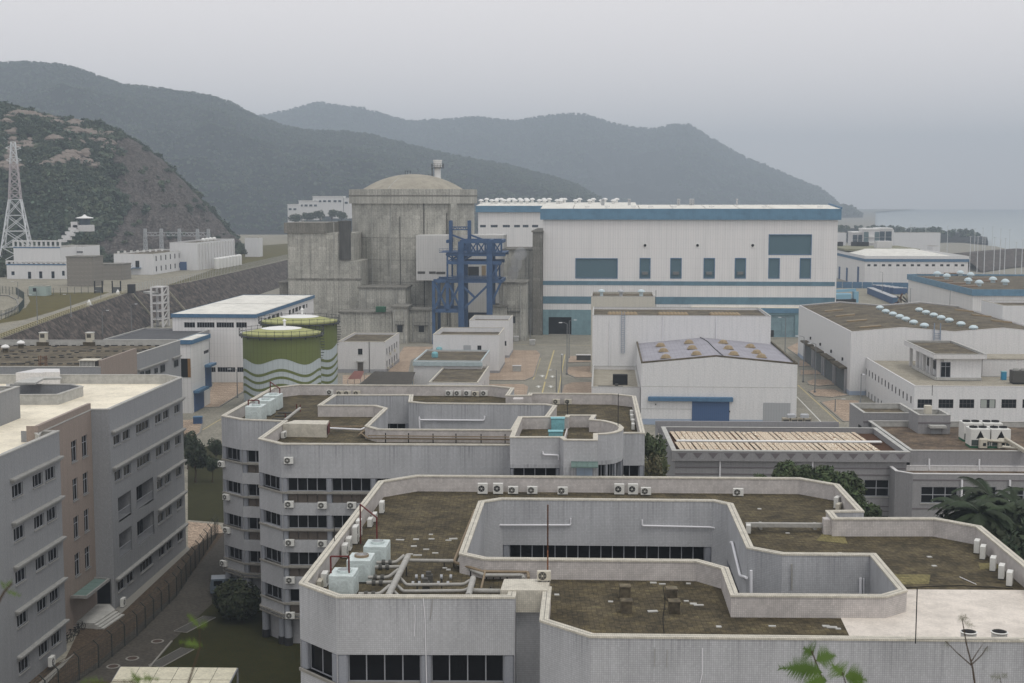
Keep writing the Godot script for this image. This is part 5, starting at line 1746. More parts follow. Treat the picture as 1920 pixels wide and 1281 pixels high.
	ld.box(V(-1.9, s0, 0), V(0.35, py - s0, 0.5)); ld.box(V(-2.6, 49.71, 0), V(1.6, 0.2, 1.2)); ld.box(V(-3.2, 49.71, 0), V(0.1, 1.2, 0.1))
	part("ladder", ld, M.grille, st)
	# fuel building
	var fw := 22.29
	var fh := 35
	var f := thing("fuel_building", "square board-marked concrete building left of the reactor with a dark tank", "concrete building", V(-69.54,0,-424), -3.8)
	var fx := 20.17
	var bm := MB.new()
	bm.box(V(fx * 0.5, 0, -12), V(fx, fh - 3.2, 24))
	part("wall", bm, M.concrete, f)
	var bs := MB.new()
	bs.box(V(fw * 0.5 + 0.2, 0, -11.6), V(fw + 0.4, 23.26, 23.9))
	part("lower_wall", bs, M.concrete, f)
	var bb := MB.new()
	bb.box(V(11.89 * 0.5 - 0.3, fh - 3.2, -11.9), V(11.89 + 1.4, 3.2, 24.9))
	part("parapet_band", bb, M.concrete_dark, f)
	var l1 := MB.new()
	l1.box(V(fw * 0.5 + 0.2, 17.14, -0.1), V(fw + 0.9, 0.7, 1.0))
	part("ledge", l1, M.concrete_dark, f)
	var tk := MB.new()
	tk.lathe(V(18, 23.62, -0.6), [W(1.9, 0), W(1.9, 11.67), W(2.0, 11.84), W(0, 12.17)], 20)
	var tank := part("round_duct", tk, M.dark_duct, f)
	var lad := MB.new()
	for s in [-0.3, 0.3]: lad.box(V(16.34 + s, 23.62, 0.3), V(0.09, 12.17, 0.09))
	for i in 20: lad.box(V(16.34, 23.62 + i * 0.6, 0.3), V(0.6, 0.07, 0.07))
	part("ladder", lad, M.grille, f)
	for q in [[14.55, 22.78, fh], [21.07, 6.58, 23.3]]:
		var t := MB.new()
		t.tube([V(q[0], q[1], 0.15), V(q[0], q[2], 0.15)], 0.12, 6)
		part("drain_pipe", t, M.cap_grey, f)
	var win := [10.68, 6.03, 1.68, 1.83]
	var fwm := pbox("window", V(win[2], win[3], 0.12), M.frame_dark, f, V(win[0] + win[2] * 0.5, win[1], 0.06))
	for k2 in 2:
		var pn := pbox("pane", V(win[2] * 0.42, win[3] * 0.84, 0.04), M.glass_blue, fwm, V((k2 - 0.5) * win[2] * 0.46, win[3] * 0.08, 0.07))
	# lower concrete blocks in front of the containment
	concrete_block("flat roofed concrete block with a green box on its front terrace", 672, 761, 537, 618, 416.0, 12.0, true)
	concrete_block("low concrete block with a doorway beside the fuel building", 635, 735, 583, 634, 402.0, 10.0, false)
	concrete_block("narrow ribbed concrete shaft in front of the reactor wall", 735, 763, 573, 634, 400.0, 9.0, true)
	concrete_block("low concrete block under the blue gantry", 767, 812, 579, 634, 404.0, 9.0, true)
	concrete_block("grey ventilation block left of the fuel building", 523, 545, 527, 620, 426.0, 14.0, false)
	concrete_block("tall bare concrete pier between the gantry and the turbine hall", 998.5, 1017, 432, 628, 424.0, 40.0, false)
	concrete_block("stained concrete annex with pipes beside the tall pier", 936, 986, 528, 632, 408.0, 14.0, true)
	concrete_block("lower concrete annex at the foot of the gantry", 922, 950, 572, 633, 406.0, 9.0, false)
	concrete_block("dark concrete plant building with roof steelwork behind the gantry", 944, 1002, 466, 630, 436.0, 20.0, true)
	# green generator box on the terrace
	var gb := thing("generator_box", "dark green ribbed box standing on the concrete terrace", "generator", V(-38.65,9.18,-401), -3.8)
	var gm := MB.new()
	gm.cbox(Vector3.ZERO, V(2.9, 1.6, 1.4), 0.08)
	part("body", gm, M.green, gb)
	for i in 6:
		var rb := pbox("rib", V(0.1, 1.3, 0.06), M.fence_green, gb, V(-1.2 + i * 0.48, 0.1, 0.72))
	gantry()
	# steam drifting up behind the stained annex
	for q in [[V(0.32,20.49,-404), V(3.4, 5.0, 3.0)], [V(1.26,23.65,-404), V(3.6, 6.0, 3.0)], [V(2.53,26.13,-405), V(4.0, 4.0, 3.0)]]:
		var fv := FogVolume.new()
		fv.shape = RenderingServer.FOG_VOLUME_SHAPE_ELLIPSOID
		fv.size = q[1]
		var fmt := FogMaterial.new()
		fmt.density = 0.22
		fmt.albedo = Color(0.95, 0.96, 0.98)
		fv.material = fmt
		fv.name = numbered("steam")
		add_child(fv)
		fv.position = q[0]
		tag(fv, "thin puff of white steam rising beside the blue gantry", "steam", "steam beside the gantry", "stuff")
	# white clad box on the containment wall
	var wbx := thing("clad_box", "pale metal clad equipment box hung on the reactor wall beside the gantry", "equipment box", V(-29.55,0,-421), -3.8)
	var q0 := [0.14, 17.3, 9.58, 13.86]
	var wm := MB.new()
	wm.wall_holes(V(0, q0[1], 0), Vector3.RIGHT, q0[2], q0[3], [], 0.1)
	wm.wall_holes(V(q0[2], q0[1], 0), Vector3.FORWARD, 14.0, q0[3], [], 0.1)
	wm.wall_holes(V(0, q0[1], -14), Vector3.BACK, 14.0, q0[3], [], 0.1)
	wm.quad(V(0, q0[1] + q0[3], 0), V(q0[2], q0[1] + q0[3], 0), V(q0[2], q0[1] + q0[3], -14), V(0, q0[1] + q0[3], -14))
	wm.quad(V(0, q0[1], -14), V(q0[2], q0[1], -14), V(q0[2], q0[1], 0), V(0, q0[1], 0))
	part("wall", wm, M.rib_pale, wbx)
	for q in [[0.44, 19.35, 2.32, 0.74], [4, 19.36, 2.07, 0.74], [6.23, 19.28, 2.81, 0.74]]:
		panel_on(wbx, "grille", q, M.grille, 0.08)
	# white building seen through the gantry
	var pwt := thing("clad_building", "white clad building seen through the blue gantry", "industrial building", V(-19.84,0,-440), -3.8)
	var pm := MB.new()
	var hh := 30.76
	pm.box(V(17.13 * 0.5, 0, -8), V(17.13, hh, 16))
	part("wall", pm, M.rib_pale, pwt)
	for q in [[10.08, 17.58, 1.38, 3.43], [13.35, 17.59, 1.38, 3.43]]:
		panel_on(pwt, "amber_door", q, M.amber, 0.08)
	panel_on(pwt, "dark_opening", [0.52, 0.0, 14.19, 5.86], M.dark_blue, 0.05)
	for q in [[0.94, 16.86, 2.07, 3.78], [5.77, 16.54, 3.45, 4.12]]:
		panel_on(pwt, "dark_opening", q, M.dark, 0.05)
func concrete_block(label: String, x0: float, x1: float, yt: float, yb: float, D: float, deep: float, details: bool):
	# measured from the camera's standpoint once: widths follow from the distance of the front face
	var k := D / 2560.0
	var c := V((x0 - 960.0) * k, 0, -D)
	var t := thing("concrete_block", label, "concrete block", c, -3.8, "bare concrete blocks round the reactor")
	var w := (x1 - x0) * k
	var h := 42.0 - (yt - 375.0) * k * 1.002
	var m := MB.new()
	m.cbox(V(w * 0.5, 0, -deep * 0.5), V(w, h - 0.5, deep), 0.08)
	part("wall", m, M.concrete if w > 4.0 else M.concrete_dark, t)
	var l := MB.new()
	l.cbox(V(w * 0.5, h - 0.5, -deep * 0.5), V(w + 0.7, 0.5, deep + 0.7), 0.05)
	part("roof_slab", l, M.concrete_dark, t)
	if details:
		var rng := RandomNumberGenerator.new()
		rng.seed = int(x0)
		for i in 2:
			var p := MB.new()
			var x := w * (0.15 + 0.65 * i)
			p.tube([V(x, 0, 0.15), V(x, h - 1.0, 0.15)], 0.11, 6)
			part("drain_pipe", p, M.cap_grey, t)
		var o := pbox("opening", V(1.6, 2.0, 0.08), M.dark, t, V(w * 0.5, h * 0.3, 0.05))
		var b := MB.new()
		b.bar(V(w * 0.2, h * 0.5, 0.5), V(w * 0.8, h * 0.5, 0.5), 0.9, 0.1)
		for i in 6: b.box(V(w * (0.2 + 0.12 * i), h * 0.5, 0.9), V(0.06, 1.1, 0.06))
		b.bar(V(w * 0.2, h * 0.5 + 1.05, 0.9), V(w * 0.8, h * 0.5 + 1.05, 0.9), 0.06, 0.06)
		part("railed_landing", b, M.grille, t)
func gantry():
	# blue steel crane gantry; members are placed in metres from its left front foot
	var t := thing("steel_gantry", "tall blue steel crane gantry on braced legs before the reactor", "gantry", V(-23.29,0,-398), -3.8)
	var L := func(mb: MB, a: Vector3, b: Vector3, s: float): mb.bar(a, b, s, s)
	var xl := 0.4
	var xm := 8.53
	var xr := 16.8
	var x2 := 4.47
	var y0 := 9.78
	var y1 := 18.51
	var y2 := 24.25
	var y3 := 26.27
	var y4 := 29.98
	var y5 := 36
	var xe := 20.24
	var dz := -13.0
	for z in [0.0, dz]:
		for x in [xm, xr]:
			var m := MB.new()
			m.bar(V(x, 0, z), V(x, y4, z), 1.7 if z == 0.0 else 1.3, 1.4)
			part("leg", m, M.blue_steel, t)
		for x in [xl, x2]:
			var m := MB.new()
			m.bar(V(x, 0 if x == xl else y0, z), V(x, y1, z), 0.9, 0.9)
			part("leg", m, M.blue_steel, t)
		# braces of the lower bay
		for q in [] if z < 0.0 else [[xl, y0, x2, y1], [xl, y1, x2, y0], [x2, y0, xm, y1], [x2, y1, xm, y0], [xm, y0, xr * 0.55 + xm * 0.45 + 4.5, y1], [xm, y1 - 1.0, (xm + xr) * 0.5, y1 - 5.0], [xr, y0 + 1.0, xe, y1]]:
			var m := MB.new()
			m.bar(V(q[0], q[1], z), V(q[2], q[3], z), 0.55, 0.6)
			part("brace", m, M.blue_steel, t)
		for q in [[xl, xm, y0], [xl, xe, y1], [x2, xe, y2 - 0.4], [x2, xe + 1.2, y3], [xm, xe, y4]]:
			var m := MB.new()
			m.bar(V(q[0], q[2], z), V(q[1], q[2], z), 0.9, 1.0)
			part("beam", m, M.blue_steel, t)
		# braces of the upper bays
		var n := 5
		for i in (n if z == 0.0 else 0):
			var a := lerpf(xm, xe, float(i) / n); var b := lerpf(xm, xe, float(i + 1) / n)
			for q in [[a, y3, b, y4], [a, y4, b, y3]]:
				var m := MB.new()
				m.bar(V(q[0], q[1], z), V(q[2], q[3], z), 0.32, 0.4)
				part("brace", m, M.blue_steel, t)
			var p := MB.new()
			p.bar(V(b, y3, z), V(b, y4, z), 0.5, 0.5)
			part("post", p, M.blue_steel, t)
		for q in [[x2, y1, x2, y3], [x2 + 3.0, y1, x2 + 3.0, y3], [xe - 1.5, y1, xe - 1.5, y2]]:
			var m := MB.new()
			m.bar(V(q[0], q[1], z), V(q[2], q[3], z), 0.5, 0.5)
			part("post", m, M.blue_steel, t)
		for q in [[x2, y2, x2 + 4.0, y3], [xm - 1.5, y2, xm - 4.5, y3], [xm, y2, xm + 3.5, y3], [xr, y1, xr + 3.0, y2]]:
			var m := MB.new()
			m.bar(V(q[0], q[1], z), V(q[2], q[3], z), 0.35, 0.35)
			part("brace", m, M.blue_steel, t)
	for y in [y1, y3, y4]:
		for x in [x2, xm, xr, xe]:
			var m := MB.new()
			m.bar(V(x, y, 0), V(x, y, dz), 0.7, 0.9)
			part("cross_beam", m, M.blue_steel, t)
	# decks with railings
	for q in [[2.18, xe + 1.4, y3 + 0.5], [x2, xe - 1.0, y1 + 0.5]]:
		var m := MB.new()
		m.box(V((q[0] + q[1]) * 0.5, q[2], dz * 0.5), V(q[1] - q[0], 0.15, 14.6))
		var d := part("deck", m, M.blue_steel, t)
		var r := MB.new()
		for y in [0.6, 1.15]: r.bar(V(q[0], q[2] + y, 0.75), V(q[1], q[2] + y, 0.75), 0.08, 0.08)
		for i in 18: r.box(V(lerpf(q[0], q[1], i / 17.0), q[2], 0.75), V(0.08, 1.2, 0.08))
		part("railing", r, M.blue_steel, d)
	# twin masts with a lattice tie
	for x in [5.18, 10.63]:
		for z in [-2.0, -4.5]:
			var m := MB.new()
			m.bar(V(x, y3, z), V(x, y5, z), 0.8, 0.8)
			part("mast", m, M.blue_steel, t)
		for i in 7:
			var m := MB.new()
			var y := lerpf(y3, y5, i / 7.0)
			m.bar(V(x, y, -2.0), V(x, y + (y5 - y3) / 7.0, -4.5), 0.25, 0.25)
			part("brace", m, M.blue_steel, t)
		var s := MB.new()
		s.bar(V(x, y5 - 4.0, -2.0), V(x + 5.5, y4, -2.0), 0.45, 0.5)
		part("stay", s, M.blue_steel, t)
	for i in 8:
		var xa := lerpf(5.18, 10.63, i / 8.0); var xb := lerpf(5.18, 10.63, (i + 1) / 8.0)
		var ya := 33.38; var yb := 34.15
		var m := MB.new()
		m.bar(V(xa, ya if i % 2 else yb, -2.2), V(xb, yb if i % 2 else ya, -2.2), 0.2, 0.2)
		part("tie", m, M.blue_steel, t)
	for y in [33.38, 34.15]:
		var m := MB.new()
		m.bar(V(5.18, y, -2.2), V(10.63, y, -2.2), 0.3, 0.3)
		part("tie", m, M.blue_steel, t)
# ---------------------------------------------------------------- halls, tanks and small houses of the yard
func metal_block(called: String, label: String, cat: String, at: Vector3, turn: float, w: float, d: float, h: float, wall: Material, trim: Material, roof: Material, opt := {}) -> Node3D:
	var root := thing(called, label, cat, at, turn, opt.get("group", ""))
	var mb := MB.new()
	facade(mb, root, Vector3.ZERO, Vector3.RIGHT, w, h, opt.get("front", []), 0.15, opt.get("frame", M.frame), null)
	facade(mb, root, V(w, 0, 0), Vector3.FORWARD, d, h, opt.get("right", []), 0.15, opt.get("frame", M.frame), null)
	facade(mb, root, V(0, 0, -d), Vector3.BACK, d, h, opt.get("left", []), 0.15, opt.get("frame", M.frame), null)
	mb.wall_holes(V(w, 0, -d), Vector3.LEFT, w, h, [], 0.1)
	part("wall", mb, wall, root)
	var ov := 0.3
	var tm := MB.new()
	tm.walls([W(-ov, ov), W(w + ov, ov), W(w + ov, -d - ov), W(-ov, -d - ov)], h - opt.get("band", 0.7), h + 0.15)
	part("eaves_trim", tm, trim, root)
	var rise: float = opt.get("rise", 0.5)
	var rm := MB.new()
	rm.flat_poly([W(-ov, ov), W(w + ov, ov), W(w + ov, -d - ov), W(-ov, -d - ov)], h + 0.05)
	var n: int = opt.get("bays", 1)
	for i in n:
		var z0 := -d * i / n - 0.4; var z1 := -d * (i + 1) / n + 0.4
		var c := (z0 + z1) * 0.5
		rm.quad(V(0.2, h + 0.1, z0), V(w - 0.2, h + 0.1, z0), V(w * 0.5 + w * 0.25, h + rise, c), V(w * 0.25, h + rise, c))
		rm.quad(V(w - 0.2, h + 0.1, z1), V(0.2, h + 0.1, z1), V(w * 0.25, h + rise, c), V(w * 0.75, h + rise, c))
		rm.tri(V(w - 0.2, h + 0.1, z0), V(w - 0.2, h + 0.1, z1), V(w * 0.75, h + rise, c))
		rm.tri(V(0.2, h + 0.1, z1), V(0.2, h + 0.1, z0), V(w * 0.25, h + rise, c))
	part("roof", rm, roof, root)
	return root
func storage_tank(label: String, c: Vector3, r: float, h: float, ph: float):
	var t := thing("storage_tank", label, "storage tank", c, 0.0, "green and white storage tanks")
	var m := MB.new()
	m.lathe(Vector3.ZERO, [W(r, 0), W(r, h)], 56)
	part("shell", m, M.tank_white, t)
	var wave := func(a: float, k: float) -> float: return h * k + h * 0.036 * sin(a * 5.0 + ph) + h * 0.02 * sin(a * 2.0 + ph * 2.0)
	# the green paint and its wavy lines as skins on the shell
	for q in [[0.66, 1.2], [0.495, 0.036], [0.40, 0.034], [0.305, 0.034], [0.21, 0.034]]:
		var s := MB.new()
		var rr := r + 0.02
		for i in 120:
			var a0 := TAU * i / 120; var a1 := TAU * (i + 1) / 120
			var l0: float = wave.call(a0, q[0]); var l1: float = wave.call(a1, q[0])
			var u0 := minf(l0 + h * q[1], h - 0.02); var u1 := minf(l1 + h * q[1], h - 0.02)
			if q[1] > 1.0: u0 = h - 0.02; u1 = u0
			var d0 := V(cos(a0), 0, -sin(a0)); var d1 := V(cos(a1), 0, -sin(a1))
			for v in [[d0, l0], [d1, u1], [d1, l1], [d0, l0], [d0, u0], [d1, u1]]:
				s.put(v[0] * rr + V(0, v[1], 0), v[0], W(atan2(-v[0].z, v[0].x) * r, -v[1]))
		part("green_band" if q[1] > 1.0 else "wave_stripe", s, M.tank_green, t)
	var tm := MB.new()
	tm.lathe(Vector3.ZERO, [W(r + 0.12, h - 0.1), W(r + 0.12, h + 0.12), W(r - 0.2, h + 0.14), W(r * 0.52, h + 0.95), W(r * 0.5, h + 0.97)], 56)
	part("roof", tm, M.tank_top, t)
	var cp := MB.new()
	cp.lathe(Vector3.ZERO, [W(r * 0.52, h + 0.97), W(r * 0.4, h + 1.12), W(r * 0.2, h + 1.3), W(0, h + 1.36)], 40)
	part("roof_cap", cp, M.white, t)
	var rl := MB.new()
	rl.lathe(Vector3.ZERO, [W(r + 0.1, h - 0.35), W(r + 0.75, h - 0.35), W(r + 0.75, h - 0.2), W(r + 0.1, h - 0.2)], 56)
	for i in 32:
		var a := TAU * i / 32
		rl.box(V(cos(a) * (r + 0.7), h - 0.2, -sin(a) * (r + 0.7)), V(0.07, 1.3, 0.07))
		if i % 2 == 0: rl.box(V(cos(a) * (r + 0.35), h - 0.75, -sin(a) * (r + 0.35)), V(0.2, 0.5, 0.2))
	for y in [0.45, 1.1]: rl.lathe(Vector3.ZERO, [W(r + 0.66, h + y - 0.2), W(r + 0.73, h + y - 0.2), W(r + 0.73, h + y - 0.13), W(r + 0.66, h + y - 0.13), W(r + 0.66, h + y - 0.2)], 56)
	part("railing", rl, M.grille_dark, t)
	var vp := MB.new()
	vp.tube([V(0.6, h + 1.3, 0), V(0.6, h + 2.4, 0)], 0.22, 10)
	vp.lathe(V(0.6, h + 2.4, 0), [W(0.22, 0), W(0.42, 0.1), W(0, 0.5)], 10)
	part("vent", vp, M.white, t)
	var sm := MB.new()
	for i in 18:
		var a := -0.1 + i * 0.075
		sm.box(V(cos(a) * (r + 0.45), h - 0.6 - i * 0.62, -sin(a) * (r + 0.45)), V(0.8, 0.06, 0.8))
	part("stair", sm, M.grille_dark, t)
func build_yard_buildings():
	# white metal hall with a shallow white roof
	var wins := []
	for q in [[2.73, 12.65, 2.57, 1.24, 4], [5.74, 12.67, 4.13, 1.24, 7], [10.31, 12.7, 4.12, 1.23, 7], [14.94, 12.72, 2.5, 1.23, 4], [8.88, 2.32, 1, 1.16, 2], [10.33, 2.35, 4.2, 1.16, 7], [14.97, 2.38, 1.57, 1.16, 3], [2.47, 2.28, 2.58, 1.16, 4]]:
		wins.append([q[0], q[1], q[2], q[3], q[4], 1])
	var rw := []
	for q in [[4.26, 12.89, 1.86, 1.06], [7.81, 12.78, 2.83, 1.35], [11.68, 12.8, 3.17, 1.4], [15.64, 12.82, 3.52, 1.42], [20.26, 12.95, 3.33, 1.34], [24.71, 13.05, 1.42, 1.19], [33.67, 12.85, 2.4, 1.22], [37.58, 12.84, 2.45, 1.27], [40.96, 12.9, 3.44, 1.25], [45.34, 12.99, 2.88, 1.12], [49.52, 13.03, 3.28, 1.1], [54.11, 12.98, 1.67, 1.08]]:
		rw.append([q[0], q[1], q[2], q[3], 1, 1])
	metal_block("metal_hall", "white metal clad hall with blue eaves line behind the green tanks", "industrial hall", V(-78.51,0,-314.34), -3.8, 19.48, 63.57, 15.71, M.rib_white, M.blue_trim, M.rib_roof, {"front": wins, "right": rw, "bays": 2, "rise": 1.1, "frame": M.frame})
	# two tanks
	storage_tank("nearer green and white storage tank painted with wavy lines", V(-46.45,0,-274), 7.75, 15.32, 2.4)
	storage_tank("farther green and white storage tank, half hidden behind the nearer one", V(-45.64,0,-292), 7.98, 16.13, 1.2)
	# white annex with blue doors and a dark open loading bay
	var ah := 14.44
	var ad := 12.4
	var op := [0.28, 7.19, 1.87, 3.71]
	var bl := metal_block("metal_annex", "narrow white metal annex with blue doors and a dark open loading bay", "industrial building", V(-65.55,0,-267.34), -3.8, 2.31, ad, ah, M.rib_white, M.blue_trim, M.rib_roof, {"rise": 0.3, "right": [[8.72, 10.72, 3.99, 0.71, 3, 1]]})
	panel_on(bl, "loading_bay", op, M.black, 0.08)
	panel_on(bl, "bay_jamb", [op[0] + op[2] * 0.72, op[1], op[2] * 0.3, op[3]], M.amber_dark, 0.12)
	for q in [[1.22, 0.08, 6.51, 3.79], [9.21, 3.57, 4.18, 4.48]]:
		var dm := pbox("door", V(0.14, q[3], q[2]), M.blue_door, bl, V(2.31 + 0.05, maxf(q[1], 0.0), -(q[0] + q[2] * 0.5)))
		var hd := pbox("hood", V(1.2, 0.5, q[2] + 0.6), M.blue_trim, dm, V(0.5, q[3], 0))
	# grey workshop with a brown roof full of small pads
	workshop()
	# small white houses
	var h2 := 7.64
	var r1 := []
	for j in 2:
		for i in 5: r1.append([2.0 + i * (23.21 - 3.0) / 5.0, 1.2 + j * 3.1, 1.6, 1.5, 2, 1])
	var hs := house("small_house", "white two storey house with dark flat roof right of the green tanks", "house", V(-42.49,0,-331.07), -3.8, 11.63, 23.21, h2, M.white_low, {"front": [[4.93, 4.5, 1.12, 1.44, 2, 1]], "right": r1, "parapet": 0.5, "frame": M.frame_dark, "sill": M.cap_grey, "plinth": 0.9})
	var sd := panel_on(hs, "door", [4.82, 0.37, 1.38, 2.29], M.panel_brown, 0.08)
	panel_on(hs, "door_hood", [4.57, 2.73, 1.9, 0.26], M.cap_grey, 0.9)
	panel_on(hs, "drain_pipe", [7.67, 0.2, 0.13, 7.46], M.grille, 0.12)
	for k in 4:
		var cu := pbox("wall_unit", V(0.4, 0.6, 0.9), M.unit_cream, hs, V(11.63 + 0.2, 0.6 + 3.1 * (k % 2), -3.4 - k * 3.6))
	var hh := 9.4
	var hb := house("small_house", "white L-shaped house with a recessed flat roof in front of the gantry", "house", V(-19.26,0,-330.55), -3.8, 16.18, 19.0, hh, M.white_paint, {"front": [[10.86, 5.52, 0.98, 1.3, 2, 1]], "parapet": 1.1, "frame": M.frame_dark, "plinth": 0.7})
	panel_on(hb, "grey_panel", [7.47, 5.23, 1.82, 1.63], M.door_grey, 0.06)
	house("small_house", "narrow white rear wing of the L-shaped house with one small window", "house", V(-11.41,0,-362.79), -3.8, 10.65, 16.0, 10.1, M.white_paint, {"front": [[8.87, 3.29, 1.07, 1.29, 2, 1]], "parapet": 1.1, "plinth": 0.7, "frame": M.frame_dark})
	var ht := house("small_house", "white house with dark roof and pale blue cornice, behind the middle office", "house", V(-21.97,0,-303), -3.8, 15.23, 22.29, 6.26, M.white_low, {"parapet": 0.3, "cap": M.cornice, "right": [[3.0, 2.6, 1.5, 1.3, 2, 1], [8.0, 2.6, 1.5, 1.3, 2, 1], [13.0, 2.6, 1.5, 1.3, 2, 1]], "frame": M.frame_dark})
	panel_on(ht, "cornice", [-0.2, 6.26 - 1.1, 15.23 + 0.4, 0.9], M.cornice, 0.35)
	house("small_house", "lower white house with a worn dark roof just behind the middle office", "house", V(-17.1,0,-278), -3.8, 10.13, 27.84, 4.74, M.white_low, {"parapet": 0.25, "right": [[4.0, 1.6, 1.3, 1.4, 2, 1], [10.0, 1.6, 1.3, 1.4, 2, 1], [16.0, 1.6, 1.3, 1.4, 2, 1]], "frame": M.frame_dark})
	# water cylinders on posts by the houses
	for q in [[V(-17.75,0,-312), 6.74, "nearer pale blue tank on a tall frame beside the dark-roofed house"], [V(-17.73,0,-330), 5.89, "farther pale blue tank rising behind the dark-roofed house"]]:
		var t := thing("tank_on_stand", q[2], "water tank", q[0], 0.0, "pale blue tanks behind the houses")
		var m := MB.new()
		m.lathe(V(0, q[1] - 0.7, 0), [W(0.75, 0), W(0.75, 0.9), W(0.5, 1.2), W(0, 1.3)], 14)
		part("tank", m, M.cyan, t)
		var f := MB.new()
		for s in [[-0.5, -0.5], [0.5, -0.5], [-0.5, 0.5], [0.5, 0.5]]: f.box(V(s[0], 0, s[1]), V(0.12, q[1] - 0.7, 0.12))
		for i in 6: f.bar(V(-0.5, q[1] * i / 7.0, 0.5), V(0.5, q[1] * (i + 1) / 7.0, 0.5), 0.07, 0.07)
		part("stand", f, M.galv, t)
	# dark roofed bicycle shed and small red canopy
	var cs := thing("carport", "low carport with a dark ribbed roof beside the small houses", "carport", V(-34.65,0,-305.26), 0.0)
	var cq := [V(-32.08,3.6,-280.72), V(-20.96,3.6,-279.91), V(-21.5,3.6,-301.74), V(-30.74,3.6,-302.69)]
	var cm := MB.new()
	var o: Vector3 = cs.position
	for i in 9:
		var a: Vector3 = cq[0].lerp(cq[1], i / 9.0) - o; var b: Vector3 = cq[0].lerp(cq[1], (i + 0.97) / 9.0) - o; var d: Vector3 = cq[3].lerp(cq[2], (i + 0.97) / 9.0) - o; var e: Vector3 = cq[3].lerp(cq[2], i / 9.0) - o
		var pm := MB.new()
		pm.quad(a, b, d + V(0, 0.3, 0), e + V(0, 0.3, 0)); pm.quad(e + V(0, 0.22, 0), d + V(0, 0.22, 0), b - V(0, 0.08, 0), a - V(0, 0.08, 0))
		part("roof_sheet", pm, M.asphalt_dark, cs)
		if i % 2 == 0:
			for p in [a, e]:
				var s := pbox("post", V(0.12, 3.5, 0.12), M.blue_trim, cs, V(p.x + 0.3, 0, p.z))
	var rc := thing("canopy", "small rusty red canopy roof on posts beside the white house", "canopy", V(-37.77,0,-314.34), 0.0)
	var rq := [V(-36.13,2.8,-297.81), V(-33.31,2.8,-297.81), V(-33.69,2.8,-308.99), V(-36,2.8,-308.99)]
	var rm := MB.new()
	var ro: Vector3 = rc.position
	rm.quad(rq[0] - ro, rq[1] - ro, rq[2] - ro + V(0, 0.4, 0), rq[3] - ro + V(0, 0.4, 0))
	part("roof", rm, M.red_roof, rc)
	for p in rq:
		var s := pbox("post", V(0.1, 2.8, 0.1), M.frame, rc, V(p.x - ro.x, 0, p.z - ro.z))
	# long white hall with three strips of rooflights and its low annex in front
	var wl := house("flat_roof_hall", "long white hall with a dark flat roof and three rusty rooflight strips", "industrial hall", V(17.21,0,-291), -3.8, 37.82, 22.33, 17.49, M.white_paint, {"parapet": 0.5, "deck": M.deck, "cap": M.cap_grey})
	for x in [6.48, 17.46, 28.61]:
		for z in [-4.2, -7.4]:
			for k in 8:
				var m := MB.new()
				m.lathe(Vector3.ZERO, [W(0.55, 0), W(0.5, 0.3), W(0.28, 0.5), W(0, 0.56)], 8)
				if not mesh_store.has("rooflight"): mesh_store.rooflight = m.mesh(M.amber)
				var p := put_mesh("rooflight", mesh_store.rooflight, wl)
				p.position = V(x + (k - 3.5) * 0.78, 17.49 - 0.35, z)
			var bm := pbox("rooflight_kerb", V(6.6, 0.25, 1.4), M.rust, wl, V(x, 17.49 - 0.55, z))
	for q in [[6.54, 9.4, 17.49]]:
		var m := MB.new()
		for s in [-0.35, 0.35]: m.box(V(q[0] + s, q[1], 0.25), V(0.09, q[2] - q[1] + 0.9, 0.09))
		for i in 22: m.box(V(q[0], q[1] + i * 0.4, 0.25), V(0.7, 0.06, 0.06))
		part("ladder", m, M.ladder, wl)
	for q in [[14.99, 17.49], [26.32, 17.49], [3.7, 16.49]]:
		var m := MB.new()
		m.tube([V(q[0], 2.0, 0.12), V(q[0], q[1] - 0.2, 0.12)], 0.11, 6)
		part("drain_pipe", m, M.pipe_white, wl)
	var lw := house("flat_roof_annex", "low white annex with a stained flat roof and black roof opening", "annex", V(15.17,0,-258), -3.8, 9.21, 33.0, 6.54, M.white_low, {"parapet": 0.7, "deck": M.deck_light, "cap": M.cap_grey})
	var bx := MB.new()
	bx.cbox(V(5.55, 6.54 - 0.7, -9.0), V(2.9, 2.0, 1.6), 0.05)
	part("roof_cabinet", bx, M.black, lw)
	var gx := pbox("roof_grate", V(2.8, 0.3, 2.0), M.grille, lw, V(5.55, 6.54 - 0.6, -13.0))
	var lp := MB.new()
	lp.tube([V(1.2, 6.54 - 0.2, -2.5), V(6.0, 6.54 - 0.2, -2.5)], 0.15, 6)
	lp.box(V(4.8, 6.54 - 0.7, -2.5), V(0.6, 1.0, 0.6))
	part("roof_pipe", lp, M.grille, lw)
	var pbx := house("plant_room", "cream plant room block in front of the turbine hall's striped base", "plant room", V(19.18,0,-330), -3.8, 15.42, 16.0, 18.78, M.cream_wall, {"parapet": 0.35, "cap": M.cap_grey})
	for q in [[2.5, 1], [7.26, 0], [12.27, 1], [12.15, 1]]:
		var m := MB.new()
		m.lathe(V(q[0], 18.78 - 0.3, -4.0 - q[1]), [W(0.4, 0), W(0.4, 1.0), W(0.85, 1.1), W(0.7, 1.5), W(0, 1.75)], 12)
		part("roof_vent", m, M.vent_aqua if q[1] else M.galv, pbx)
	var pl := MB.new()
	for s in [-0.3, 0.3]: pl.box(V(15.42 + 0.25, 1.0, -2.0 + s), V(0.08, 18.78 + 0.4, 0.08))
	for i in 40: pl.box(V(15.42 + 0.25, 1.0 + i * 0.45, -2.0), V(0.06, 0.06, 0.6))
	part("ladder", pl, M.grille, pbx)
	gable_warehouse()
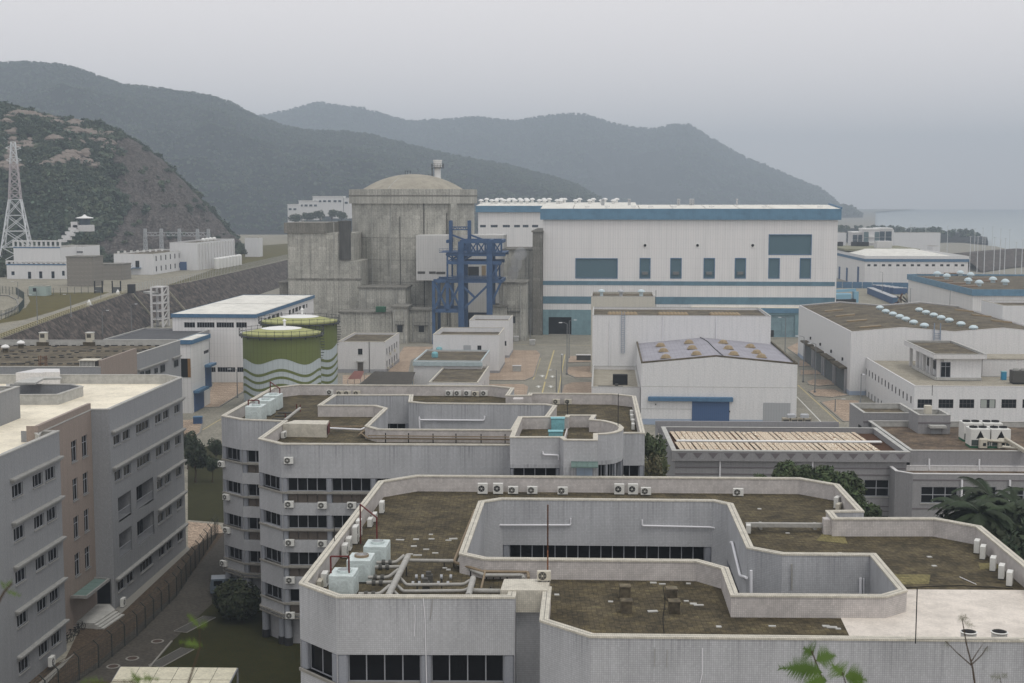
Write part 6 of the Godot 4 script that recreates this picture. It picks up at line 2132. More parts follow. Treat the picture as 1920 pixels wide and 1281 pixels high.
	# small yard cabinets and skips along the roads
	var spots := [[V(1.18,0,-333.15), "small grey cabinet on the brick island left of the central road", 2.0], [V(19.22,0,-356.7), "green-grey covered skip beside the long white hall", 4.5], [V(1.27,0,-405.74), "little grey cabinet near the concrete pier", 1.4], [V(5.9,0,-395.19), "low box on the paving before the turbine hall door", 1.6]]
	for q in spots:
		var t := thing("cabinet", q[1], "cabinet", q[0], -3.8)
		var m := MB.new()
		m.cbox(V(0, 0.1, 0), V(q[2], 1.3, 1.2), 0.05)
		part("body", m, M.cap_grey if q[2] < 4.0 else M.grille, t)
		var l := MB.new()
		l.cbox(V(0, 1.4, 0), V(q[2] + 0.2, 0.15, 1.4), 0.03)
		part("lid", l, M.white_low, t)
		var f := MB.new()
		f.box(V(0, 0, 0), V(q[2] * 0.9, 0.1, 1.0))
		part("plinth", f, M.kerb, t)
	var bb := thing("blue_bin", "small blue bin on the paving between the grey workshop and the trees", "bin", V(-59.22,0,-254.4), 5.0)
	var bmm := MB.new()
	bmm.cbox(Vector3.ZERO, V(1.6, 1.3, 1.3), 0.08)
	part("body", bmm, M.container, bb)
	var bl2 := pbox("lid", V(1.7, 0.12, 1.4), M.blue_trim, bb, V(0, 1.3, 0))
func workshop():
	var root := thing("workshop", "grey workshop with a brown flat roof dotted with small pads", "workshop")
	var h := 16.0
	var out := [W(-107.34,-253.11), W(-62.52,-253.11), W(-61.75,-252.62), W(-63.57,-229.69)]
	var o2 := [W(-63.66,-229.69), W(-64.33,-211.9), W(-90.05,-211.9)]
	out.append_array(o2)
	var mb := MB.new()
	mb.walls(out, 0.0, h)
	part("wall", mb, M.blue_grey, root)
	flat_roof(root, out, h, 1.0, M.deck, M.cap_grey, 0.35)
	# pink panel wall rising over the corner
	var pm := MB.new()
	var a := V(-64.33,0,-211.9); var b := V(-63.66,0,-229.69)
	var ux := (b - a).normalized()
	var nn := ux.cross(Vector3.UP)
	var ph := 17.05
	pm.wall_holes(a + nn * 0.12, ux, a.distance_to(b), ph, [], 0.1)
	pm.wall_holes(b - nn * 0.3, -ux, a.distance_to(b), ph, [], 0.1)
	pm.wall_holes(a - nn * 0.3, nn, 0.42, ph, [], 0.1)
	pm.quad(a + nn * 0.12 + V(0, ph, 0), b + nn * 0.12 + V(0, ph, 0), b - nn * 0.3 + V(0, ph, 0), a - nn * 0.3 + V(0, ph, 0))
	part("pink_wall", pm, M.pink, root)
	# windows under ledges on the side wall
	var o := V(-63.57,0,-229.69)
	var yaw := deg_to_rad(85.48)
	for q in [[1.27, 11.95, 1.82, 0.82], [3.9, 11.85, 2.4, 0.83], [8.49, 11.59, 1.66, 0.94], [11.57, 11.35, 2.41, 1.33], [19.03, 11.4, 2.41, 1.27]]:
		window(root, o + V(q[0] + q[2] * 0.5, q[1], 0.06).rotated(Vector3.UP, yaw), yaw, q[2], q[3], 2, 1, M.frame_dark, "window", 0.08)
	ledge_run(root, o, yaw, 0.31, 15.11, 13.19)
	ledge_run(root, o, yaw, 18.21, 22.63, 13.19)
	# rows of pads along the roof joints
	var pad := box_mesh(V(0.75, 0.14, 0.5), M.dark)
	for j in 4:
		for i in 26:
			var p := put_mesh("roof_pad", pad, root)
			p.position = V(-83.73,15,-224.03) + V(i * 1.55 - 22.0 + j * 0.3, 0.0, -j * 9.6)
	for k in 3:
		for i in 14:
			var p := put_mesh("roof_pad", pad, root)
			p.position = V(-81.96,15,-224.03) + V(k * 9.5 - 9.0 + i * 0.6, 0.0, -i * 2.4)
	for q in [[V(-87.3,15,-253.11), "left one of two little cream roof cabins on the workshop"], [V(-78.65,15,-253.11), "right one of two little cream roof cabins on the workshop"]]:
		var t := thing("roof_cabin", q[1], "cabin", q[0], -3.0, "cabins on the workshop roof")
		var m := MB.new()
		m.box(Vector3.ZERO, V(2.1, 0.7, 1.8))
		part("plinth", m, M.deck, t)
		var c := MB.new()
		c.cbox(V(0, 0.7, 0), V(1.25, 1.7, 1.2), 0.04)
		part("body", c, M.unit_cream, t)
		var g2 := pbox("grille", V(0.8, 0.7, 0.04), M.grille, t, V(0, 1.5, 0.61))
		var l := pbox("lid", V(1.4, 0.1, 1.35), M.unit_white, t, V(0, 2.4, 0))
	for q in [[V(-89.93,15,-248.51), "white domed roof vent nearer the workshop's back wall"], [V(-90.17,15,-241.48), "white domed roof vent at the workshop roof's left edge"]]:
		var t := thing("roof_vent", q[1], "roof vent", q[0], 0.0, "domed vents on the workshop roof")
		var m := MB.new()
		m.lathe(Vector3.ZERO, [W(0.5, 0), W(0.5, 0.8)], 12)
		part("base", m, M.deck, t)
		var c := MB.new()
		c.lathe(V(0, 0.8, 0), [W(0.7, 0), W(0.75, 0.2), W(0.5, 0.5), W(0, 0.65)], 14)
		part("cap", c, M.white, t)
	# pale slatted roof hatch and rusty ladder cage
	var sh := thing("roof_hatch", "pale slatted box with a flat lid beside the pink wall", "roof hatch", V(-68.69,15,-220.41), -3.0)
	var hb := MB.new()
	hb.box(Vector3.ZERO, V(2.5, 1.1, 2.2))
	part("body", hb, M.grille, sh)
	for i in 12:
		var s := pbox("slat", V(0.1, 1.1, 0.05), M.unit_white, sh, V(-1.2 + i * 0.218, 0, 1.13))
	var ld := pbox("lid", V(3.0, 0.12, 2.7), M.unit_cream, sh, V(0.1, 1.1, 0))
	var lc := thing("ladder_cage", "rusty caged ladder at the front edge of the workshop roof", "ladder", V(-75.46,14.2,-218.45), 0.0)
	var lm := MB.new()
	for s in [-0.5, 0.5]:
		for z in [0.0, 0.8]: lm.box(V(s, 0, z), V(0.08, 2.9, 0.08))
	for i in 9: lm.box(V(0, i * 0.33, 0.0), V(1.0, 0.06, 0.06))
	for i in 4: lm.box(V(0, i * 0.8 + 0.3, 0.8), V(1.0, 0.06, 0.06))
	part("frame", lm, M.rust, lc)
	# blue-grey roofed building behind the workshop
	house("flat_roof_hall", "low dark blue-grey roofed building behind the grey workshop", "industrial building", V(-87.84,0,-292), -3.8, 16.5, 26.0, 12.16, M.grey_paint, {"parapet": 0.3, "deck": M.slate_roof, "cap": M.cap_grey})
func gable_warehouse():
	var root := thing("gable_warehouse", "white gabled warehouse with a lilac roof and twelve domed rooflights", "warehouse", V(24.24,0,-253.78), -3.8)
	var w := 28.88
	var h := 11.71
	var p := 13.08
	var d := 39.7
	var rx := 13.86
	var mb := MB.new()
	mb.wall_holes(Vector3.ZERO, Vector3.RIGHT, w, h, [], 0.1)
	mb.tri(V(0, h, 0), V(w, h, 0), V(rx, p, 0))
	mb.wall_holes(V(w, 0, 0), Vector3.FORWARD, d, h, [], 0.1)
	mb.wall_holes(V(0, 0, -d), Vector3.BACK, d, h, [], 0.1)
	mb.wall_holes(V(w, 0, -d), Vector3.LEFT, w, h, [], 0.1)
	mb.tri(V(w, h, -d), V(0, h, -d), V(rx, p, -d))
	part("wall", mb, M.white_paint, root)
	var pm := MB.new()
	pm.walls([W(-0.03, 0.03), W(w + 0.03, 0.03), W(w + 0.03, -d), W(-0.03, -d)], 0.0, 1.1)
	part("plinth", pm, M.plinth_blue, root)
	var rm := MB.new()
	rm.quad(V(0.2, h - 0.25, -0.2), V(rx, p - 0.25, -0.2), V(rx, p - 0.25, -d), V(0.2, h - 0.25, -d))
	rm.quad(V(rx, p - 0.25, -0.2), V(w - 0.2, h - 0.25, -0.2), V(w - 0.2, h - 0.25, -d), V(rx, p - 0.25, -d))
	part("roof", rm, M.lilac_roof, root)
	var km := MB.new()
	for q in [[V(0.1, h + 0.02, 0), V(0.1, h + 0.02, -d)], [V(w - 0.1, h + 0.02, 0), V(w - 0.1, h + 0.02, -d)], [V(0, h, -0.12), V(rx, p, -0.12)], [V(rx, p, -0.12), V(w, h, -0.12)], [V(0, h, -d), V(rx, p, -d)], [V(rx, p, -d), V(w, h, -d)]]:
		km.bar(q[0], q[1], 0.3, 0.3)
	part("coping", km, M.deck, root)
	var ln := MB.new()
	ln.tube([V(rx - 0.6, p - 0.2, -d + 0.6), V(rx + 0.6, p - 0.2, -d * 0.7), V(rx + 0.9, p - 0.25, -d * 0.4), V(rx + 1.6, p - 0.25, -1.0)], 0.08, 5)
	part("roof_cable", ln, M.dark, root)
	# rooflights: flared kerb and amber dome
	var dm := MB.new()
	dm.lathe(Vector3.ZERO, [W(0.95, 0.1), W(0.7, 0.55), W(0.35, 0.72), W(0, 0.76)], 12)
	var dome := dm.mesh(M.amber)
	var kb := MB.new()
	kb.cbox(Vector3.ZERO, V(2.0, 0.12, 2.0), 0.04)
	var kerb := kb.mesh(M.amber)
	for q in [[4.69, 26.76], [4.84, 16.74], [4.8, 5.6], [10.54, 27.58], [10.51, 16.84], [10.65, 6.44], [17.58, 28.05], [17.7, 17.32], [17.77, 6.91], [22.84, 25.06], [22.93, 14.17], [23.06, 7.26]]:
		var k: float = q[0] / rx if q[0] < rx else (w - q[0]) / (w - rx)
		var o := put_mesh("rooflight", kerb, root)
		o.position = V(q[0], lerpf(h, p, k) - 0.2, -q[1])
		put_mesh("dome", dome, o)
	# blue sliding door on its rail, roller door, lines
	panel_on(root, "sliding_door", [9.51, 0.75, 6.94, 3.88], M.blue_door, 0.15)
	var rl := [1.28, 4.55, 15.82, 0.81]
	var hood := MB.new()
	hood.cbox(V(rl[0] + rl[2] * 0.5, rl[1], 0.3), V(rl[2], rl[3], 0.6), 0.12)
	part("door_rail", hood, M.blue_trim, root)
	panel_on(root, "roller_door", [22.72, 0.88, 5.02, 3.47], M.door_grey, 0.06)
	panel_on(root, "wall_joint", [0.0, 7.17, w, 0.08], M.cap_grey, 0.02)
	panel_on(root, "wall_joint", [0.0, 2.94, 9.46, 0.08], M.cap_grey, 0.02)
	for q in [[2.63, 3.73, 0.2, 0.25], [2.68, -0.68, 0.2, 0.2], [16.4, 2.5, 0.2, 0.3]]:
		panel_on(root, "wall_lamp", q, M.dark, 0.2)
# ---------------------------------------------------------------- right hand side of the yard
func build_right_buildings():
	double_gable()
	annex_with_penthouse()
	rust_roof_building()
	back_right()
func double_gable():
	var root := thing("double_gable_hall", "white hall with a brown double-gabled roof and rows of turbine vents", "industrial hall", V(73.03,0,-292.57), -3.41)
	var h := 13.68
	var d := 75.38
	var r1 := 10.89; var v1 := 21.99; var r2 := 32.22; var w := 42.45
	var p := 14.72
	var hv := 13.86
	var mb := MB.new()
	var line := [W(0, h), W(r1, p), W(v1, hv), W(r2, p), W(w, h)]
	for z in [0.0, -d]:
		for i in 4:
			var a: Vector2 = line[i]; var b: Vector2 = line[i + 1]
			if z == 0.0: mb.quad(V(a.x, 0, z), V(b.x, 0, z), V(b.x, b.y, z), V(a.x, a.y, z))
			else: mb.quad(V(b.x, 0, z), V(a.x, 0, z), V(a.x, a.y, z), V(b.x, b.y, z))
	mb.wall_holes(V(0, 0, -d), Vector3.BACK, d, h, [], 0.1)
	mb.wall_holes(V(w, 0, 0), Vector3.FORWARD, d, h, [], 0.1)
	part("wall", mb, M.white_paint, root)
	var pl := MB.new()
	pl.walls([W(-0.03, 0.03), W(-0.03, -d - 0.03), W(w, -d - 0.03), W(w, 0.03)], 0, 0.9)
	part("plinth", pl, M.plinth_blue, root)
	var rm := MB.new()
	for i in 4:
		var a: Vector2 = line[i]; var b: Vector2 = line[i + 1]
		rm.quad(V(a.x, a.y - 0.3, -0.3), V(b.x, b.y - 0.3, -0.3), V(b.x, b.y - 0.3, -d + 0.3), V(a.x, a.y - 0.3, -d + 0.3))
	part("roof", rm, M.deck, root)
	var cm := MB.new()
	for z in [-0.14, -d + 0.14]:
		for i in 4: cm.bar(V(line[i].x, line[i].y, z), V(line[i + 1].x, line[i + 1].y, z), 0.3, 0.2)
	cm.bar(V(0.14, h + 0.02, 0), V(0.14, h + 0.02, -d), 0.3, 0.2)
	part("coping", cm, M.white_low, root)
	var tv := MB.new()
	tv.lathe(Vector3.ZERO, [W(0.55, 0), W(0.55, 0.7), W(0.95, 0.75), W(1.02, 1.0), W(0.8, 1.3), W(0.4, 1.5), W(0, 1.55)], 14)
	var tvm := tv.mesh(M.vent_aqua)
	var i := 0
	for q in [[18.16, 58.9], [17.2, 47.21], [17.28, 39.37], [17.3, 31.88], [17.13, 24.7], [17.01, 16.51], [17.57, 8.74], [26.66, 52.66], [26.45, 44.58], [26.46, 36.87], [26.39, 29.51], [26.46, 22.47], [26.67, 13.14], [26.87, 3.71]]:
		var o := put_mesh("turbine_vent", tvm, root)
		o.position = V(q[0], h - 0.2, -q[1])
		i += 1
	for q in [[5.68, 53.91], [5.76, 38.78], [5.82, 24.21], [5.85, 8.95], [39.09, 57.57], [39.21, 42.3], [39.59, 26.92]]:
		var o := put_mesh("rooflight", box_mesh(V(4.6, 0.35, 1.1), M.amber), root)
		var k: float = clampf(1.0 - absf(q[0] - (r1 if q[0] < v1 else r2)) / r1, 0, 1)
		o.position = V(q[0], lerpf(h, p, k) - 0.35, -q[1])
		o.rotation.z = (1.0 if (q[0] < r1 or (q[0] > v1 and q[0] < r2)) else -1.0) * atan2(p - h, r1)
	# big shuttered doors with hoods on the left side
	for q in [[15.09, -0.28, 11.26, 5.6], [30.48, -0.34, 10.7, 5.68], [45.35, -0.28, 11.54, 5.61], [59.68, -0.13, 11.85, 5.35]]:
		var hh: float = q[1] + q[3]
		var o := pbox("shutter_door", V(0.2, hh, q[2]), M.shutter, root, V(-0.1, 0, -d + q[0] + q[2] * 0.5))
		var hd := pbox("hood", V(1.6, 0.4, q[2] + 0.8), M.deck, o, V(-0.7, hh, 0))
		for s in [-1, 1]:
			var jb := pbox("jamb", V(0.5, hh, 0.35), M.grey_paint, o, V(-0.2, 0, s * (q[2] * 0.5 + 0.17)))
		var lamp := pbox("lamp", V(0.35, 0.7, 0.25), M.dark, root, V(-0.17, hh + 1.3, -d + q[0] + q[2] * 0.6))
	var lm := MB.new()
	for s in [0.0, 1.3]: lm.box(V(17.53 + s, 6.0, 0.3), V(0.15, p - 5.0, 0.3))
	for k in 16: lm.box(V(17.53 + 0.65, 6.0 + k * 0.5, 0.3), V(1.3, 0.08, 0.1))
	part("ladder", lm, M.ladder, root)
	var hb := MB.new()
	for s in [0.0, 1.6]: hb.box(V(14.75 + s, 7.2, 0.5), V(0.1, 2.3, 0.1))
	for y in [0.7, 1.5, 2.2]: hb.box(V(14.75 + 0.8, 7.2 + y, 0.5), V(1.6, 0.08, 0.08))
	part("guard_rail", hb, M.ladder, root)
func annex_with_penthouse():
	var h := 8.1
	var d := 61.46
	var fr := []
	for q in [[0.62, 4.03, 2.64, 1.63], [4.41, 4.06, 2.69, 1.63], [8.16, 4.1, 2.68, 1.63], [11.94, 4.13, 2.73, 1.62], [15.72, 4.17, 2.67, 1.62], [19.48, 4.2, 2.72, 1.62], [6.68, -0.51, 2.69, 1.39], [12.25, -0.46, 2.68, 1.38], [15.89, -0.42, 2.68, 1.38]]:
		if q[1] > 0.2: fr.append([q[0], q[1], q[2], q[3], 4, 2])
	var lf := []
	for q in [[0.33, 4.17, 4.46, 1.49, 2], [5.73, 4.24, 4.62, 1.41, 2], [11.54, 4.36, 4.16, 1.41, 2]]: lf.append([q[0], q[1], q[2], q[3], q[4], 1])
	for i in 14:
		var u := lerpf(17.19, 58.86, i / 13.0)
		lf.append([u - 0.5, 4.51, 1.05, 1.37, 1, 1])
		if i < 6: lf.append([u - 0.5, -0.22, 1.05, 1.46, 1, 1])
	var root := house("annex_building", "white two storey annex with small side windows, joined to the double-gabled hall", "annex", V(73.73,0,-247.79), -3.41, 44.0, d, h, M.white_paint, {"front": fr, "left": lf, "parapet": 0.55, "deck": M.deck_light, "cap": M.white_low, "frame": M.frame_dark, "reveal": 0.12})
	# one window has pale curtains
	var cq := [12.04, 4.18, 2.53, 1.48]
	panel_on(root, "curtain", [cq[0], cq[1], cq[2] * 0.42, cq[3]], M.curtain, 0.02, -0.09)
	panel_on(root, "curtain", [cq[0] + cq[2] * 0.62, cq[1], cq[2] * 0.36, cq[3]], M.curtain, 0.02, -0.09)
	# gatehouse-like porch with door on the left side
	var pm := MB.new()
	var pd := -(55.78)
	pm.box(V(-0.9, 0, pd), V(1.8, 3.6, 5.0))
	var po := part("porch", pm, M.grey_paint, root)
	var ps := pbox("slab", V(2.6, 0.35, 5.8), M.deck, po, V(-1.0, 3.6, pd))
	var pdr := pbox("door", V(0.1, 2.6, 1.6), M.blue_door, po, V(-1.83, 0, pd + 1.2))
	var pwn := pbox("pane", V(0.06, 1.3, 1.6), M.glass_blue, po, V(-1.83, 1.3, pd - 1.2))
	# open-sided penthouse with columns
	var t := thing("penthouse", "flat-topped penthouse with open columned front on the annex roof", "penthouse", V(81.54,7.6,-259.76), -3.41)
	var WW := 8.32; var H := 4.22; var D := 23.67
	var bm := MB.new()
	bm.box(V(WW * 0.5 + 0.6, 0.0, -D * 0.42), V(WW - 1.2, H, D * 0.84))
	part("wall", bm, M.white_paint, t)
	for k in 5:
		var c := pbox("column", V(0.6, H, 0.6), M.white_low, t, V(0.3, 0, -0.35 - k * (D - 0.9) / 4.0))
	var bb := MB.new()
	bb.bar(V(-0.2, 0.3, 0.3), V(-0.2, 0.3, -D * 0.8), 0.5, 0.5)
	bb.bar(V(-0.2, 0.3, 0.3), V(WW, 0.3, 0.3), 0.5, 0.5)
	part("plinth_beam", bb, M.cap_grey, t)
	for k in 3:
		window(t, V(0.99, 1.4, -1.8 - k * D * 0.2), -PI / 2, 1.6, 1.7, 2, 1, M.frame_dark, "window", 0.08)
	window(t, V(1.16 + 0.4, 0.55, 0.02), 0.0, 1.9, 3.0, 2, 2, M.frame, "window", 0.1, null, 0.7)
	flat_roof_slab(t, -0.9, WW + 0.7, 0.9, -D - 0.9, H, 0.9, M.deck)
	# second low roof block and tanks at the right
	var rb := thing("roof_block", "low white roof block with a pale deck right of the penthouse", "roof block", V(92.15,7.6,-265.33), -3.41)
	var rm := MB.new()
	rm.box(V(8.5, 0, -4.0), V(17.0, 3.4, 8.0))
	part("wall", rm, M.white_low, rb)
	var rd := MB.new()
	rd.box(V(8.5, 3.4, -4.0), V(17.3, 0.15, 8.3))
	part("roof_deck", rd, M.deck_light, rb)
	var tk := thing("water_tank", "small blue water tank on the annex roof right of the penthouse", "water tank", V(94.61,7.6,-260.54), -3.8)
	var tb := MB.new()
	tb.cbox(Vector3.ZERO, V(0.9, 1.5, 0.9), 0.05)
	part("body", tb, M.blue_tank, tk)
	var tl := pbox("lid", V(1.0, 0.1, 1.0), M.cyan, tk, V(0, 1.5, 0))
	var ck := thing("cooling_unit", "dark grey cooling unit at the far right of the annex roof", "cooling unit", V(95.7,7.6,-255.17), -3.41)
	var cb := MB.new()
	cb.cbox(V(0, 0.3, 0), V(3.2, 2.2, 2.4), 0.06)
	part("body", cb, M.grille, ck)
	for s in [-0.75, 0.75]:
		var cl := MB.new()
		cl.lathe(V(s, 2.5, 0), [W(0.62, 0), W(0.62, 0.35), W(0.55, 0.35), W(0.5, 0.1), W(0, 0.1)], 14)
		part("fan_cowl", cl, M.cap_grey, ck)
	var cf := pbox("base_frame", V(3.0, 0.3, 2.2), M.dark, ck, Vector3.ZERO)
	var rod := pipe(self, "lightning_rod", [V(73.17,8.1,-235.48), V(73.17,8.1,-235.48) + V(0, 1.9, 0)], 0.06, M.grille, 6)
	tag(rod, "thin rod on the parapet corner of the white annex", "lightning rod")
func flat_roof_slab(t: Node3D, x0: float, x1: float, z0: float, z1: float, y: float, th: float, deck: Material):
	var out := [W(x0, z0), W(x1, z0), W(x1, z1), W(x0, z1)]
	var m := MB.new()
	m.walls(out, y, y + th)
	m.flat_poly(out, y, false)
	part("roof_slab", m, M.white_low, t)
	flat_roof(t, out, y + th, 0.35, deck, M.cap_grey, 0.3)
func rust_roof_building():
	var WW := 27.94; var H := 12.35; var D := 16.72
	var root := thing("canteen_building", "low grey building with rusty sheet roof strips and a frieze of triangles", "building", V(19.07,0,-160), -1.9)
	var wins := []
	for q in [[22.43, 6.92, 4.36, 2.02, 3, 2], [17.66, 6.88, 3.77, 2.03, 3, 2], [22.55, 2.56, 4.37, 2.07, 3, 2]]: wins.append([q[0], q[1], q[2], q[3], q[4], q[5]])
	var mb := MB.new()
	facade(mb, root, V(0.35, 0, -0.3), Vector3.RIGHT, WW - 0.6, H - 1.1, wins, 0.2, M.frame_pale, M.cap_grey)
	mb.wall_holes(V(WW - 0.25, 0, -0.3), Vector3.FORWARD, D, H - 1.0, [], 0.1)
	mb.wall_holes(V(0.35, 0, -D), Vector3.BACK, D - 0.3, H - 1.0, [], 0.1)
	part("wall", mb, M.grey_tile, root)
	# projecting frieze with triangles
	var fh := 1.19
	var fm := MB.new()
	fm.box(V(WW * 0.5, H - fh, -0.25), V(WW + 0.1, fh, 0.7))
	fm.box(V(0.2, H - fh, -D * 0.5 - 0.3), V(0.5, fh, D))
	fm.box(V(WW - 0.2, H - fh, -D * 0.5 - 0.3), V(0.5, fh, D))
	fm.box(V(WW * 0.5, H - fh, -D - 0.2), V(WW + 0.1, fh, 0.5))
	part("frieze", fm, M.grey_tile, root)
	var cp := MB.new()
	cp.ring([W(-0.08, 0.14), W(WW + 0.08, 0.14), W(WW + 0.08, -D - 0.5), W(-0.08, -D - 0.5)], [W(0.5, -0.6), W(WW - 0.5, -0.6), W(WW - 0.5, -D + 0.1), W(0.5, -D + 0.1)], H + 0.06)
	cp.walls([W(-0.08, 0.14), W(WW + 0.08, 0.14), W(WW + 0.08, -D - 0.5), W(-0.08, -D - 0.5)], H - 0.04, H + 0.06)
	part("coping", cp, M.cap_grey, root)
	for i in 15:
		var x := lerpf(1.14, 26.83, i / 14.0)
		var m := MB.new()
		m.tri(V(x - 0.58, H - 0.22, 0.13), V(x, H - fh + 0.3, 0.13), V(x + 0.58, H - 0.22, 0.13))
		m.quad(V(x - 0.58, H - 0.22, 0.1), V(x + 0.58, H - 0.22, 0.1), V(x + 0.58, H - 0.22, 0.13), V(x - 0.58, H - 0.22, 0.13))
		part("triangle", m, M.triangle, root)
	for y in [H - fh - 0.9, H - fh - 1.7]:
		var b := pbox("band", V(WW - 0.7, 0.12, 0.06), M.triangle, root, V(WW * 0.5, y, -0.28))
	for y in [5.68, 5.1]:
		var b := pbox("band", V(WW - 0.7, 0.12, 0.06), M.triangle, root, V(WW * 0.5, y, -0.28))
	for x in [5.67, 16.62]:
		var m := MB.new()
		m.tube([V(x, 1.0, -0.2), V(x, H - fh, -0.2)], 0.1, 6)
		part("drain_pipe", m, M.pipe_white, root)
	# rusty strips in two rows over a pale under-roof
	var ur := MB.new()
	ur.box(V(WW * 0.5, H - 0.75, -D * 0.5 - 0.2), V(WW - 1.0, 0.1, D - 0.6))
	part("under_roof", ur, M.rust_under, root)
	var rng := RandomNumberGenerator.new()
	rng.seed = 5
	var n := 34
	for j in 2:
		for i in n:
			var x := lerpf(1.2, WW - 2.6, (i + 0.5) / n)
			var z0 := -0.7 - j * (D - 0.9) * 0.5
			var z1 := z0 - (D - 0.9) * 0.5 + 0.75
			var wd := (WW - 3.8) / n * rng.randf_range(0.62, 0.95)
			var m := MB.new()
			var sk := -0.35
			var y0 := H - 0.42 + rng.randf_range(-0.03, 0.03)
			m.quad(V(x - wd * 0.5, y0, z0), V(x + wd * 0.5, y0, z0), V(x + wd * 0.5 + sk, y0 + 0.08, z1), V(x - wd * 0.5 + sk, y0 + 0.08, z1))
			m.quad(V(x - wd * 0.5, y0 - 0.2, z0), V(x + wd * 0.5, y0 - 0.2, z0), V(x + wd * 0.5, y0, z0), V(x - wd * 0.5, y0, z0))
			m.quad(V(x + wd * 0.5, y0 - 0.2, z0), V(x + wd * 0.5 + sk, y0 - 0.12, z1), V(x + wd * 0.5 + sk, y0 + 0.08, z1), V(x + wd * 0.5, y0, z0))
			for k in m.t.size(): m.t[k] += W(rng.randf() * 5.0, 0)
			part("rusty_roof_sheet", m, M.rust_sheet, root)
			if rng.randf() < 0.25:
				var g2 := pbox("rust_gap", V(0.16, 0.06, absf(z1 - z0) * 0.9), M.rust, root, V(x + wd * 0.5 + 0.1 + sk * 0.5, H - 0.5, (z0 + z1) * 0.5))
				g2.rotation.y = atan2(-sk, absf(z1 - z0)) * 1.0
	var wsm := pbox("white_ridge_strip", V(WW - 2.5, 0.14, 0.75), M.white, root, V(WW * 0.5, H - 0.4, -0.45 - D * 0.5))
	# lower back roof with its parapet
	var bk := MB.new()
	bk.wall_holes(V(-0.5, 0, -D - 4.6), Vector3.BACK, 4.6, H - 0.3, [], 0.1)
	bk.box(V(WW * 0.42, H - 1.5, -D - 4.7), V(WW * 0.84 + 1.0, 1.6, 0.35))
	bk.box(V(WW * 0.42, 0, -D - 2.5), V(WW * 0.84, H - 1.5, 4.2))
	part("rear_wing", bk, M.grey_tile, root)
	# pump houses behind
	var hut := thing("roof_house", "grey stair house with flat parapet roof behind the rusty roof", "roof house", V(47.93,0,-184), -1.9)
	var hw := 7.28; var hh := 13.11
	var hm := MB.new()
	hm.wall_holes(Vector3.ZERO, Vector3.RIGHT, hw, hh, [], 0.1); hm.wall_holes(V(0, 0, -9), Vector3.BACK, 9, hh, [], 0.1); hm.wall_holes(V(hw, 0, 0), Vector3.FORWARD, 9, hh, [], 0.1)
	part("wall", hm, M.grey_tile, hut)
	flat_roof(hut, [W(0, 0), W(hw, 0), W(hw, -9), W(0, -9)], hh, 0.7, M.deck, M.cap_grey, 0.3)
	var bd := pbox("band", V(hw + 0.06, 0.2, 0.08), M.triangle, hut, V(hw * 0.5, hh - 1.3, 0.02))
	for q in [[2.36, 11.64, 0.25, 0.29], [4.96, 11.65, 0.25, 0.29]]: panel_on(hut, "wall_lamp", q, M.dark, 0.15)
	var side := pbox("door", V(0.08, 3.0, 1.6), M.black, hut, V(-0.03, hh - 5.0, -2.0))
	var h2 := thing("roof_house", "small grey lift house with a canopied double door and a cream cabinet on top", "roof house", V(53.02,0,-176), -1.9)
	var w2 := 4.12; var hq := 14.08
	var m2 := MB.new()
	m2.wall_holes(Vector3.ZERO, Vector3.RIGHT, w2, hq, [], 0.1); m2.wall_holes(V(0, 0, -5), Vector3.BACK, 5, hq, [], 0.1); m2.wall_holes(V(w2, 0, 0), Vector3.FORWARD, 5, hq, [], 0.1)
	part("wall", m2, M.grey_tile, h2)
	flat_roof(h2, [W(0, 0), W(w2, 0), W(w2, -5), W(0, -5)], hq, 0.6, M.deck, M.cap_grey, 0.25)
	var b2 := pbox("band", V(w2 + 0.06, 0.18, 0.08), M.triangle, h2, V(w2 * 0.5, hq - 1.1, 0.02))
	var dq := [1.67, 10.77, 1.24, 1.69]
	panel_on(h2, "door", dq, M.door_grey, 0.06)
	var cn := pbox("canopy", V(dq[2] * 1.7, 0.3, 1.2), M.cap_grey, h2, V(dq[0] + dq[2] * 0.5, dq[1] + dq[3] + 0.1, 0.6))
	panel_on(h2, "blue_box", [2.31, 10.77, 0.76, 0.63], M.container, 0.5, 0.2)
	var cab := MB.new()
	cab.cbox(V(1.57, hq, -1.5), V(0.9, 1.1, 0.8), 0.05)
	part("roof_cabinet", cab, M.unit_cream, h2)
	# upper flat roof with chillers to the right, lower roof in front of it
	var R := thing("flat_roof_wing", "long grey wing with a stained flat roof right of the rusty roof", "building", V(47.27,0,-160), -1.9)
	var RW := 26.0
	var um := MB.new()
	um.wall_holes(V(0.06, 0, 0), Vector3.RIGHT, RW, H, [], 0.1)
	um.wall_holes(V(RW, 0, 0), Vector3.FORWARD, 22, H, [], 0.1)
	um.wall_holes(V(0.06, 0, -22), Vector3.BACK, 22, H - 0.7, [], 0.1)
	um.wall_holes(V(RW, 0, -22), Vector3.LEFT, RW, H, [], 0.1)
	part("wall", um, M.grey_tile, R)
	flat_roof(R, [W(0.06, 0), W(RW, 0), W(RW, -22), W(0.06, -22)], H, 0.7, M.deck_warm, M.cap_grey, 0.35)
	var L := thing("flat_roof_wing", "lower front wing with a white parapet line and a satellite dish roof", "building", V(46.24,0,-155), -1.9)
	var lh := 10.56
	var lw := 24.0
	var lwin := []
	for q in [[0.99, 7.14, 4.2, 1.94, 3, 2], [5.38, 7.18, 4.2, 1.94, 3, 2], [11.34, 7.16, 4.19, 1.94, 3, 2]]: lwin.append([q[0], q[1], q[2], q[3], q[4], q[5]])
	var lm := MB.new()
	facade(lm, L, Vector3.ZERO, Vector3.RIGHT, lw, lh, lwin, 0.2, M.frame_pale, M.cap_grey)
	var chl := 1.6
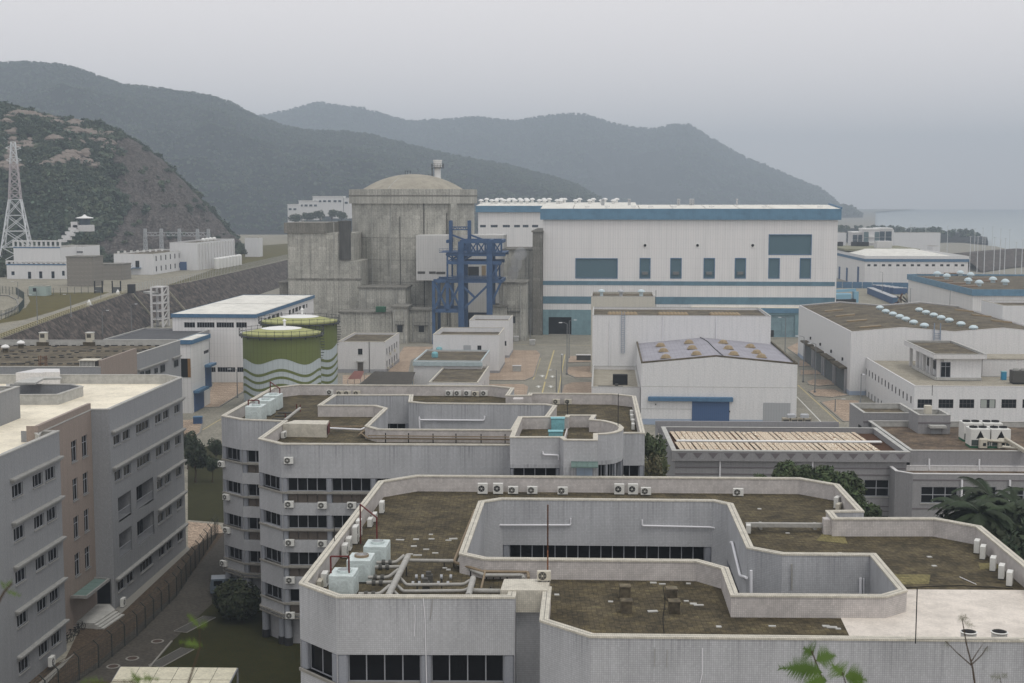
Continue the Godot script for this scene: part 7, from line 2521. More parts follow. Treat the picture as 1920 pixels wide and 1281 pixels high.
	lm.wall_holes(V(-chl, 0, -chl), V(1, 0, 1).normalized(), chl * sqrt(2.0), lh, [], 0.1)
	lm.wall_holes(V(-chl, 0, -5.0), Vector3.BACK, 5.0 - chl, lh, [], 0.1)
	part("wall", lm, M.grey_tile, L)
	flat_roof(L, [W(0, 0), W(lw, 0), W(lw, -5.0), W(-chl, -5.0), W(-chl, -chl)], lh, 0.55, M.deck_warm, M.white_low, 0.3)
	for y in [lh - 0.75, 6.45]:
		var b := pbox("band", V(lw, 0.12, 0.06), M.triangle, L, V(lw * 0.5, y, 0.02))
	for x in [5.57, 11.04]:
		var m := MB.new()
		m.tube([V(x, 3.0, 0.2), V(x, lh - 0.6, 0.2)], 0.13, 8)
		part("drain_pipe", m, M.pipe_white, L)
	for x in [3.11, 8.99]:
		var m := MB.new()
		m.tube([V(x, lh - 0.4, -4.7), V(x, lh + 0.9, -4.7)], 0.1, 8)
		part("vent_pipe", m, M.pipe_white, L)
	var dish := thing("satellite_dish", "white satellite dish lying on the lower grey roof", "satellite dish", V(48.61,10.06,-160.66) + V(0, 0, 0), 20.0)
	var dm := MB.new()
	dm.lathe(Vector3.ZERO, [W(0, 0), W(0.35, 0.04), W(0.7, 0.17), W(0.9, 0.3), W(0.9, 0.33), W(0.68, 0.2), W(0, 0.04)], 20)
	var dp := part("bowl", dm, M.white, dish)
	dp.position = V(0, 0.5, 0)
	dp.rotation = V(0.35, 0, 0.3)
	var sm := MB.new()
	sm.tube([V(0, 0, 0), V(0, 0.55, 0)], 0.07, 8)
	part("stand", sm, M.galv, dish)
	# big white air chillers with their pipes
	for q in [[V(59.41,11.65,-170.99), "farther white roof chiller half hidden on the right flat roof", 0], [V(58.79,11.65,-166.48), "nearer white roof chiller with two black triangles on its front", 1]]:
		var t := thing("air_chiller", q[1], "chiller", q[0], -3.0, "white chillers on the right flat roof")
		for s in 2:
			var m := MB.new()
			m.cbox(V(-1.25 + s * 2.5, 0.3, 0), V(2.35, 2.1, 2.3), 0.05)
			part("module", m, M.unit_white, t)
			for k in 2:
				var f := MB.new()
				f.lathe(V(-1.8 + s * 2.5 + k * 1.1, 2.4, 0), [W(0.5, 0), W(0.5, 0.18), W(0.44, 0.18), W(0.42, 0.05), W(0, 0.05)], 14)
				part("fan", f, M.dark, t)
			var v := MB.new()
			v.tri(V(-1.75 + s * 2.5, 1.2, 1.16), V(-0.75 + s * 2.5, 1.2, 1.16), V(-1.25 + s * 2.5, 2.2, 1.16))
			part("intake", v, M.black, t)
			var gb := pbox("lower_grille", V(2.1, 0.7, 0.04), M.fence_green, t, V(-1.25 + s * 2.5, 0.35, 1.16))
		var b := put_mesh("base_frame", box_mesh(V(4.8, 0.3, 2.2), M.green), t)
	for q in [[V(57.76,11.65,-165.39), "left one of two cream tanks before the white chillers"], [V(60.05,11.65,-165.39), "right one of two cream tanks before the white chillers"]]:
		var t := thing("expansion_tank", q[1], "tank", q[0], 0.0, "cream tanks by the white chillers")
		var m := MB.new()
		m.cbox(V(0, 0.1, 0), V(1.0, 1.2, 0.9), 0.15)
		part("body", m, M.unit_cream, t)
		var hdl := pbox("port", V(0.35, 0.35, 0.1), M.black, t, V(0.1, 0.4, 0.45))
		var f2 := put_mesh("foot", box_mesh(V(0.8, 0.1, 0.8), M.dark), t)
	var pp := thing("chiller_pipes", "white pipes running from the chillers to the right roof edge", "pipework")
	for q in [[V(57.63,12.95,-165.92), V(60.52,12.95,-166.3), V(60.05,12.85,-157.13)], [V(58.23,12.65,-165.36), V(60.66,12.55,-164.81), V(60.29,12.45,-156.91)], [V(59.24,12.35,-162.64), V(60.96,12.35,-161.22)]]:
		pipe(pp, "pipe", q, 0.17, M.unit_cream, 10)
	# roof condensers in front of the warehouse
	for q in [[V(37.65,11.45,-182.84), "left pair of grey box fans on the back edge of the rusty roof"], [V(39.46,11.45,-182.84), "right pair of grey box fans on the back edge of the rusty roof"]]:
		var t := thing("box_fan", q[1], "fan unit", q[0], -2.0, "box fans behind the rusty roof")
		for s in 2:
			var m := MB.new()
			m.cbox(V(-0.55 + s * 1.1, 0.1, 0), V(1.0, 1.1, 0.9), 0.04)
			part("casing", m, M.deck_light, t)
			var f := pbox("grille", V(0.7, 0.7, 0.04), M.grille, t, V(-0.55 + s * 1.1, 0.3, 0.46))
		var d := MB.new()
		d.cbox(V(0.2, 1.2, -0.2), V(1.1, 0.5, 0.8), 0.1)
		part("duct", d, M.galv, t)
func back_right():
	# hall with a blue band and roof vents
	var d := 91.6
	var root := thing("band_hall", "white hall with a broad blue eaves band and a brown roof", "industrial hall", V(149.89,0,-443), -3.41)
	var w := 70.0
	var h := 13.13
	var mb := MB.new()
	mb.wall_holes(Vector3.ZERO, Vector3.RIGHT, w, h - 2.0, [], 0.1)
	mb.wall_holes(V(0, 0, -d), Vector3.BACK, d, h - 2.0, [Rect2(d * 0.25, 0, 3.0, 4.0), Rect2(d * 0.33, 0, 3.0, 3.6)], 0.6)
	mb.wall_holes(V(w, 0, -d), Vector3.LEFT, w, h - 2.0, [], 0.1)
	part("wall", mb, M.rib_white, root)
	var bm := MB.new()
	bm.walls([W(-0.5, 0.5), W(-0.5, -d - 0.5), W(w, -d - 0.5), W(w, 0.5)], h - 2.1, h)
	bm.walls([W(-0.1, 0.1), W(-0.1, -d - 0.1), W(w, -d - 0.1), W(w, 0.1)], h - 0.8, h, true, true)
	bm.ring([W(-0.5, 0.5), W(-0.5, -d - 0.5), W(w, -d - 0.5), W(w, 0.5)], [W(-0.1, 0.1), W(-0.1, -d - 0.1), W(w, -d - 0.1), W(w, 0.1)], h)
	part("eaves_band", bm, M.rib_blue, root)
	var rm := MB.new()
	rm.flat_poly([W(-0.1, 0.1), W(w, 0.1), W(w, -d), W(-0.1, -d)], h - 0.6)
	part("roof_deck", rm, M.deck, root)
	var tv: Mesh = null
	var vm := MB.new()
	vm.lathe(Vector3.ZERO, [W(0.8, 0), W(0.8, 0.9), W(1.5, 1.0), W(1.3, 1.6), W(0.6, 2.1), W(0, 2.2)], 14)
	tv = vm.mesh(M.vent_aqua)
	for q in [V(9.22, 12.53, -84.24), V(8.79, 12.53, -68.14), V(19.64, 12.53, -90.45), V(20.07, 12.53, -77.62), V(9.19, 12.53, -40.31), V(9.26, 12.53, -26.75), V(19.77, 12.53, -47.22), V(20, 12.53, -33.32)]:
		var o := put_mesh("turbine_vent", tv, root)
		o.position = q
	for q in [V(7.31, 12.53, -95.41), V(5.41, 12.53, -73.19), V(3.85, 12.53, -52.71), V(4.14, 12.53, -36.93), V(20.04, 12.53, -103.97), V(4.23, 12.53, -22.1), V(20.76, 12.53, -67.12), V(19.7, 12.53, -53.66)]:
		var o := pbox("rooflight", V(6.0, 0.5, 3.0), M.amber_roof, root, q)
	# white building cut by the frame in front of it
	house("small_house", "white flat roofed building cut by the right edge before the blue-banded hall", "building", V(129.78,0,-360), -3.41, 30.0, 20.0, 14.23, M.white_paint, {"parapet": 0.7, "deck": M.deck})
	# long white warehouse with two rows of little windows
	var fr := []
	for q in [[1.13, 9.98, 1.53, 1.03], [4.19, 9.98, 1.53, 1.03], [8.06, 10, 1.53, 1.03], [11.12, 10, 1.53, 1.03], [15.01, 10.02, 1.53, 1.03], [18.07, 10.02, 1.53, 1.03], [21.88, 10.04, 1.52, 1.03], [24.93, 10.04, 1.52, 1.03], [28.84, 10.06, 1.52, 1.03], [31.91, 10.06, 1.52, 1.03], [35.84, 10.08, 1.52, 1.03], [38.88, 10.08, 1.52, 1.03], [42.68, 10.09, 1.52, 1.03], [45.72, 10.1, 1.52, 1.03], [1.24, 1.04, 1.53, 1.04], [4.3, 1.06, 1.53, 1.04], [8.13, 1.07, 1.53, 1.04], [11.19, 1.08, 1.53, 1.04], [15.01, 1.1, 1.53, 1.04], [18.07, 1.11, 1.53, 1.04]]: fr.append([q[0], q[1], q[2], q[3], 2, 1])
	var wd := 120.0
	var lf := []
	var WW := metal_block("warehouse", "long white warehouse with blue lines and a row of small windows", "warehouse", V(171.23,0,-662.37), -3.41, 49.11, wd, 13.46, M.rib_white, M.blue_trim, M.rib_roof, {"front": fr, "left": lf, "band": 1.2, "rise": 3.0, "frame": M.frame_dark})
	panel_on(WW, "blue_foot", [0, 0, 49.11, 1.6], M.blue_trim, 0.1)
	var fp := MB.new()
	fp.walls([W(-0.3, 0.4), W(49.11 + 0.3, 0.4), W(49.11 + 0.3, -wd), W(-0.3, -wd)], 13.46 + 0.15, 13.46 + 1.6)
	part("fascia", fp, M.white_paint, WW)
	for q in [[16.32, 9.0, 4.0], [46.48, 7.0, 4.0], [68.17, 6.5, 4.0]]:
		var o := pbox("door", V(0.2, q[1], q[2]), M.container, WW, V(-0.1, 0, -q[0]))
	var tb := MB.new()
	tb.box(V(49.11 * 0.5, 13.46 + 2.0, -78), V(8.0, 4.5, 8.0))
	part("roof_hut", tb, M.white_low, WW)
	var gr := MB.new()
	gr.box(V(49.11 * 0.42, 13.46 + 1.8, -88), V(49.11 * 0.8, 1.0, 55.0))
	part("rear_roof", gr, M.deck_green, WW)
	for s in [0.12, 0.3, 0.36, 0.41]:
		var m := pbox("roof_unit", V(4.0, 2.4, 3.0), M.dark, WW, V(49.11 * s, 13.46 + 2.8, -105))
	# office blocks of green glass
	for q in [["glass_office", "green glass office block with white balconies between dark wings", V(231.13,0,-900), 10.5, 22.48, 3], ["glass_office", "left dark glass wing of the distant office block", V(225.14,0,-905), 7.0, 20.26, 1], ["glass_office", "right white framed wing of the distant office block", V(242.17,0,-905), 9.0, 22.72, 2]]:
		var t := thing(q[0], q[1], "office block", q[2], -3.8, "distant glass offices")
		var m := MB.new()
		m.box(V(q[3] * 0.5, 0, -8), V(q[3] * 1.0, q[4], 16))
		part("wall", m, M.white_low, t)
		var nx: int = 2 if q[5] != 3 else 3
		var ny := 5
		for i in nx:
			for j in ny:
				if q[5] == 3 and i == 1:
					var b := pbox("balcony", V(q[3] / nx, 1.0, 1.4), M.white, t, V(q[3] * (i + 0.5) / nx, q[4] * (0.1 + 0.17 * j), 0.7))
					continue
				var g2 := put_mesh("window", box_mesh(V(q[3] / nx * 0.86, q[4] * 0.16, 0.2), M.glass_wall if q[5] == 3 else M.glass_blue), t)
				g2.position = V(q[3] * (i + 0.5) / nx, q[4] * (0.1 + 0.17 * j), 0.1)
		var cp := pbox("roof_edge", V(q[3] + 0.6, 0.9, 16.6), M.white, t, V(q[3] * 0.5, q[4], -8))
	for q in [[1568, 1585, 436, 458, 930, "white block at the left end of the distant offices"], [1658, 1674, 430, 456, 940, "pale block behind the distant glass offices"], [1675, 1760, 436, 444, 1050, "long low white shed beyond the distant offices"], [1748, 1760, 461, 468, 800, "tiny white kiosk by the shore road"]]:
		var k: float = q[4] / 2560.0
		var t := house("far_building", q[5], "building", V((q[0] - 960.0) * k, 0, -q[4]), -3.8, (q[1] - q[0]) * k, 14.0, 42.0 - (q[2] - 375.0) * k, M.white_paint, {"parapet": 0.5})
	# blue containers in two rows
	var cn := thing("container", "first blue container at the front of the row by the far yard", "container", V(155.26,0,-552.96), -3.41, "blue containers in the far yard")
	var cm := MB.new()
	cm.box(V(0, 0.1, 0), V(2.6, 2.7, 6.0))
	part("body", cm, M.container, cn)
	var cr := pbox("roof", V(2.7, 0.12, 6.1), M.galv, cn, V(0, 2.8, 0))
	for s in [-0.62, 0.62]:
		var dl := pbox("door", V(1.2, 2.4, 0.06), M.blue_trim, cn, V(s, 0.2, 3.03))
	for i in range(1, 9): copy(cn, V(155.26,0,-552.96).lerp(V(160.79,0,-609.64), i / 8.0), -3.41, "%s blue container counted from the front of the long row" % nth(i))
	for i in 6: copy(cn, V(173.67,0,-609.64).lerp(V(169.89,0,-631.18), i / 5.0), 86.0, "%s blue container from the right in the row before the warehouse" % nth(i))
	# pale blue mobile crane
	var mc := thing("mobile_crane", "pale blue yard crane on a dark carriage beside the turbine hall", "crane", V(127.7,0,-523.2), 10.0)
	var m1 := MB.new()
	m1.cbox(V(0, 0.6, 0), V(8.0, 3.6, 4.0), 0.2)
	part("carriage", m1, M.dark, mc)
	var m2 := MB.new()
	m2.cbox(V(-1.0, 4.2, 0), V(6.5, 2.2, 3.4), 0.3)
	m2.box(V(4.2, 0, 0.6), V(1.8, 7.0, 1.8))
	part("cabin", m2, M.crane_blue, mc)
	var m3 := MB.new()
	m3.bar(V(-4.5, 7.2, 0), V(4.5, 7.6, 0), 0.9, 1.0)
	part("boom", m3, M.crane_blue, mc)
	for s in [-3, -1, 1, 3]:
		var wh := MB.new()
		wh.tube([V(s, 0.6, 1.9), V(s, 0.6, 2.3)], 0.6, 12)
		part("wheel", wh, M.rubber, mc)
	# long blue hoarding and dark skips in the yard
	var hd := thing("hoarding", "low blue hoarding along the foot of the far warehouse", "hoarding", V(156.11,0,-654.29), 0.0)
	for i in 12:
		var pnl := pbox("panel", V(4.4, 3.0, 0.2), M.blue_trim, hd, V(i * 4.5, 0, i * 1.1))
		pnl.rotation.y = -0.24
	var sk := thing("scrap_heap", "dark heap of pipes and frames at the end of the containers", "heap", V(154.41,0,-536.32), 0.0)
	var rng := RandomNumberGenerator.new()
	rng.seed = 12
	for i in 9:
		var b := MB.new()
		b.bar(V(rng.randf_range(-4, 4), rng.randf_range(0.4, 1), rng.randf_range(-4, 4)), V(rng.randf_range(-4, 4), rng.randf_range(0.5, 5.5), rng.randf_range(-4, 4)), 0.5, 0.5)
		part("beam", b, [M.grille, M.rust, M.deck_light][i % 3], sk)
	# sea wall of stones with a pale road and tall poles
	var sw := MB.new()
	var line := [V(272.84,0,-831.62), V(305.53,0,-879.19), V(346.46,0,-924.5), V(354.04,0,-831.62)]
	for i in 3:
		var a: Vector3 = line[i]; var b: Vector3 = line[i + 1]
		sw.quad(a + V(0, 0.5, 40), b + V(0, 0.5, 40), b + V(0, 9, 0), a + V(0, 9, 0))
		sw.quad(a + V(0, 9, 0), b + V(0, 9, 0), b + V(0, 9, -14), a + V(0, 9, -14))
		sw.quad(a + V(0, 9, -14), b + V(0, 9, -14), b + V(0, -5, -60), a + V(0, -5, -60))
	struct("sea_wall", sw, M.slope)
	var pole := thing("lamp_pole", "first thin pale pole from the left along the sea wall", "pole", V(264.45,0,-788.9), 0.0, "poles along the sea wall")
	var pm := MB.new()
	pm.tube([Vector3.ZERO, V(0, 21, 0)], 0.28, 6, 0.5)
	part("shaft", pm, M.galv_white, pole)
	var pa := pbox("head", V(1.6, 0.2, 0.4), M.galv_white, pole, V(0, 21, 0))
	var k := 1
	for q in [V(266.81,0,-783.15), V(261.32,0,-755.62), V(270.42,0,-766.4), V(255.59,0,-715.36), V(268.79,0,-745.14), V(250.43,0,-679.14), V(268.83,0,-720.15), V(376.26,0,-1071.65), V(342.14,0,-1011.31), V(351.35,0,-1020.89), V(354.46,0,-992.68), V(354.54,0,-974.71), V(351.59,0,-1104.59), V(344.47,0,-1139.61), V(339.16,0,-1164.21)]:
		copy(pole, q, 0.0, "%s thin pale pole along the sea wall and shore road" % nth(k))
		k += 1
# ---------------------------------------------------------------- upper terrace on the left
func lattice(root: Node3D, called: String, base: float, top: float, y0: float, y1: float, n: int, m: Material, th: float):
	# four tapering legs, cross braced panel by panel
	var at := func(k: int, f: float) -> Vector3:
		var w := lerpf(base, top, f)
		return V([-1, 1, 1, -1][k % 4] * w, lerpf(y0, y1, f), [1, 1, -1, -1][k % 4] * w)
	for k in 4:
		var l := MB.new()
		l.bar(at.call(k, 0.0), at.call(k, 1.0), th * 1.5, th * 1.5)
		part("leg", l, m, root)
	var b := MB.new()
	for i in n:
		for k in 4:
			b.bar(at.call(k, float(i) / n), at.call(k + 1, float(i + 1) / n), th, th)
			b.bar(at.call(k + 1, float(i) / n), at.call(k, float(i + 1) / n), th, th)
			b.bar(at.call(k, float(i + 1) / n), at.call(k + 1, float(i + 1) / n), th, th)
	part(called, b, m, root)
func build_plateau():
	# power pylon
	var py := thing("pylon", "tall white lattice power pylon with reddish middle before the hillside", "pylon", V(-231.71,22.9,-640), 12.0)
	var H := 45.95
	lattice(py, "bracing", 7.2, 2.6, -10.0, H * 0.42, 4, M.galv_white, 0.3)
	lattice(py, "bracing", 2.6, 1.6, H * 0.42, H * 0.78, 5, M.pylon_red, 0.22)
	lattice(py, "bracing", 1.6, 0.9, H * 0.78, H, 3, M.galv_white, 0.2)
	for y in [H * 0.8, H * 0.92]:
		var m := MB.new()
		for s in [-1, 1]:
			m.bar(V(s * 1.2, y, 0), V(s * 3.4, y + 0.8, 0), 0.3, 0.3); m.bar(V(s * 1.0, y + 2.0, 0), V(s * 3.4, y + 0.8, 0), 0.3, 0.3)
		part("cross_arm", m, M.galv_white, py)
	# white control buildings
	var w1 := []
	for q in [[1.85, 1.51, 1.32, 1.5], [8.62, 0.04, 1.32, 2.78], [13.23, 0.27, 1.31, 2.78], [18.27, 0.29, 1.31, 2.78], [22.66, 1.37, 1.09, 1.92]]: w1.append([q[0], maxf(q[1], 0.1), q[2], q[3], 1, 2])
	var a := house("control_building", "low white building with blue trim and a roof frame, lower one on the terrace", "building", V(-202.64,10.5,-547.46), -3.8, 24.33, 20.0, 5.81, M.white_paint, {"front": w1, "parapet": 0.4, "frame": M.blue_trim})
	roof_frame(a, 24.33, 5.81, 7.3, 12)
	var b := house("control_building", "taller white building with an open roof frame above the terrace", "building", V(-218.83,10.5,-600), -3.8, 20.97, 20.0, 10.81, M.white_paint, {"parapet": 0.4})
	roof_frame(b, 20.97, 10.81, 13.84, 10)
	var w3 := []
	for i in 14: w3.append([0.21 + 1.0 + i * (14.15 - 1.5) / 14.0, 8.02 - 0.4, 0.8, 0.9, 1, 1])
	house("control_building", "white building with one line of small square windows above the terrace", "building", V(-207.54,10.5,-618), -3.8, 14.15, 20.0, 10.67, M.white_paint, {"front": w3, "parapet": 0.4})
	# bare block walls
	for q in [[125, 176, 482, 537, 500.0, "weathered bare block wall building beside the white control building"], [190, 230, 496, 526, 540.0, "small bare concrete block house near the terrace gate"]]:
		var k: float = q[4] / 2560.0
		var t := thing("block_house", q[5], "block house", V((q[0] - 960.0) * k, 10.5, -q[4]), -3.8)
		var m := MB.new()
		var w: float = (q[1] - q[0]) * k
		var h: float = 31.5 - (q[2] - 375.0) * k
		m.box(V(w * 0.5, 0, -5), V(w, h, 10))
		part("wall", m, M.brick_wall, t)
		var c := pbox("coping", V(w + 0.4, 0.4, 10.4), M.concrete_dark, t, V(w * 0.5, h, -5))
	# white two storey office with outside stair, and the long hall with pilasters
	var f4 := [[9.25, 2.97, 1.73, 2.93, 2, 2]]
	var r4 := []
	for j in 2:
		for i in 8: r4.append([3.0 + i * 6.4, 1.2 + j * 4.4, 1.6, 2.2, 1, 2])
	var o := house("office", "white two storey office with an outside stair on the terrace", "office", V(-168.75,10.5,-578.93), -3.8, 17.07, 56.0, 8.83, M.white_paint, {"front": f4, "right": r4, "parapet": 0.5, "frame": M.frame_dark})
	var sm := MB.new()
	sm.bar(V(4.42, 0.3, 0.8), V(8.64, 2.97, 0.8), 1.2, 0.3)
	sm.box(V(10.24, 2.75, 0.8), V(3.2, 0.25, 1.6))
	sm.bar(V(4.42, 1.3, 1.3), V(8.64, 2.97 + 1.0, 1.3), 0.1, 0.1)
	part("stair", sm, M.blue_trim, o)
	for i in 8:
		var v := pbox("roof_vent", V(0.8, 1.0, 0.8), M.white, o, V(1.0 + i * 1.4, 8.83, -3.0 - i * 4.0))
	var hl := house("pump_hall", "long white hall with pilasters and a row of white tanks at its side", "hall", V(-153.79,10.5,-614.21), -3.8, 12.7, 62.0, 12.46, M.white_paint, {"parapet": 0.5, "cap": M.white_low})
	for i in 13:
		var pl := pbox("pilaster", V(0.7, 12.46 - 0.6, 0.8), M.white_low, hl, V(12.7 + 0.3, 0, -2.0 - i * 4.8))
	panel_on(hl, "door", [4.08, 0.14, 3.54, 3.71], M.blue_door, 0.15)
	var tk := MB.new()
	tk.lathe(Vector3.ZERO, [W(1.35, 0), W(1.35, 4.6), W(0.9, 5.1), W(0, 5.2)], 14)
	var tkm := tk.mesh(M.white)
	for i in 8:
		var v := put_mesh("side_tank", tkm, hl)
		v.position = V(12.7 + 4.5, 0, -14.0 - i * 5.6)
	for i in 4:
		var v := MB.new()
		v.lathe(V(12.7 * 0.7, 12.46, -22.0 - i * 6.0), [W(1.0, 0), W(1.1, 0.7), W(0.7, 1.3), W(0, 1.5)], 10)
		part("roof_vent", v, M.white, hl)
	# substation portal
	var sp := thing("substation_gantry", "grey lattice portal frames of the substation before the rock face", "gantry", V(-169.51,10.5,-690), -14.0)
	for x in [-17.0, -8.0, 2.0, 12.0, 18.0]:
		var l := Node3D.new()
		l.name = "tower" if not kids.has("tw%d" % int(x)) else "tower"
		sp.add_child(l, true)
		l.position.x = x
		lattice(l, "bracing", 0.9, 0.5, 0.0, 17.0, 7, M.galv, 0.16)
	for z in [0.0]:
		var m := MB.new()
		for y in [13.5, 15.2]: m.bar(V(-17, y, 0.5), V(18, y, 0.5), 0.25, 0.25); 
		for i in 24: m.bar(V(-17.0 + i * 1.46, 13.5 if i % 2 else 15.2, 0.5), V(-15.54 + i * 1.46, 15.2 if i % 2 else 13.5, 0.5), 0.16, 0.16)
		part("truss", m, M.galv, sp)
	# watch tower with stepped stair on the hill foot
	var wt := thing("watch_tower", "white look-out pavilion with a round flared roof on the hill foot", "watch tower", V(-206.87,24.45,-660), 0.0)
	var wm := MB.new()
	wm.box(V(0.5, 2.5, 0), V(8.5, 3.1, 6.0)); wm.box(V(-3.2, 2.5, 1.0), V(3.2, 4.6, 4.0))
	part("base", wm, M.white_low, wt)
	var wg := MB.new()
	wg.lathe(V(1.0, 5.6, 0), [W(2.6, 0), W(2.6, 3.2)], 12)
	part("glazing", wg, M.glass_blue, wt)
	var wr := MB.new()
	wr.lathe(V(1.0, 8.8, 0), [W(2.6, -0.1), W(4.2, 0), W(4.0, 0.3), W(1.2, 0.9), W(0.4, 1.7), W(0, 1.8)], 16)
	part("roof", wr, M.white, wt)
	var ws := MB.new()
	for i in 7:
		var p := V(-210.23,23.39,-640).lerp(V(-210.15,28.56,-655), i / 6.0)
		ws.box(p + V((i % 2) * 1.5, -1.0, 0), V(3.6, 1.3, 2.0))
	var wst := part("stair_flight", ws, M.white_low, self)
	tag(wst, "white zigzag stair flight climbing the slope to the look-out pavilion", "stairs")
	# guard hut, gate and fences
	house("guard_hut", "small pale green guard hut at the edge of the terrace lawn", "hut", V(-159.4,10.5,-449.55), -3.8, 5.77, 4.5, 3.18, M.hut_green, {"front": [[1.34, 1.42, 1.26, 1.23, 1, 1]], "parapet": 0.15, "frame": M.frame_dark})
	var gt := thing("gate", "dark steel gate posts and barrier house at the top of the ramp", "gate", V(-136.99,10.5,-462.49), 0.0)
	for x in [-4.6, -2.0, 1.4, 4.2]:
		var p := pbox("post", V(0.35, 4.2, 0.35), M.black, gt, V(x, 0, 0))
	for x in [-3.3, 2.8]:
		var p := pbox("gate_leaf", V(2.3, 1.9, 0.1), M.wire, gt, V(x, 0.2, 0))
	var gk := pbox("booth", V(2.2, 3.0, 2.2), M.dark, gt, V(7.6, 0, -1.0))
	# railings along the terrace edge: cream by the ramp, white mesh fence beyond
	rail("railing", "cream railing along the edge of the terrace ramp", [V(-111.77,10.5,-278.77), V(-116.93,10.5,-310.22), V(-123.44,10.5,-374.96), V(-131.8,10.5,-467.87)], 1.15, 2.2, M.cream_rail, 3)
	rail("fence", "white mesh fence along the far edge of the terrace", [V(-131.28,10.5,-470.61), V(-129.02,10.5,-499.86), V(-125.01,10.5,-532.97), V(-122.36,10.5,-614.21), V(-119.83,10.5,-731.03)], 2.6, 2.6, M.galv, 6)
	rail("fence", "grey fence along the yard behind the guard hut", [V(-167.97,10.5,-447.05), V(-158.87,10.5,-447.05), V(-152.15,10.5,-452.08), V(-142.33,10.5,-465.17)], 2.4, 2.6, M.wire, 5)
	rail("fence", "blue-green fence curving round the pale pool at the left edge", [V(-136.91,10.5,-352.66), V(-134.91,10.5,-362.24), V(-137.53,10.5,-379.4), V(-144.89,10.5,-404.27), V(-154.96,10.5,-432.6), V(-166.4,10.5,-457.23), V(-179.4,10.5,-467.87)], 2.4, 1.9, M.fence_green, 6)
	var pool := [W(-150,-375.24), W(-139.88,-371.75), W(-142.59,-387.98), W(-148.03,-407.74), W(-156.41,-429.6), W(-165.08,-446.34), W(-182.21,-456.5)]
	var pm := MB.new()
	pm.flat_poly(pool, 10.56)
	struct("pool_floor", pm, M.pale_ground)
	var pr := MB.new()
	pr.ring(inset(pool, -0.5), pool, 10.9); pr.walls(pool, 10.5, 10.9, true, true); pr.walls(inset(pool, -0.5), 10.5, 10.9)
	struct("pool_kerb", pr, M.kerb)
	# small white shrines-like markers on the railing
	for q in [[V(-126.84,10.5,-408.39), "white cone marker halfway along the ramp railing"], [V(-131.48,10.5,-454.64), "white cone marker at the top of the ramp railing"]]:
		var t := thing("marker", q[1], "marker", q[0], 0.0, "white markers on the ramp")
		var m := MB.new()
		m.lathe(Vector3.ZERO, [W(0.75, 0), W(0.6, 0.9), W(0.3, 1.5), W(0, 1.9)], 10)
		part("cone", m, M.white, t)
		var bs := put_mesh("base", box_mesh(V(1.8, 0.25, 1.4), M.cap_grey), t)
	# white framed stair tower in front of the slope, with a footbridge to the terrace
	var s := thing("lift_tower", "white five level frame tower before the cut slope with a footbridge", "tower", V(-119.26,0,-450.36), -3.8)
	var WW := 3.72
	var HH := 13.28
	for x in [0.0, WW]:
		for z in [0.0, -6.0]:
			var l := pbox("column", V(0.6, HH, 0.6), M.white_low, s, V(x, 0, z))
	for i in 5:
		var y := HH * (i + 1) / 5.0
		var m := MB.new()
		m.bar(V(0, y, 0), V(WW, y, 0), 0.35, 0.35); m.bar(V(0, y, -6), V(WW, y, -6), 0.35, 0.35); m.bar(V(0, y, 0), V(0, y, -6), 0.35, 0.35); m.bar(V(WW, y, 0), V(WW, y, -6), 0.35, 0.35)
		m.box(V(WW * 0.5, y - 0.2, -3), V(WW, 0.2, 6))
		m.bar(V(WW, y - HH / 5.0, 0), V(WW, y, -6), 0.25, 0.25)
		part("landing", m, M.white_low, s)
	var br := MB.new()
	br.bar(V(0, 10.97, -4), V(-6.17, 10.95 - 0.2, -14), 2.4, 0.7)
	part("footbridge", br, M.cap_grey, s)
	# stepped white houses far off on the hill
	for q in [[541, 566, 384, 404, "lowest stepped white block of the distant hillside buildings"], [562, 600, 377, 399, "middle stepped white block of the distant hillside buildings"], [588, 627, 369, 392, "upper stepped white block of the distant hillside buildings"], [625, 645, 369, 396, "glazed white end block of the distant hillside buildings"], [646, 658, 372, 396, "white block half hidden behind the reactor building"]]:
		var k := 1150.0 / 2560.0
		var h: float = (q[3] - q[2]) * k
		var wd: float = (q[1] - q[0]) * k
		var t := thing("hillside_building", q[4], "building", V((q[0] - 960.0) * k, 42.0 - (q[3] - 375.0) * k - 6.0, -1150.0), -3.8, "white buildings on the far hillside")
		var m := MB.new()
		m.box(V(wd * 0.5, 0, -6), V(wd, h + 6.0, 12))
		part("wall", m, M.white_paint, t)
		for i in int(wd / 4.0):
			var g2 := pbox("window", V(2.4, 1.6, 0.2), M.glass_blue, t, V(2.2 + i * 4.0, h + 1.5, 0.1))
		var rf := pbox("roof_edge", V(wd + 0.6, 0.5, 12.6), M.white, t, V(wd * 0.5, h + 6.0, -6))
	var shed := house("far_building", "small white shed by the track at the end of the terrace", "shed", V(-148.45,10.5,-760), -3.8, 8.0, 8.0, 10.59, M.white_paint, {"parapet": 0.2})
func roof_frame(root: Node3D, w: float, y0: float, y1: float, n: int):
	for i in n + 1:
		var p := pbox("post", V(0.8, y1 - y0 - 0.5, 0.6), M.white_paint, root, V(w * i / n, y0, -0.3))
	var t := pbox("top_beam", V(w + 0.6, 0.55, 0.9), M.white_paint, root, V(w * 0.5, y1 - 0.5, -0.3))
	var b := pbox("blue_band", V(w + 0.1, 0.5, 0.12), M.blue_trim, root, V(w * 0.5, y0 - 0.3, 0.06))
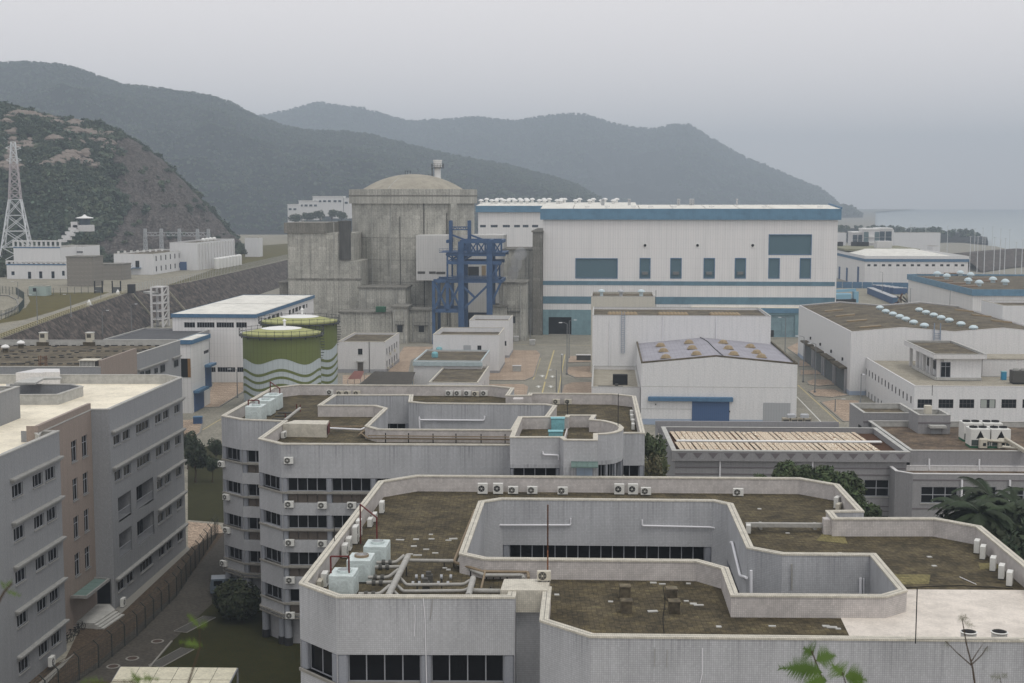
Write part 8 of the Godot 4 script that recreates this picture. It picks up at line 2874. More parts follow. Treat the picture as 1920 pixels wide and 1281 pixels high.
func rail(called: String, label: String, path: Array, h: float, gap: float, m: Material, wires: int, cat := ""):
	var t := thing(called, label, cat if cat else called, path[0])
	var o: Vector3 = path[0]
	var pst := box_mesh(V(0.1, h, 0.1) if wires < 5 else V(0.12, h, 0.12), m)
	var wm := MB.new()
	for i in path.size() - 1:
		var a: Vector3 = path[i]; var b: Vector3 = path[i + 1]
		var n := maxi(1, int(a.distance_to(b) / gap))
		for k in n:
			var p := put_mesh("post", pst, t)
			p.position = a.lerp(b, float(k) / n) - o
		for j in wires:
			var y := h * (j + 1) / wires - 0.05
			wm.bar(a - o + V(0, y, 0), b - o + V(0, y, 0), 0.04 if wires > 3 else 0.09, 0.04 if wires > 3 else 0.09)
	part("rails", wm, m, t).set_meta("kind", "stuff")
# ---------------------------------------------------------------- air conditioner outdoor units
func make_ac(called: String, w: float, h: float, d: float, body: Material, fans: int, fan_m: Material) -> Node3D:
	var t := thing(called, "white outdoor air conditioner unit", "air conditioner")
	var b := MB.new()
	b.cbox(V(0, 0.08, 0), V(w, h - 0.08, d), 0.02)
	part("body", b, body, t)
	var fh := (h - 0.08) / fans
	for i in fans:
		var r := minf(fh * 0.44, w * 0.32)
		var c := V(-w * 0.5 + r + 0.06, 0.08 + fh * (i + 0.5), d * 0.5)
		var f := MB.new()
		f.tube([c, c + V(0, 0, 0.012)], r, 18)
		var fo := part("fan_grille", f, fan_m, t)
		var g2 := MB.new()
		for k in 3: g2.bar(c + V(-r * 0.95 * cos(k * PI / 3), -r * 0.95 * sin(k * PI / 3), 0.02), c + V(r * 0.95 * cos(k * PI / 3), r * 0.95 * sin(k * PI / 3), 0.02), 0.015, 0.012)
		g2.tube([c + V(0, 0, 0.01), c + V(0, 0, 0.03)], r * 0.22, 8)
		part("fan_guard", g2, body, fo)
	for s in [-1, 1]:
		var l := pbox("foot", V(0.07, 0.08, d * 1.1), M.grille, t, V(s * w * 0.36, 0, 0))
	return t
func build_roof_units():
	var kinds := [make_ac("air_conditioner", 0.86, 0.68, 0.34, M.unit_white, 1, M.grille), make_ac("air_conditioner", 0.84, 0.95, 0.36, M.unit_white, 1, M.dark), make_ac("air_conditioner", 0.92, 1.3, 0.36, M.unit_white, 2, M.grille), make_ac("air_conditioner", 0.84, 0.66, 0.32, M.unit_cream, 1, M.grille)]
	var first := [true, true, true, true]
	var place := func(k: int, p: Vector3, turn: float, label: String, group: String):
		if first[k]:
			first[k] = false
			kinds[k].position = p
			kinds[k].rotation_degrees.y = turn
			kinds[k].set_meta("label", label)
			kinds[k].set_meta("group", group)
		else:
			copy(kinds[k], p, turn, label, group)
	# near roof: along the rear parapet
	var i := 0
	for q in [[V(-2.47,17.35,-112.99), 1], [V(-1.17,17.35,-112.99), 1], [V(0.09,17.35,-112.99), 0], [V(1.71,17.35,-112.99), 0], [V(4.26,17.35,-112.78), 0], [V(9.01,17.35,-112.78), 1], [V(10.17,17.35,-112.78), 1], [V(11.23,17.35,-112.57), 0], [V(18.9,17.35,-112.16), 0]]:
		place.call(q[1], q[0], -2.0, "%s air conditioner from the left along the rear parapet of the near roof" % nth(i), "units on the near roof's rear parapet")
		i += 1
	i = 0
	for q in [[V(-12,17.35,-85.42), 1], [V(-12.2,17.35,-84.7), 3], [V(-11.58,17.35,-92.64), 1], [V(-11.54,17.35,-94.53), 1], [V(-11.28,17.35,-96.49), 2], [V(-11.25,17.35,-98.37), 2], [V(-10.75,17.35,-101.49), 0], [V(-10.6,17.35,-103.22), 0], [V(-10.3,17.35,-106.1), 1]]:
		place.call(q[1], q[0], 88.0, "%s air conditioner from the front along the left parapet of the near roof" % nth(i), "units on the near roof's left parapet")
		i += 1
	i = 0
	for q in [[V(32.64,17.35,-93.79), 1], [V(32.52,17.35,-92.22), 1], [V(32.16,17.35,-89.22), 1], [V(32.04,17.35,-87.28), 1], [V(31.98,17.35,-85.66), 1]]:
		place.call(q[1], q[0], -115.0, "%s air conditioner from the back along the right parapet of the near roof" % nth(i), "units on the near roof's right parapet")
		i += 1
	place.call(1, V(26.15,17.35,-107.79), -120.0, "tall white unit in the corner by the narrow parapet notch of the near roof", "")
	place.call(3, V(26.01,17.35,-106.66), -120.0, "small pale unit on the floor by the narrow parapet notch of the near roof", "")
	place.call(0, V(17.57,17.35,-99.5), 80.0, "lone unit beside the courtyard parapet at the end of the joint beam", "")
	place.call(3, V(1.96,18.77,-81.66), 0.0, "old rusty-fronted unit on the tiled hatch cover beside the mast", "")
	# middle roof
	i = 0
	for q in [[V(-22.39,18.1,-166.49), 0], [V(-21.09,18.1,-165.57), 3], [V(-20.18,18.1,-165.57), 3], [V(-19,18.1,-165.57), 3], [V(-7.7,18.1,-165.57), 0], [V(-6.66,18.1,-165.57), 0], [V(-5.48,18.1,-165.57), 0], [V(-4.46,18.1,-165.12), 3], [V(-3.4,18.1,-165.57), 0], [V(5.19,18.1,-158.57), 3], [V(6.57,18.1,-158.57), 3]]:
		place.call(q[1], q[0], -2.0, "%s unit from the left along the back parapet of the middle office roof" % nth(i), "units on the middle roof's back parapet")
		i += 1
	i = 0
	for q in [V(12.66,18.1,-141.01), V(12.89,18.1,-143.72), V(13.06,18.1,-146.9), V(13.26,18.1,-149.84)]:
		place.call(0, q, -95.0, "%s unit from the front along the right parapet of the middle office roof" % nth(i), "units on the middle roof's right parapet")
		i += 1
	i = 0
	for q in [V(-23.01,18.1,-135.87), V(-22.94,18.1,-137.12), V(-29.31,18.1,-152.13), V(-29.32,18.1,-154.08), V(-29.39,18.1,-156.09), V(-29.41,18.1,-158.57)]:
		place.call(0 if i < 2 else 3, q, 80.0, ("%s unit from the front by the low parapet of the middle office's front deck" if i < 2 else "%s unit from the front behind the middle office chillers, counting the deck pair") % nth(i), "units on the middle roof's left parapets")
		i += 1
	# middle office walls: pixel columns were measured on the wall plane
	i = 0
	for q in [V(-20.81,17.49,-125.37), V(-20.83,13.33,-125.38), V(-17.72,13.25,-125.29), V(-14.97,13.26,-125.22), V(-20.84,9.66,-125.38), V(-17.78,9.58,-125.3), V(-20.85,6.07,-125.38), V(-20.91,2.66,-125.38)]:
		place.call(0, q, -2.0, "%s unit on the front wall of the middle office, counted downwards row by row" % nth(i), "units on the middle office front wall")
		i += 1
	i = 0
	for q in [V(-30.67,13.89,-142.04), V(-30.13,10.45,-141.52), V(-30.16,6.88,-141.54), V(-30.68,3.16,-142.05)]:
		place.call(0, q, -35.0, "%s unit from the top on the middle office's left corner wall" % nth(i), "units on the middle office left corner")
		i += 1
	for q in [[V(-53.56,19.75,-148.01), "left one of two units beside the light well of the blue-grey office"], [V(-52.45,19.75,-148.01), "right one of two units beside the light well of the blue-grey office"]]:
		place.call(0, q[0], 0.0, q[1], "units on the blue-grey office roof")
	place.call(1, V(-40.3,0.05,-137.91), 86.0, "tall unit on the ground beside the entrance steps of the blue-grey office", "")
	place.call(1, V(-41.35,0.3,-118.99), 86.0, "unit at the foot of the blue-grey office's near wing", "")
	for q in [[V(23.55,11.15,-183.32), "left small unit behind the rusty roof"], [V(28.48,11.15,-183.32), "right small unit behind the rusty roof"]]: place.call(3, q[0], -2.0, q[1], "")
# ---------------------------------------------------------------- lane, lamps and fences
func build_street():
	# street lamps: [foot, top height, arm turn]
	var lamp := thing("street_lamp", "street lamp", "street lamp", Vector3.ZERO, 0.0, "lamp posts on the plant roads")
	var m := MB.new()
	m.tube([Vector3.ZERO, V(0, 10.0, 0)], 0.13, 8, 0.55)
	part("pole", m, M.lamp_grey, lamp)
	var a := MB.new()
	a.tube([V(0, 9.9, 0), V(-0.6, 10.15, 0), V(-1.4, 10.2, 0)], 0.06, 6)
	part("arm", a, M.lamp_grey, lamp)
	var h := MB.new()
	h.cbox(V(-1.6, 10.1, 0), V(0.8, 0.16, 0.34), 0.04)
	part("lamp_head", h, M.galv_white, lamp)
	var f := put_mesh("foot", box_mesh(V(0.4, 0.4, 0.4), M.lamp_grey), lamp)
	var first := true
	for q in [[V(5.56,0,-416.87), 9.03, 0.0, "lamp post before the concrete pier"], [V(13.26,0,-326.97), 12.67, 0.0, "tall lamp post right of the central road's lines"], [V(9.6,0,-293.39), 5.48, 30.0, "short lamp post at the near end of the central road"], [V(10.7,0,-291.77), 9.15, 90.0, "lamp post on the kerb at the near end of the central road"], [V(15.21,0,-361.56), 10.27, 180.0, "lamp post at the far corner of the white hall"], [V(49.18,0,-255.02), 7.72, 200.0, "lamp post in front of the gabled warehouse's roller door"], [V(75.33,0,-374.31), 9.89, 0.0, "lamp post before the teal annex doors"], [V(67.41,0,-313.41), 10.79, 0.0, "farther tall lamp post beside the shutter doors"], [V(66.25,0,-295.86), 11.02, 20.0, "nearer tall lamp post beside the shutter doors"], [V(64.29,0,-268.7), 2.68, 180.0, "short double lamp on the nearest brick island"], [V(67.75,0,-262.66), 8.57, 90.0, "lamp post at the corner of the white annex"], [V(-128.22,0,-393.73), 7.92, 0.0, "left lamp post at the foot of the dark slope"], [V(-118.63,0,-393.73), 10.24, 180.0, "middle lamp post at the foot of the dark slope"], [V(-117.15,0,-418.51), 10.21, 180.0, "right lamp post at the foot of the dark slope"], [V(-58.61,0,-288.57), 6.19, 0.0, "lamp post left of the green tanks"], [V(-113.85,0,-435.63), 8.06, 0.0, "lamp post at the foot of the white frame tower"], [V(-51.51,0,-430.35), 5.59, 90.0, "lamp post before the low concrete blocks"], [V(-23.42,0,-405.74), 8.79, 90.0, "lamp post at the foot of the blue gantry"], [V(140,0,-478.65), 11.27, 90.0, "lamp post at the corner of the blue-banded hall"], [V(149.89,0,-466.11), 11.17, 90.0, "lamp post along the side of the blue-banded hall"], [V(158.4,0,-583.08), 11.41, 0.0, "lamp post before the far white warehouse"], [V(-119.59,10.5,-368.91), 6.08, 0.0, "right lamp post on the terrace ramp"], [V(-122.01,10.5,-349.58), 7.42, 0.0, "left lamp post on the terrace ramp"], [V(-158.52,10.5,-437.31), 5.48, 0.0, "white lamp post beside the pale pool"], [V(-130.57,10.5,-432.6), 2.88, 0.0, "lamp post near the terrace gate"]]:
		var o := lamp
		if first: lamp.set_meta("label", q[3])
		else: o = copy(lamp, q[0], 0.0, q[3])
		first = false
		o.position = q[0]
		o.rotation_degrees.y = q[2]
		o.scale = V(1, q[1] / 10.2, 1)
	# dark wire fence with cranked posts along the lane
	var path := [V(-39.13,0.05,-107.55), V(-38.76,0.05,-113), V(-37.27,0.05,-119.42), V(-36.25,0.05,-128.35), V(-35.7,0.05,-141.74), V(-37.11,0.05,-169.32)]
	var fn := thing("wire_fence", "dark green wire fence with cranked posts along the lane", "fence", path[0])
	var pm := MB.new()
	pm.bar(V(0, 0, 0), V(0, 2.1, 0), 0.09, 0.09)
	pm.bar(V(0, 2.08, 0), V(-0.45, 2.55, 0), 0.07, 0.07)
	var pmesh := pm.mesh(M.fence_dark)
	var wm := MB.new()
	for i in path.size() - 1:
		var p0: Vector3 = path[i]; var p1: Vector3 = path[i + 1]
		var n := int(p0.distance_to(p1) / 2.6)
		for k in n:
			var p := put_mesh("post", pmesh, fn)
			p.position = p0.lerp(p1, float(k) / n) - path[0]
		for y in [0.1, 0.5, 0.9, 1.3, 1.7, 2.05]: wm.bar(p0 - path[0] + V(0, y, 0), p1 - path[0] + V(0, y, 0), 0.025, 0.025)
		for y in [2.25, 2.5]: wm.bar(p0 - path[0] + V(-0.25 * y + 0.3, y, 0), p1 - path[0] + V(-0.25 * y + 0.3, y, 0), 0.025, 0.025)
		for k in int(p0.distance_to(p1) / 0.3):
			var q: Vector3 = p0.lerp(p1, k * 0.3 / p0.distance_to(p1)) - path[0]
			wm.bar(q, q + V(0, 2.05, 0), 0.02, 0.02)
	part("mesh", wm, M.fence_dark, fn).set_meta("kind", "stuff")
	# manholes and drain grating
	for q in [[V(-34.93,0.04,-121.9), "manhole cover nearest the soil bed in the lane"], [V(-33.88,0.04,-126.78), "manhole cover by the lawn kerb in the lane"], [V(-36.06,0.04,-119.73), "manhole cover close to the wire fence in the lane"]]:
		var t := thing("manhole_cover", q[1], "manhole cover", q[0])
		var mb := MB.new()
		mb.lathe(Vector3.ZERO, [W(0.62, 0), W(0.62, 0.03), W(0.45, 0.032)], 20)
		part("ring", mb, M.kerb, t)
		var c := MB.new()
		c.lathe(Vector3.ZERO, [W(0.45, 0.01), W(0.45, 0.03), W(0, 0.03)], 20)
		part("cover", c, M.rust_dark, t)
	for q in [[V(-31.38,0.03,-122.22), -20.0, "long dark drain grating in the lawn beside the lane"], [V(-31.49,0.03,-132.08), -20.0, "shorter drain grating near the round bush"]]:
		var t := thing("drain_grating", q[2], "grating", q[0], q[1])
		var fr := put_mesh("frame", box_mesh(V(1.5, 0.05, 5.2), M.kerb), t)
		for i in 26:
			var b := pbox("bar", V(1.3, 0.05, 0.1), M.grille, t, V(0, 0.03, -2.5 + i * 0.2))
	# parked van half hidden by the bush
	var van := thing("van", "pale blue-grey van parked behind the round bush", "van", V(-29.96,0.03,-142.8), 12.0)
	var vb := MB.new()
	var prof := [W(-2.3, 0.35), W(2.2, 0.35), W(2.3, 0.9), W(1.9, 1.05), W(1.2, 1.85), W(-2.2, 1.9), W(-2.35, 1.0)]
	for s in [-0.85, 0.85]:
		for i in range(1, 6):
			if s > 0: vb.tri(V(prof[0].x, prof[0].y, s), V(prof[i].x, prof[i].y, s), V(prof[i + 1].x, prof[i + 1].y, s))
			else: vb.tri(V(prof[0].x, prof[0].y, s), V(prof[i + 1].x, prof[i + 1].y, s), V(prof[i].x, prof[i].y, s))
	for i in 7:
		var a2: Vector2 = prof[i]; var b2: Vector2 = prof[(i + 1) % 7]
		vb.quad(V(a2.x, a2.y, 0.85), V(a2.x, a2.y, -0.85), V(b2.x, b2.y, -0.85), V(b2.x, b2.y, 0.85))
	part("body", vb, M.van_paint, van)
	var ws := MB.new()
	ws.quad(V(1.86, 1.1, 0.75), V(1.86, 1.1, -0.75), V(1.26, 1.8, -0.7), V(1.26, 1.8, 0.7))
	var wso := part("windscreen", ws, M.glass_blue, van)
	wso.position = V(0.03, 0.03, 0)
	for s in [-0.86, 0.86]:
		for x in [-1.5, -0.4, 0.7]:
			var w := pbox("side_window", V(0.9, 0.55, 0.02), M.glass, van, V(x, 1.15, s))
		for x in [-1.4, 1.4]:
			var wh := MB.new()
			wh.tube([V(x, 0.34, s - 0.1), V(x, 0.34, s + 0.1)], 0.34, 14)
			part("wheel", wh, M.rubber, van)
	var hl := pbox("headlight", V(0.05, 0.18, 0.3), M.white, van, V(2.28, 0.75, 0.6))
	var hr := pbox("headlight", V(0.05, 0.18, 0.3), M.white, van, V(2.28, 0.75, -0.6))
	# bicycles leaning at the foot of the pink bay
	var bk := thing("bicycle", "dark bicycle nearest the entrance steps of the blue-grey office", "bicycle", V(-42.25,0.03,-129.89), 70.0, "bicycles by the entrance")
	for x in [-0.52, 0.52]:
		var w := MB.new()
		w.lathe(Vector3.ZERO, [W(0.30, -0.02), W(0.34, -0.02), W(0.34, 0.02), W(0.30, 0.02), W(0.30, -0.02)], 18)
		var wo := part("wheel", w, M.rubber, bk)
		wo.position = V(x, 0.34, 0)
		wo.rotation.x = PI / 2
	var fm := MB.new()
	for q in [[-0.52, 0.34, -0.15, 0.34], [-0.15, 0.34, -0.28, 0.8], [-0.28, 0.72, 0.36, 0.75], [-0.15, 0.34, 0.34, 0.66], [0.52, 0.34, 0.32, 0.95], [-0.52, 0.34, -0.26, 0.68]]: fm.bar(V(q[0], q[1], 0), V(q[2], q[3], 0), 0.04, 0.04)
	part("frame", fm, M.dark, bk)
	var hb := MB.new()
	hb.bar(V(0.32, 0.96, -0.28), V(0.32, 0.96, 0.28), 0.03, 0.03)
	part("handlebar", hb, M.chrome, bk)
	var sd := MB.new()
	sd.cbox(V(-0.3, 0.8, 0), V(0.28, 0.06, 0.16), 0.02)
	part("saddle", sd, M.black, bk)
	copy(bk, V(-42.3,0.03,-128.9), 85.0, "second dark bicycle from the entrance steps")
	copy(bk, V(-42.4,0.03,-128.08), 60.0, "third dark bicycle from the entrance steps")
	copy(bk, V(-42.2,0.03,-126.33), 75.0, "dark bicycle nearest the corner of the near wing")
	# cream sheet canopy at the bottom of the picture
	var cn := thing("canopy", "cream panelled canopy roof at the bottom of the lane", "canopy", V(-28.76,0,-113.13))
	var o: Vector3 = cn.position
	var cq := [V(-32.22,3.2,-104.51), V(-22.77,3.2,-104.51), V(-22.91,3.2,-110.45), V(-32.72,3.2,-110.71)]
	for j in 2:
		for i in 6:
			var pt := func(u: float, v: float) -> Vector3: return cq[0].lerp(cq[1], u).lerp(cq[3].lerp(cq[2], u), v) - o
			var p := MB.new()
			var u0 := (i + 0.012) / 6.0; var u1 := (i + 0.988) / 6.0; var v0 := (j + 0.02) / 2.0; var v1 := (j + 0.98) / 2.0
			p.quad(pt.call(u0, v0), pt.call(u1, v0), pt.call(u1, v1), pt.call(u0, v1))
			p.quad(pt.call(u0, v0) - V(0, 0.06, 0), pt.call(u1, v0) - V(0, 0.06, 0), pt.call(u1, v0), pt.call(u0, v0))
			part("panel", p, M.cream_sheet, cn)
	for q in cq:
		var p := pbox("post", V(0.14, 3.1, 0.14), M.frame, cn, V(q.x - o.x, 0, q.z - o.z))
	var bm := MB.new()
	for k in 4: bm.bar(cq[k] - o - V(0, 0.1, 0), cq[(k + 1) % 4] - o - V(0, 0.1, 0), 0.1, 0.12)
	part("frame", bm, M.frame, cn)
	# dark cone tops seen over the front parapet
	for q in [[V(25.15,18,-72.51), "left one of two dark round vents at the front parapet"], [V(26.84,18,-72.51), "right one of two dark round vents at the front parapet"]]:
		var t := thing("roof_vent", q[1], "roof vent", q[0] - V(0, 0.6, 0.6), 0.0, "round vents at the front parapet")
		var mb := MB.new()
		mb.lathe(Vector3.ZERO, [W(0.42, 0), W(0.42, 0.85), W(0.48, 0.95), W(0.4, 0.98)], 16)
		part("drum", mb, M.unit_white, t)
		var c := MB.new()
		c.lathe(V(0, 0.93, 0), [W(0.41, 0), W(0.3, 0.06), W(0, 0.1)], 16)
		part("fan", c, M.black, t)
# ---------------------------------------------------------------- plants
func clump_mesh(sd: int, leaves: int, col: Color, flat := 0.75, leaf := 0.28) -> ArrayMesh:   # a unit crown of many small leaf clumps
	var rng := RandomNumberGenerator.new()
	rng.seed = sd
	var mb := MB.new()
	mb.colored = true
	var lobes := []
	for i in 7:
		var an := rng.randf() * TAU
		lobes.append([V(cos(an) * rng.randf_range(0.1, 0.55), rng.randf_range(0.25, 0.75) * flat * 1.3, sin(an) * rng.randf_range(0.1, 0.55)), rng.randf_range(0.3, 0.52), rng.randf_range(0.75, 1.25)])
	for i in leaves:
		var lb = lobes[rng.randi() % lobes.size()]
		var dir := V(rng.randfn(), rng.randfn() * 0.9, rng.randfn()).normalized()
		var p: Vector3 = lb[0] + dir * lb[1] * pow(rng.randf(), 0.25)
		if p.y < 0.0: p.y = rng.randf() * 0.15
		var nn := (dir + V(rng.randfn(), rng.randfn() + 0.5, rng.randfn()) * 0.5).normalized()
		var s := nn.cross(V(rng.randfn(), rng.randfn(), rng.randfn())).normalized()
		var u := nn.cross(s)
		var r := leaf * rng.randf_range(0.6, 1.2)
		var k: float = lb[2] * rng.randf_range(0.65, 1.35)
		mb.tint = Color(col.r * k * rng.randf_range(0.9, 1.15), col.g * k, col.b * k, 1.0)
		mb.quad(p - s * r, p - u * r * 0.5, p + s * r, p + u * r * 0.5)
	return mb.mesh(M.leaf)
func build_trees():
	# woods on the hills: nobody could count them
	var kinds := []
	for i in 5:
		kinds.append(clump_mesh(900 + i, 60, [Color(0.060, 0.086, 0.058), Color(0.054, 0.079, 0.054), Color(0.070, 0.092, 0.058), Color(0.050, 0.073, 0.052), Color(0.078, 0.098, 0.056)][i], 0.7, 0.34))
	for k in 5:
		var mine := []
		for s in wood_spots:
			if posmod(s[2], 5) == k: mine.append(s)
		var mm := MultiMesh.new()
		mm.transform_format = MultiMesh.TRANSFORM_3D
		mm.mesh = kinds[k]
		mm.instance_count = mine.size()
		for i in mine.size():
			var s = mine[i]
			var bs := Basis(Vector3.UP, float(posmod(s[2], 628)) * 0.01).scaled(V(s[1], s[1] * (0.8 + 0.4 * float(posmod(s[2] / 7, 100)) * 0.01), s[1]))
			mm.set_instance_transform(i, Transform3D(bs, s[0] - V(0, 0.1 * s[1], 0)))
		var o := MultiMeshInstance3D.new()
		o.multimesh = mm
		o.name = numbered("woods")
		add_child(o)
		tag(o, ["dark scrub and trees covering the hillsides", "mid green trees mixed through the hillside woods", "lighter green trees mixed through the hillside woods", "deep green trees mixed through the hillside woods", "yellowish green trees mixed through the hillside woods"][k], "woods", "woods on the hills", "stuff")
	more_trees()
func plant(called: String, label: String, cat: String, p: Vector3, size: Vector3, sd: int, col: Color, leaves := 1800, trunk := 0.0, leaf := 0.1, group := ""):
	var t := thing(called, label, cat, p, 0.0, group)
	var f := put_mesh("crown" if trunk > 0.0 else "foliage", clump_mesh(sd, leaves, col, 0.75, leaf), t)
	f.scale = size
	f.position = V(0, trunk, 0)
	var m := MB.new()
	var rng := RandomNumberGenerator.new()
	rng.seed = sd
	m.tube([Vector3.ZERO, V(0.1, trunk * 0.6 + 0.3, 0), V(0, trunk + size.y * 0.5, 0.1)], 0.05 * size.x + 0.03, 7, 0.4)
	for i in 5:
		var an := rng.randf() * TAU
		m.tube([V(0, trunk * 0.8 + 0.2, 0), V(cos(an) * size.x * 0.5, trunk + size.y * 0.6, sin(an) * size.z * 0.5)], 0.02 * size.x + 0.015, 5, 0.4)
	part("trunk", m, M.bark, t)
func palm(label: String, p: Vector3, h: float, r: float, sd: int):
	var rng := RandomNumberGenerator.new()
	rng.seed = sd
	var t := thing("palm_tree", label, "palm tree", p, 0.0, "dark palms by the right wing")
	var m := MB.new()
	m.tube([Vector3.ZERO, V(0.15, h * 0.5, 0), V(0, h, 0)], 0.2, 8, 0.7)
	part("trunk", m, M.bark, t)
	for i in 30:
		var an := TAU * i / 30.0 + rng.randf() * 0.3
		var el := rng.randf_range(-0.25, 1.1)
		var fm := MB.new()
		fm.colored = true
		var prev := V(0, h, 0)
		var dir := V(cos(an) * cos(el), sin(el), sin(an) * cos(el))
		var k := rng.randf_range(0.7, 1.3)
		fm.tint = Color(0.03 * k, 0.043 * k, 0.021 * k, 1)
		for j in 9:
			var nxt := prev + dir * r / 9.0
			dir = (dir + V(0, -0.2, 0)).normalized()
			var s := dir.cross(Vector3.UP).normalized()
			var lw := (r * 0.17 * sin((j + 1) / 10.5 * PI) + 0.08) * rng.randf_range(0.7, 1.3)
			for e in 6:
				var b := prev.lerp(nxt, e / 6.0)
				for sg in [-1.0, 1.0]:
					var tip: Vector3 = b + s * sg * lw + dir * lw * 0.5 + V(0, -lw * 0.35, 0)
					fm.tri(b - dir * 0.05, b + dir * 0.09, tip)
			prev = nxt
		part("frond", fm, M.leaf, t)
func more_trees():
	plant("round_bush", "dense round dark bush on the lawn at the middle office's corner", "bush", V(-27.76,0,-134.09), V(3.3, 3.6, 3.1), 1, Color(0.034, 0.043, 0.02), 4200, 0.0, 0.085)
	for q in [[V(-47.32,0,-200.69), 2.9, 6.6, "taller dark pine at the lawn behind the blue-grey office"], [V(-50.84,0,-210.85), 2.2, 6.0, "dark pine half hidden behind the blue-grey office's corner"], [V(-46.41,0,-210.85), 1.6, 4.6, "small tree on the lawn beside the middle office"], [V(-44.77,0,-200.69), 1.5, 4.0, "thin small tree nearest the middle office on the lawn"]]:
		plant("small_tree", q[3], "tree", q[0], V(q[1] * 1.05, q[1] * 1.5, q[1] * 1.05), int(q[1] * 100), Color(0.036, 0.048, 0.03), 2600, maxf(0.8, q[2] - q[1] * 1.5), 0.09, "trees on the small lawn")
	# row of trees between the near office and the rusty roofed building
	var i := 0
	for q in [[1424, 885, 1.3], [1478, 872, 2.4], [1510, 872, 2.2], [1548, 884, 2.6], [1583, 890, 2.6], [1610, 935, 2.4], [1632, 952, 2.0]]:
		var p: Vector3 = [V(24.67,14.66,-134), V(27.52,15.74,-134), V(29.11,15.63,-134), V(31.25,15.31,-134), V(32.98,14.97,-133), V(33.62,13.53,-131), V(34.53,12.59,-130)][i]
		plant("broadleaf_tree", "%s leafy tree from the left behind the near office's right parapet" % nth(i), "tree", V(p.x, 0, p.z), V(q[2], q[2] * 1.15, q[2]), 50 + i, Color(0.055, 0.078, 0.032), 2200, p.y - q[2] * 1.05, 0.1, "leafy trees behind the near office")
		i += 1
	i = 0
	for q in [V(15.67,15.13,-150), V(15.67,14.39,-146), V(14.85,14.09,-143)]:
		plant("broadleaf_tree", ["top of a bushy tree between the middle office and the rusty roof", "middle bushy tree in the gap left of the rusty roof", "nearest olive bush in the gap left of the rusty roof"][i], "tree", V(q.x, 0, q.z), V(1.9, 3.0, 1.9), 70 + i, [Color(0.075, 0.10, 0.045), Color(0.085, 0.10, 0.045), Color(0.10, 0.095, 0.05)][i], 1200, q.y - 2.2, 0.12)
		i += 1
	i = 0
	for q in [[V(45.69,13.51,-128), 4.2], [V(41.83,13.39,-124), 3.6], [V(46.61,13.69,-124), 3.6], [V(42.28,13.74,-121), 3.6]]:
		palm("%s dark palm in the clump at the right edge" % nth(i), V(q[0].x, 0, q[0].z), q[0].y, q[1], 200 + i)
		i += 1
	i = 0
	for q in [[V(42.95,13.29,-114), 3.6], [V(43.73,12.52,-122), 4.0], [V(46.87,13.01,-122), 4.0], [V(42.4,11.55,-126), 3.4], [V(46.03,11.9,-130), 3.6]]:
		plant("dark_tree", "%s dark tree filling in behind the right parapet" % nth(i), "tree", V(q[0].x, 0, q[0].z), V(q[1], q[1] * 1.2, q[1]), 300 + i, Color(0.03, 0.042, 0.022), 2600, q[0].y - q[1], 0.1, "dark trees at the right edge")
		i += 1
	i = 0
	for q in [V(76.64,5.94,-205), V(80.47,5.9,-212), V(75.4,5.43,-206), V(69.65,6.59,-206)]:
		plant("hedge_bush", "%s bush of the hedge behind the white chillers" % nth(i), "bush", V(q.x, 0, q.z), V(2.6, 2.4, 2.0), 400 + i, Color(0.08, 0.10, 0.05), 900, maxf(0.0, q.y - 1.4), 0.13, "hedge behind the chillers")
		i += 1
	i = 0
	for q in [V(-176.01,29.43,-1120), V(-167.71,31.17,-1120), V(-156.1,32.08,-1115), V(-146.55,32.94,-1115), V(-138.14,32.12,-1110)]:
		plant("hill_tree", "%s dark tree crown hiding the foot of the distant white buildings" % nth(i), "tree", V(q.x, q.y - 13.0, q.z), V(7.5, 6.0, 6.0), 600 + i, Color(0.05, 0.068, 0.04), 500, 8.0, 0.16, "trees before the hillside buildings")
		i += 1
	# trees at the foot of the hill and along the far shore
	i = 0
	for q in [[V(-223.05,12.87,-600), 7.0], [V(-236.64,18.41,-640), 8.0], [V(-211.46,9.34,-560), 6.0], [V(-200.6,23.86,-650), 6.0], [V(-147.56,16.86,-745), 4.0], [V(-156.58,17.81,-780), 5.0]]:
		plant("hill_tree", "%s dark tree at the foot of the near hill, counted from the left building" % nth(i), "tree", V(q[0].x, 9.5, q[0].z), V(q[1], q[1], q[1]), 500 + i, Color(0.05, 0.068, 0.034), 900, maxf(0.5, q[0].y - 10.5 - q[1] * 0.8), 0.14, "trees at the hill foot")
		i += 1
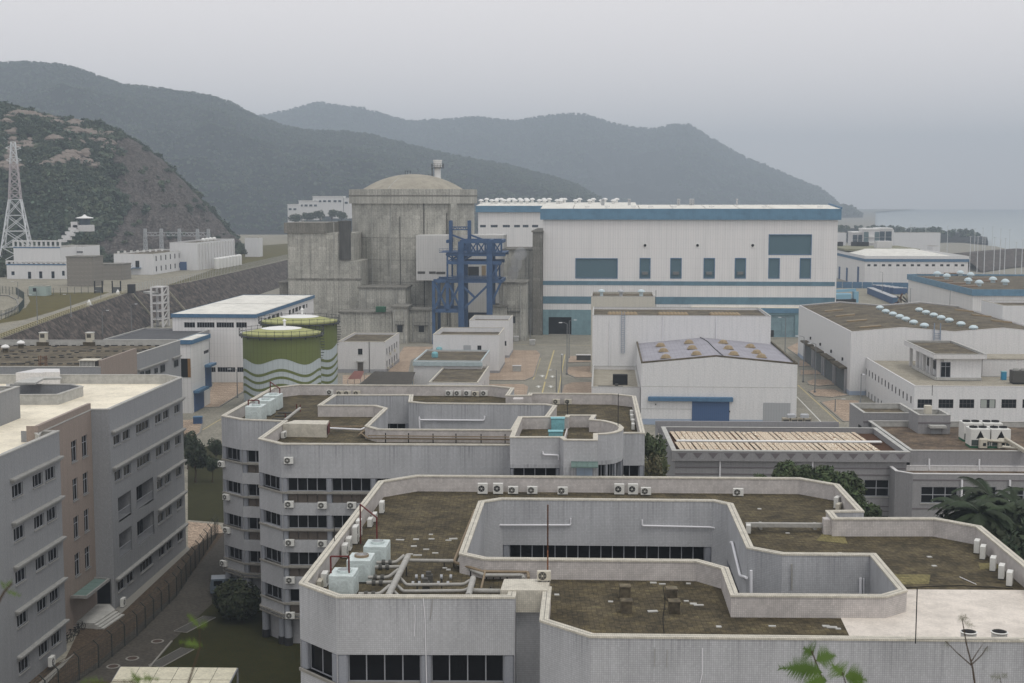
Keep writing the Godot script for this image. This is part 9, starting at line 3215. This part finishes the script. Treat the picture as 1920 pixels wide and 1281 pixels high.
# ---------------------------------------------------------------- branches close to the camera
func feather(mb: MB, base: Vector3, tip: Vector3, width: float, rng: RandomNumberGenerator, n := 30):   # a feathery compound leaf
	var d := tip - base
	var s := d.cross(V(0.1, 0.3, 1.0)).normalized()
	for i in n:
		var f := (i + 1.0) / n
		var p := base + d * f + V(0, -0.12 * d.length() * f * f, 0)
		var w := width * sin(minf(f * 1.15, 1.0) * PI * 0.9 + 0.15)
		for sg in [-1.0, 1.0]:
			var q: Vector3 = p + s * sg * w + d * 0.10 + V(0, rng.randf_range(-0.01, 0.01), 0)
			mb.tri(p - d * 0.014, p + d * 0.026, q)
func build_foreground():
	var rng := RandomNumberGenerator.new()
	rng.seed = 8
	# feathery sprig at the bottom right
	var a := thing("sprig", "blurred feathery green sprig rising from the bottom edge, right of centre", "plant", V(1.58,39.51,-6.5))
	var o: Vector3 = a.position
	var st := MB.new()
	st.tube([Vector3.ZERO, V(1.52,39.67,-6.5) - o, V(1.47,39.8,-6.5) - o], 0.007, 6, 0.5)
	st.tube([V(1.68,39.51,-6.5) - o, V(1.61,39.71,-6.45) - o], 0.005, 6, 0.5)
	part("stem", st, M.bark, a)
	for q in [[V(1.53,39.69,-6.5), V(1.3,39.78,-6.4)], [V(1.49,39.75,-6.5), V(1.61,39.76,-6.6)], [V(1.48,39.78,-6.5), V(1.43,39.82,-6.5)], [V(1.55,39.65,-6.5), V(1.37,39.71,-6.3)], [V(1.62,39.69,-6.45), V(1.74,39.67,-6.5)], [V(1.62,39.69,-6.45), V(1.57,39.74,-6.5)], [V(1.64,39.63,-6.45), V(1.73,39.67,-6.4)]]:
		var m := MB.new()
		m.colored = true
		var k := rng.randf_range(0.8, 1.25)
		m.tint = Color(0.075 * k, 0.125 * k, 0.03, 1)
		feather(m, q[0] - o, q[1] - o, 0.075, rng, 34)
		part("leaf", m, M.leaf, a)
	# bare twig with a few leaves
	var b := thing("sprig", "thin bare twig with a tuft of leaves at its tip near the right corner", "plant", V(2.65,39.12,-7.5))
	o = b.position
	var bt := MB.new()
	bt.tube([Vector3.ZERO, V(2.61,39.36,-7.5) - o, V(2.57,39.5,-7.5) - o, V(2.54,39.65,-7.5) - o], 0.0065, 6, 0.4)
	bt.tube([V(2.6,39.38,-7.5) - o, V(2.52,39.45,-7.5) - o, V(2.45,39.52,-7.5) - o], 0.004, 5, 0.5)
	bt.tube([V(2.6,39.38,-7.5) - o, V(2.66,39.44,-7.5) - o, V(2.69,39.49,-7.5) - o], 0.004, 5, 0.5)
	bt.tube([V(2.6,39.4,-7.5) - o, V(2.66,39.5,-7.5) - o], 0.0035, 5, 0.5)
	bt.tube([V(2.75,39.25,-7.4) - o, V(2.73,39.34,-7.4) - o], 0.0035, 5, 0.5)
	part("stem", bt, M.bark, b)
	for q in [[V(2.55,39.64,-7.5), V(2.52,39.67,-7.5)], [V(2.55,39.63,-7.5), V(2.61,39.61,-7.5)], [V(2.55,39.63,-7.5), V(2.56,39.68,-7.5)], [V(2.69,39.49,-7.5), V(2.69,39.46,-7.5)], [V(2.74,39.34,-7.4), V(2.67,39.36,-7.4)], [V(2.74,39.34,-7.4), V(2.77,39.37,-7.4)], [V(2.45,39.52,-7.5), V(2.47,39.49,-7.5)]]:
		var m := MB.new()
		m.colored = true
		m.tint = Color(0.085, 0.09, 0.035, 1)
		feather(m, q[0] - o, q[1] - o, 0.035, rng, 12)
		part("leaf", m, M.leaf, b)
	# very close leaves, strongly out of focus
	var c := thing("sprig", "blurred yellow-green leaves close to the camera over the lane", "plant", V(-0.84,40.74,-3.4))
	o = c.position
	for q in [[V(-0.8,40.91,-3.4), V(-0.83,40.95,-3.4)], [V(-0.8,40.91,-3.4), V(-0.78,40.93,-3.4)], [V(-0.79,40.86,-3.4), V(-0.85,40.88,-3.4)], [V(-0.85,40.85,-3.2), V(-0.94,40.85,-3.2)], [V(-0.97,40.83,-3.2), V(-1.04,40.85,-3.2)], [V(-0.9,40.83,-3.2), V(-0.92,40.87,-3.2)]]:
		var m := MB.new()
		m.colored = true
		m.tint = Color(0.10, 0.15, 0.035, 1)
		feather(m, q[0] - o, q[1] - o, 0.012, rng)
		part("leaf", m, M.leaf, c)
	var cs := MB.new()
	cs.tube([Vector3.ZERO, V(-0.8,40.86,-3.4) - o, V(-0.8,40.91,-3.4) - o], 0.003, 5, 0.5)
	cs.tube([V(-0.85,40.81,-3.2) - o, V(-0.92,40.84,-3.2) - o, V(-1.03,40.84,-3.2) - o], 0.003, 5, 0.5)
	part("stem", cs, M.bark, c)
	var d := thing("sprig", "blurred twig with three narrow leaves at the left edge", "plant", V(-1.4,40.9,-3.6))
	o = d.position
	var ds := MB.new()
	ds.tube([Vector3.ZERO, V(-1.37,40.95,-3.6) - o, V(-1.35,40.97,-3.6) - o], 0.004, 5, 0.6)
	part("stem", ds, M.bark, d)
	for q in [[V(-1.37,40.95,-3.6), V(-1.38,40.98,-3.6)], [V(-1.37,40.96,-3.6), V(-1.35,40.98,-3.6)], [V(-1.37,40.95,-3.6), V(-1.33,40.94,-3.6)]]:
		var m := MB.new()
		m.colored = true
		m.tint = Color(0.10, 0.15, 0.04, 1)
		feather(m, q[0] - o, q[1] - o, 0.008, rng)
		part("leaf", m, M.leaf, d)
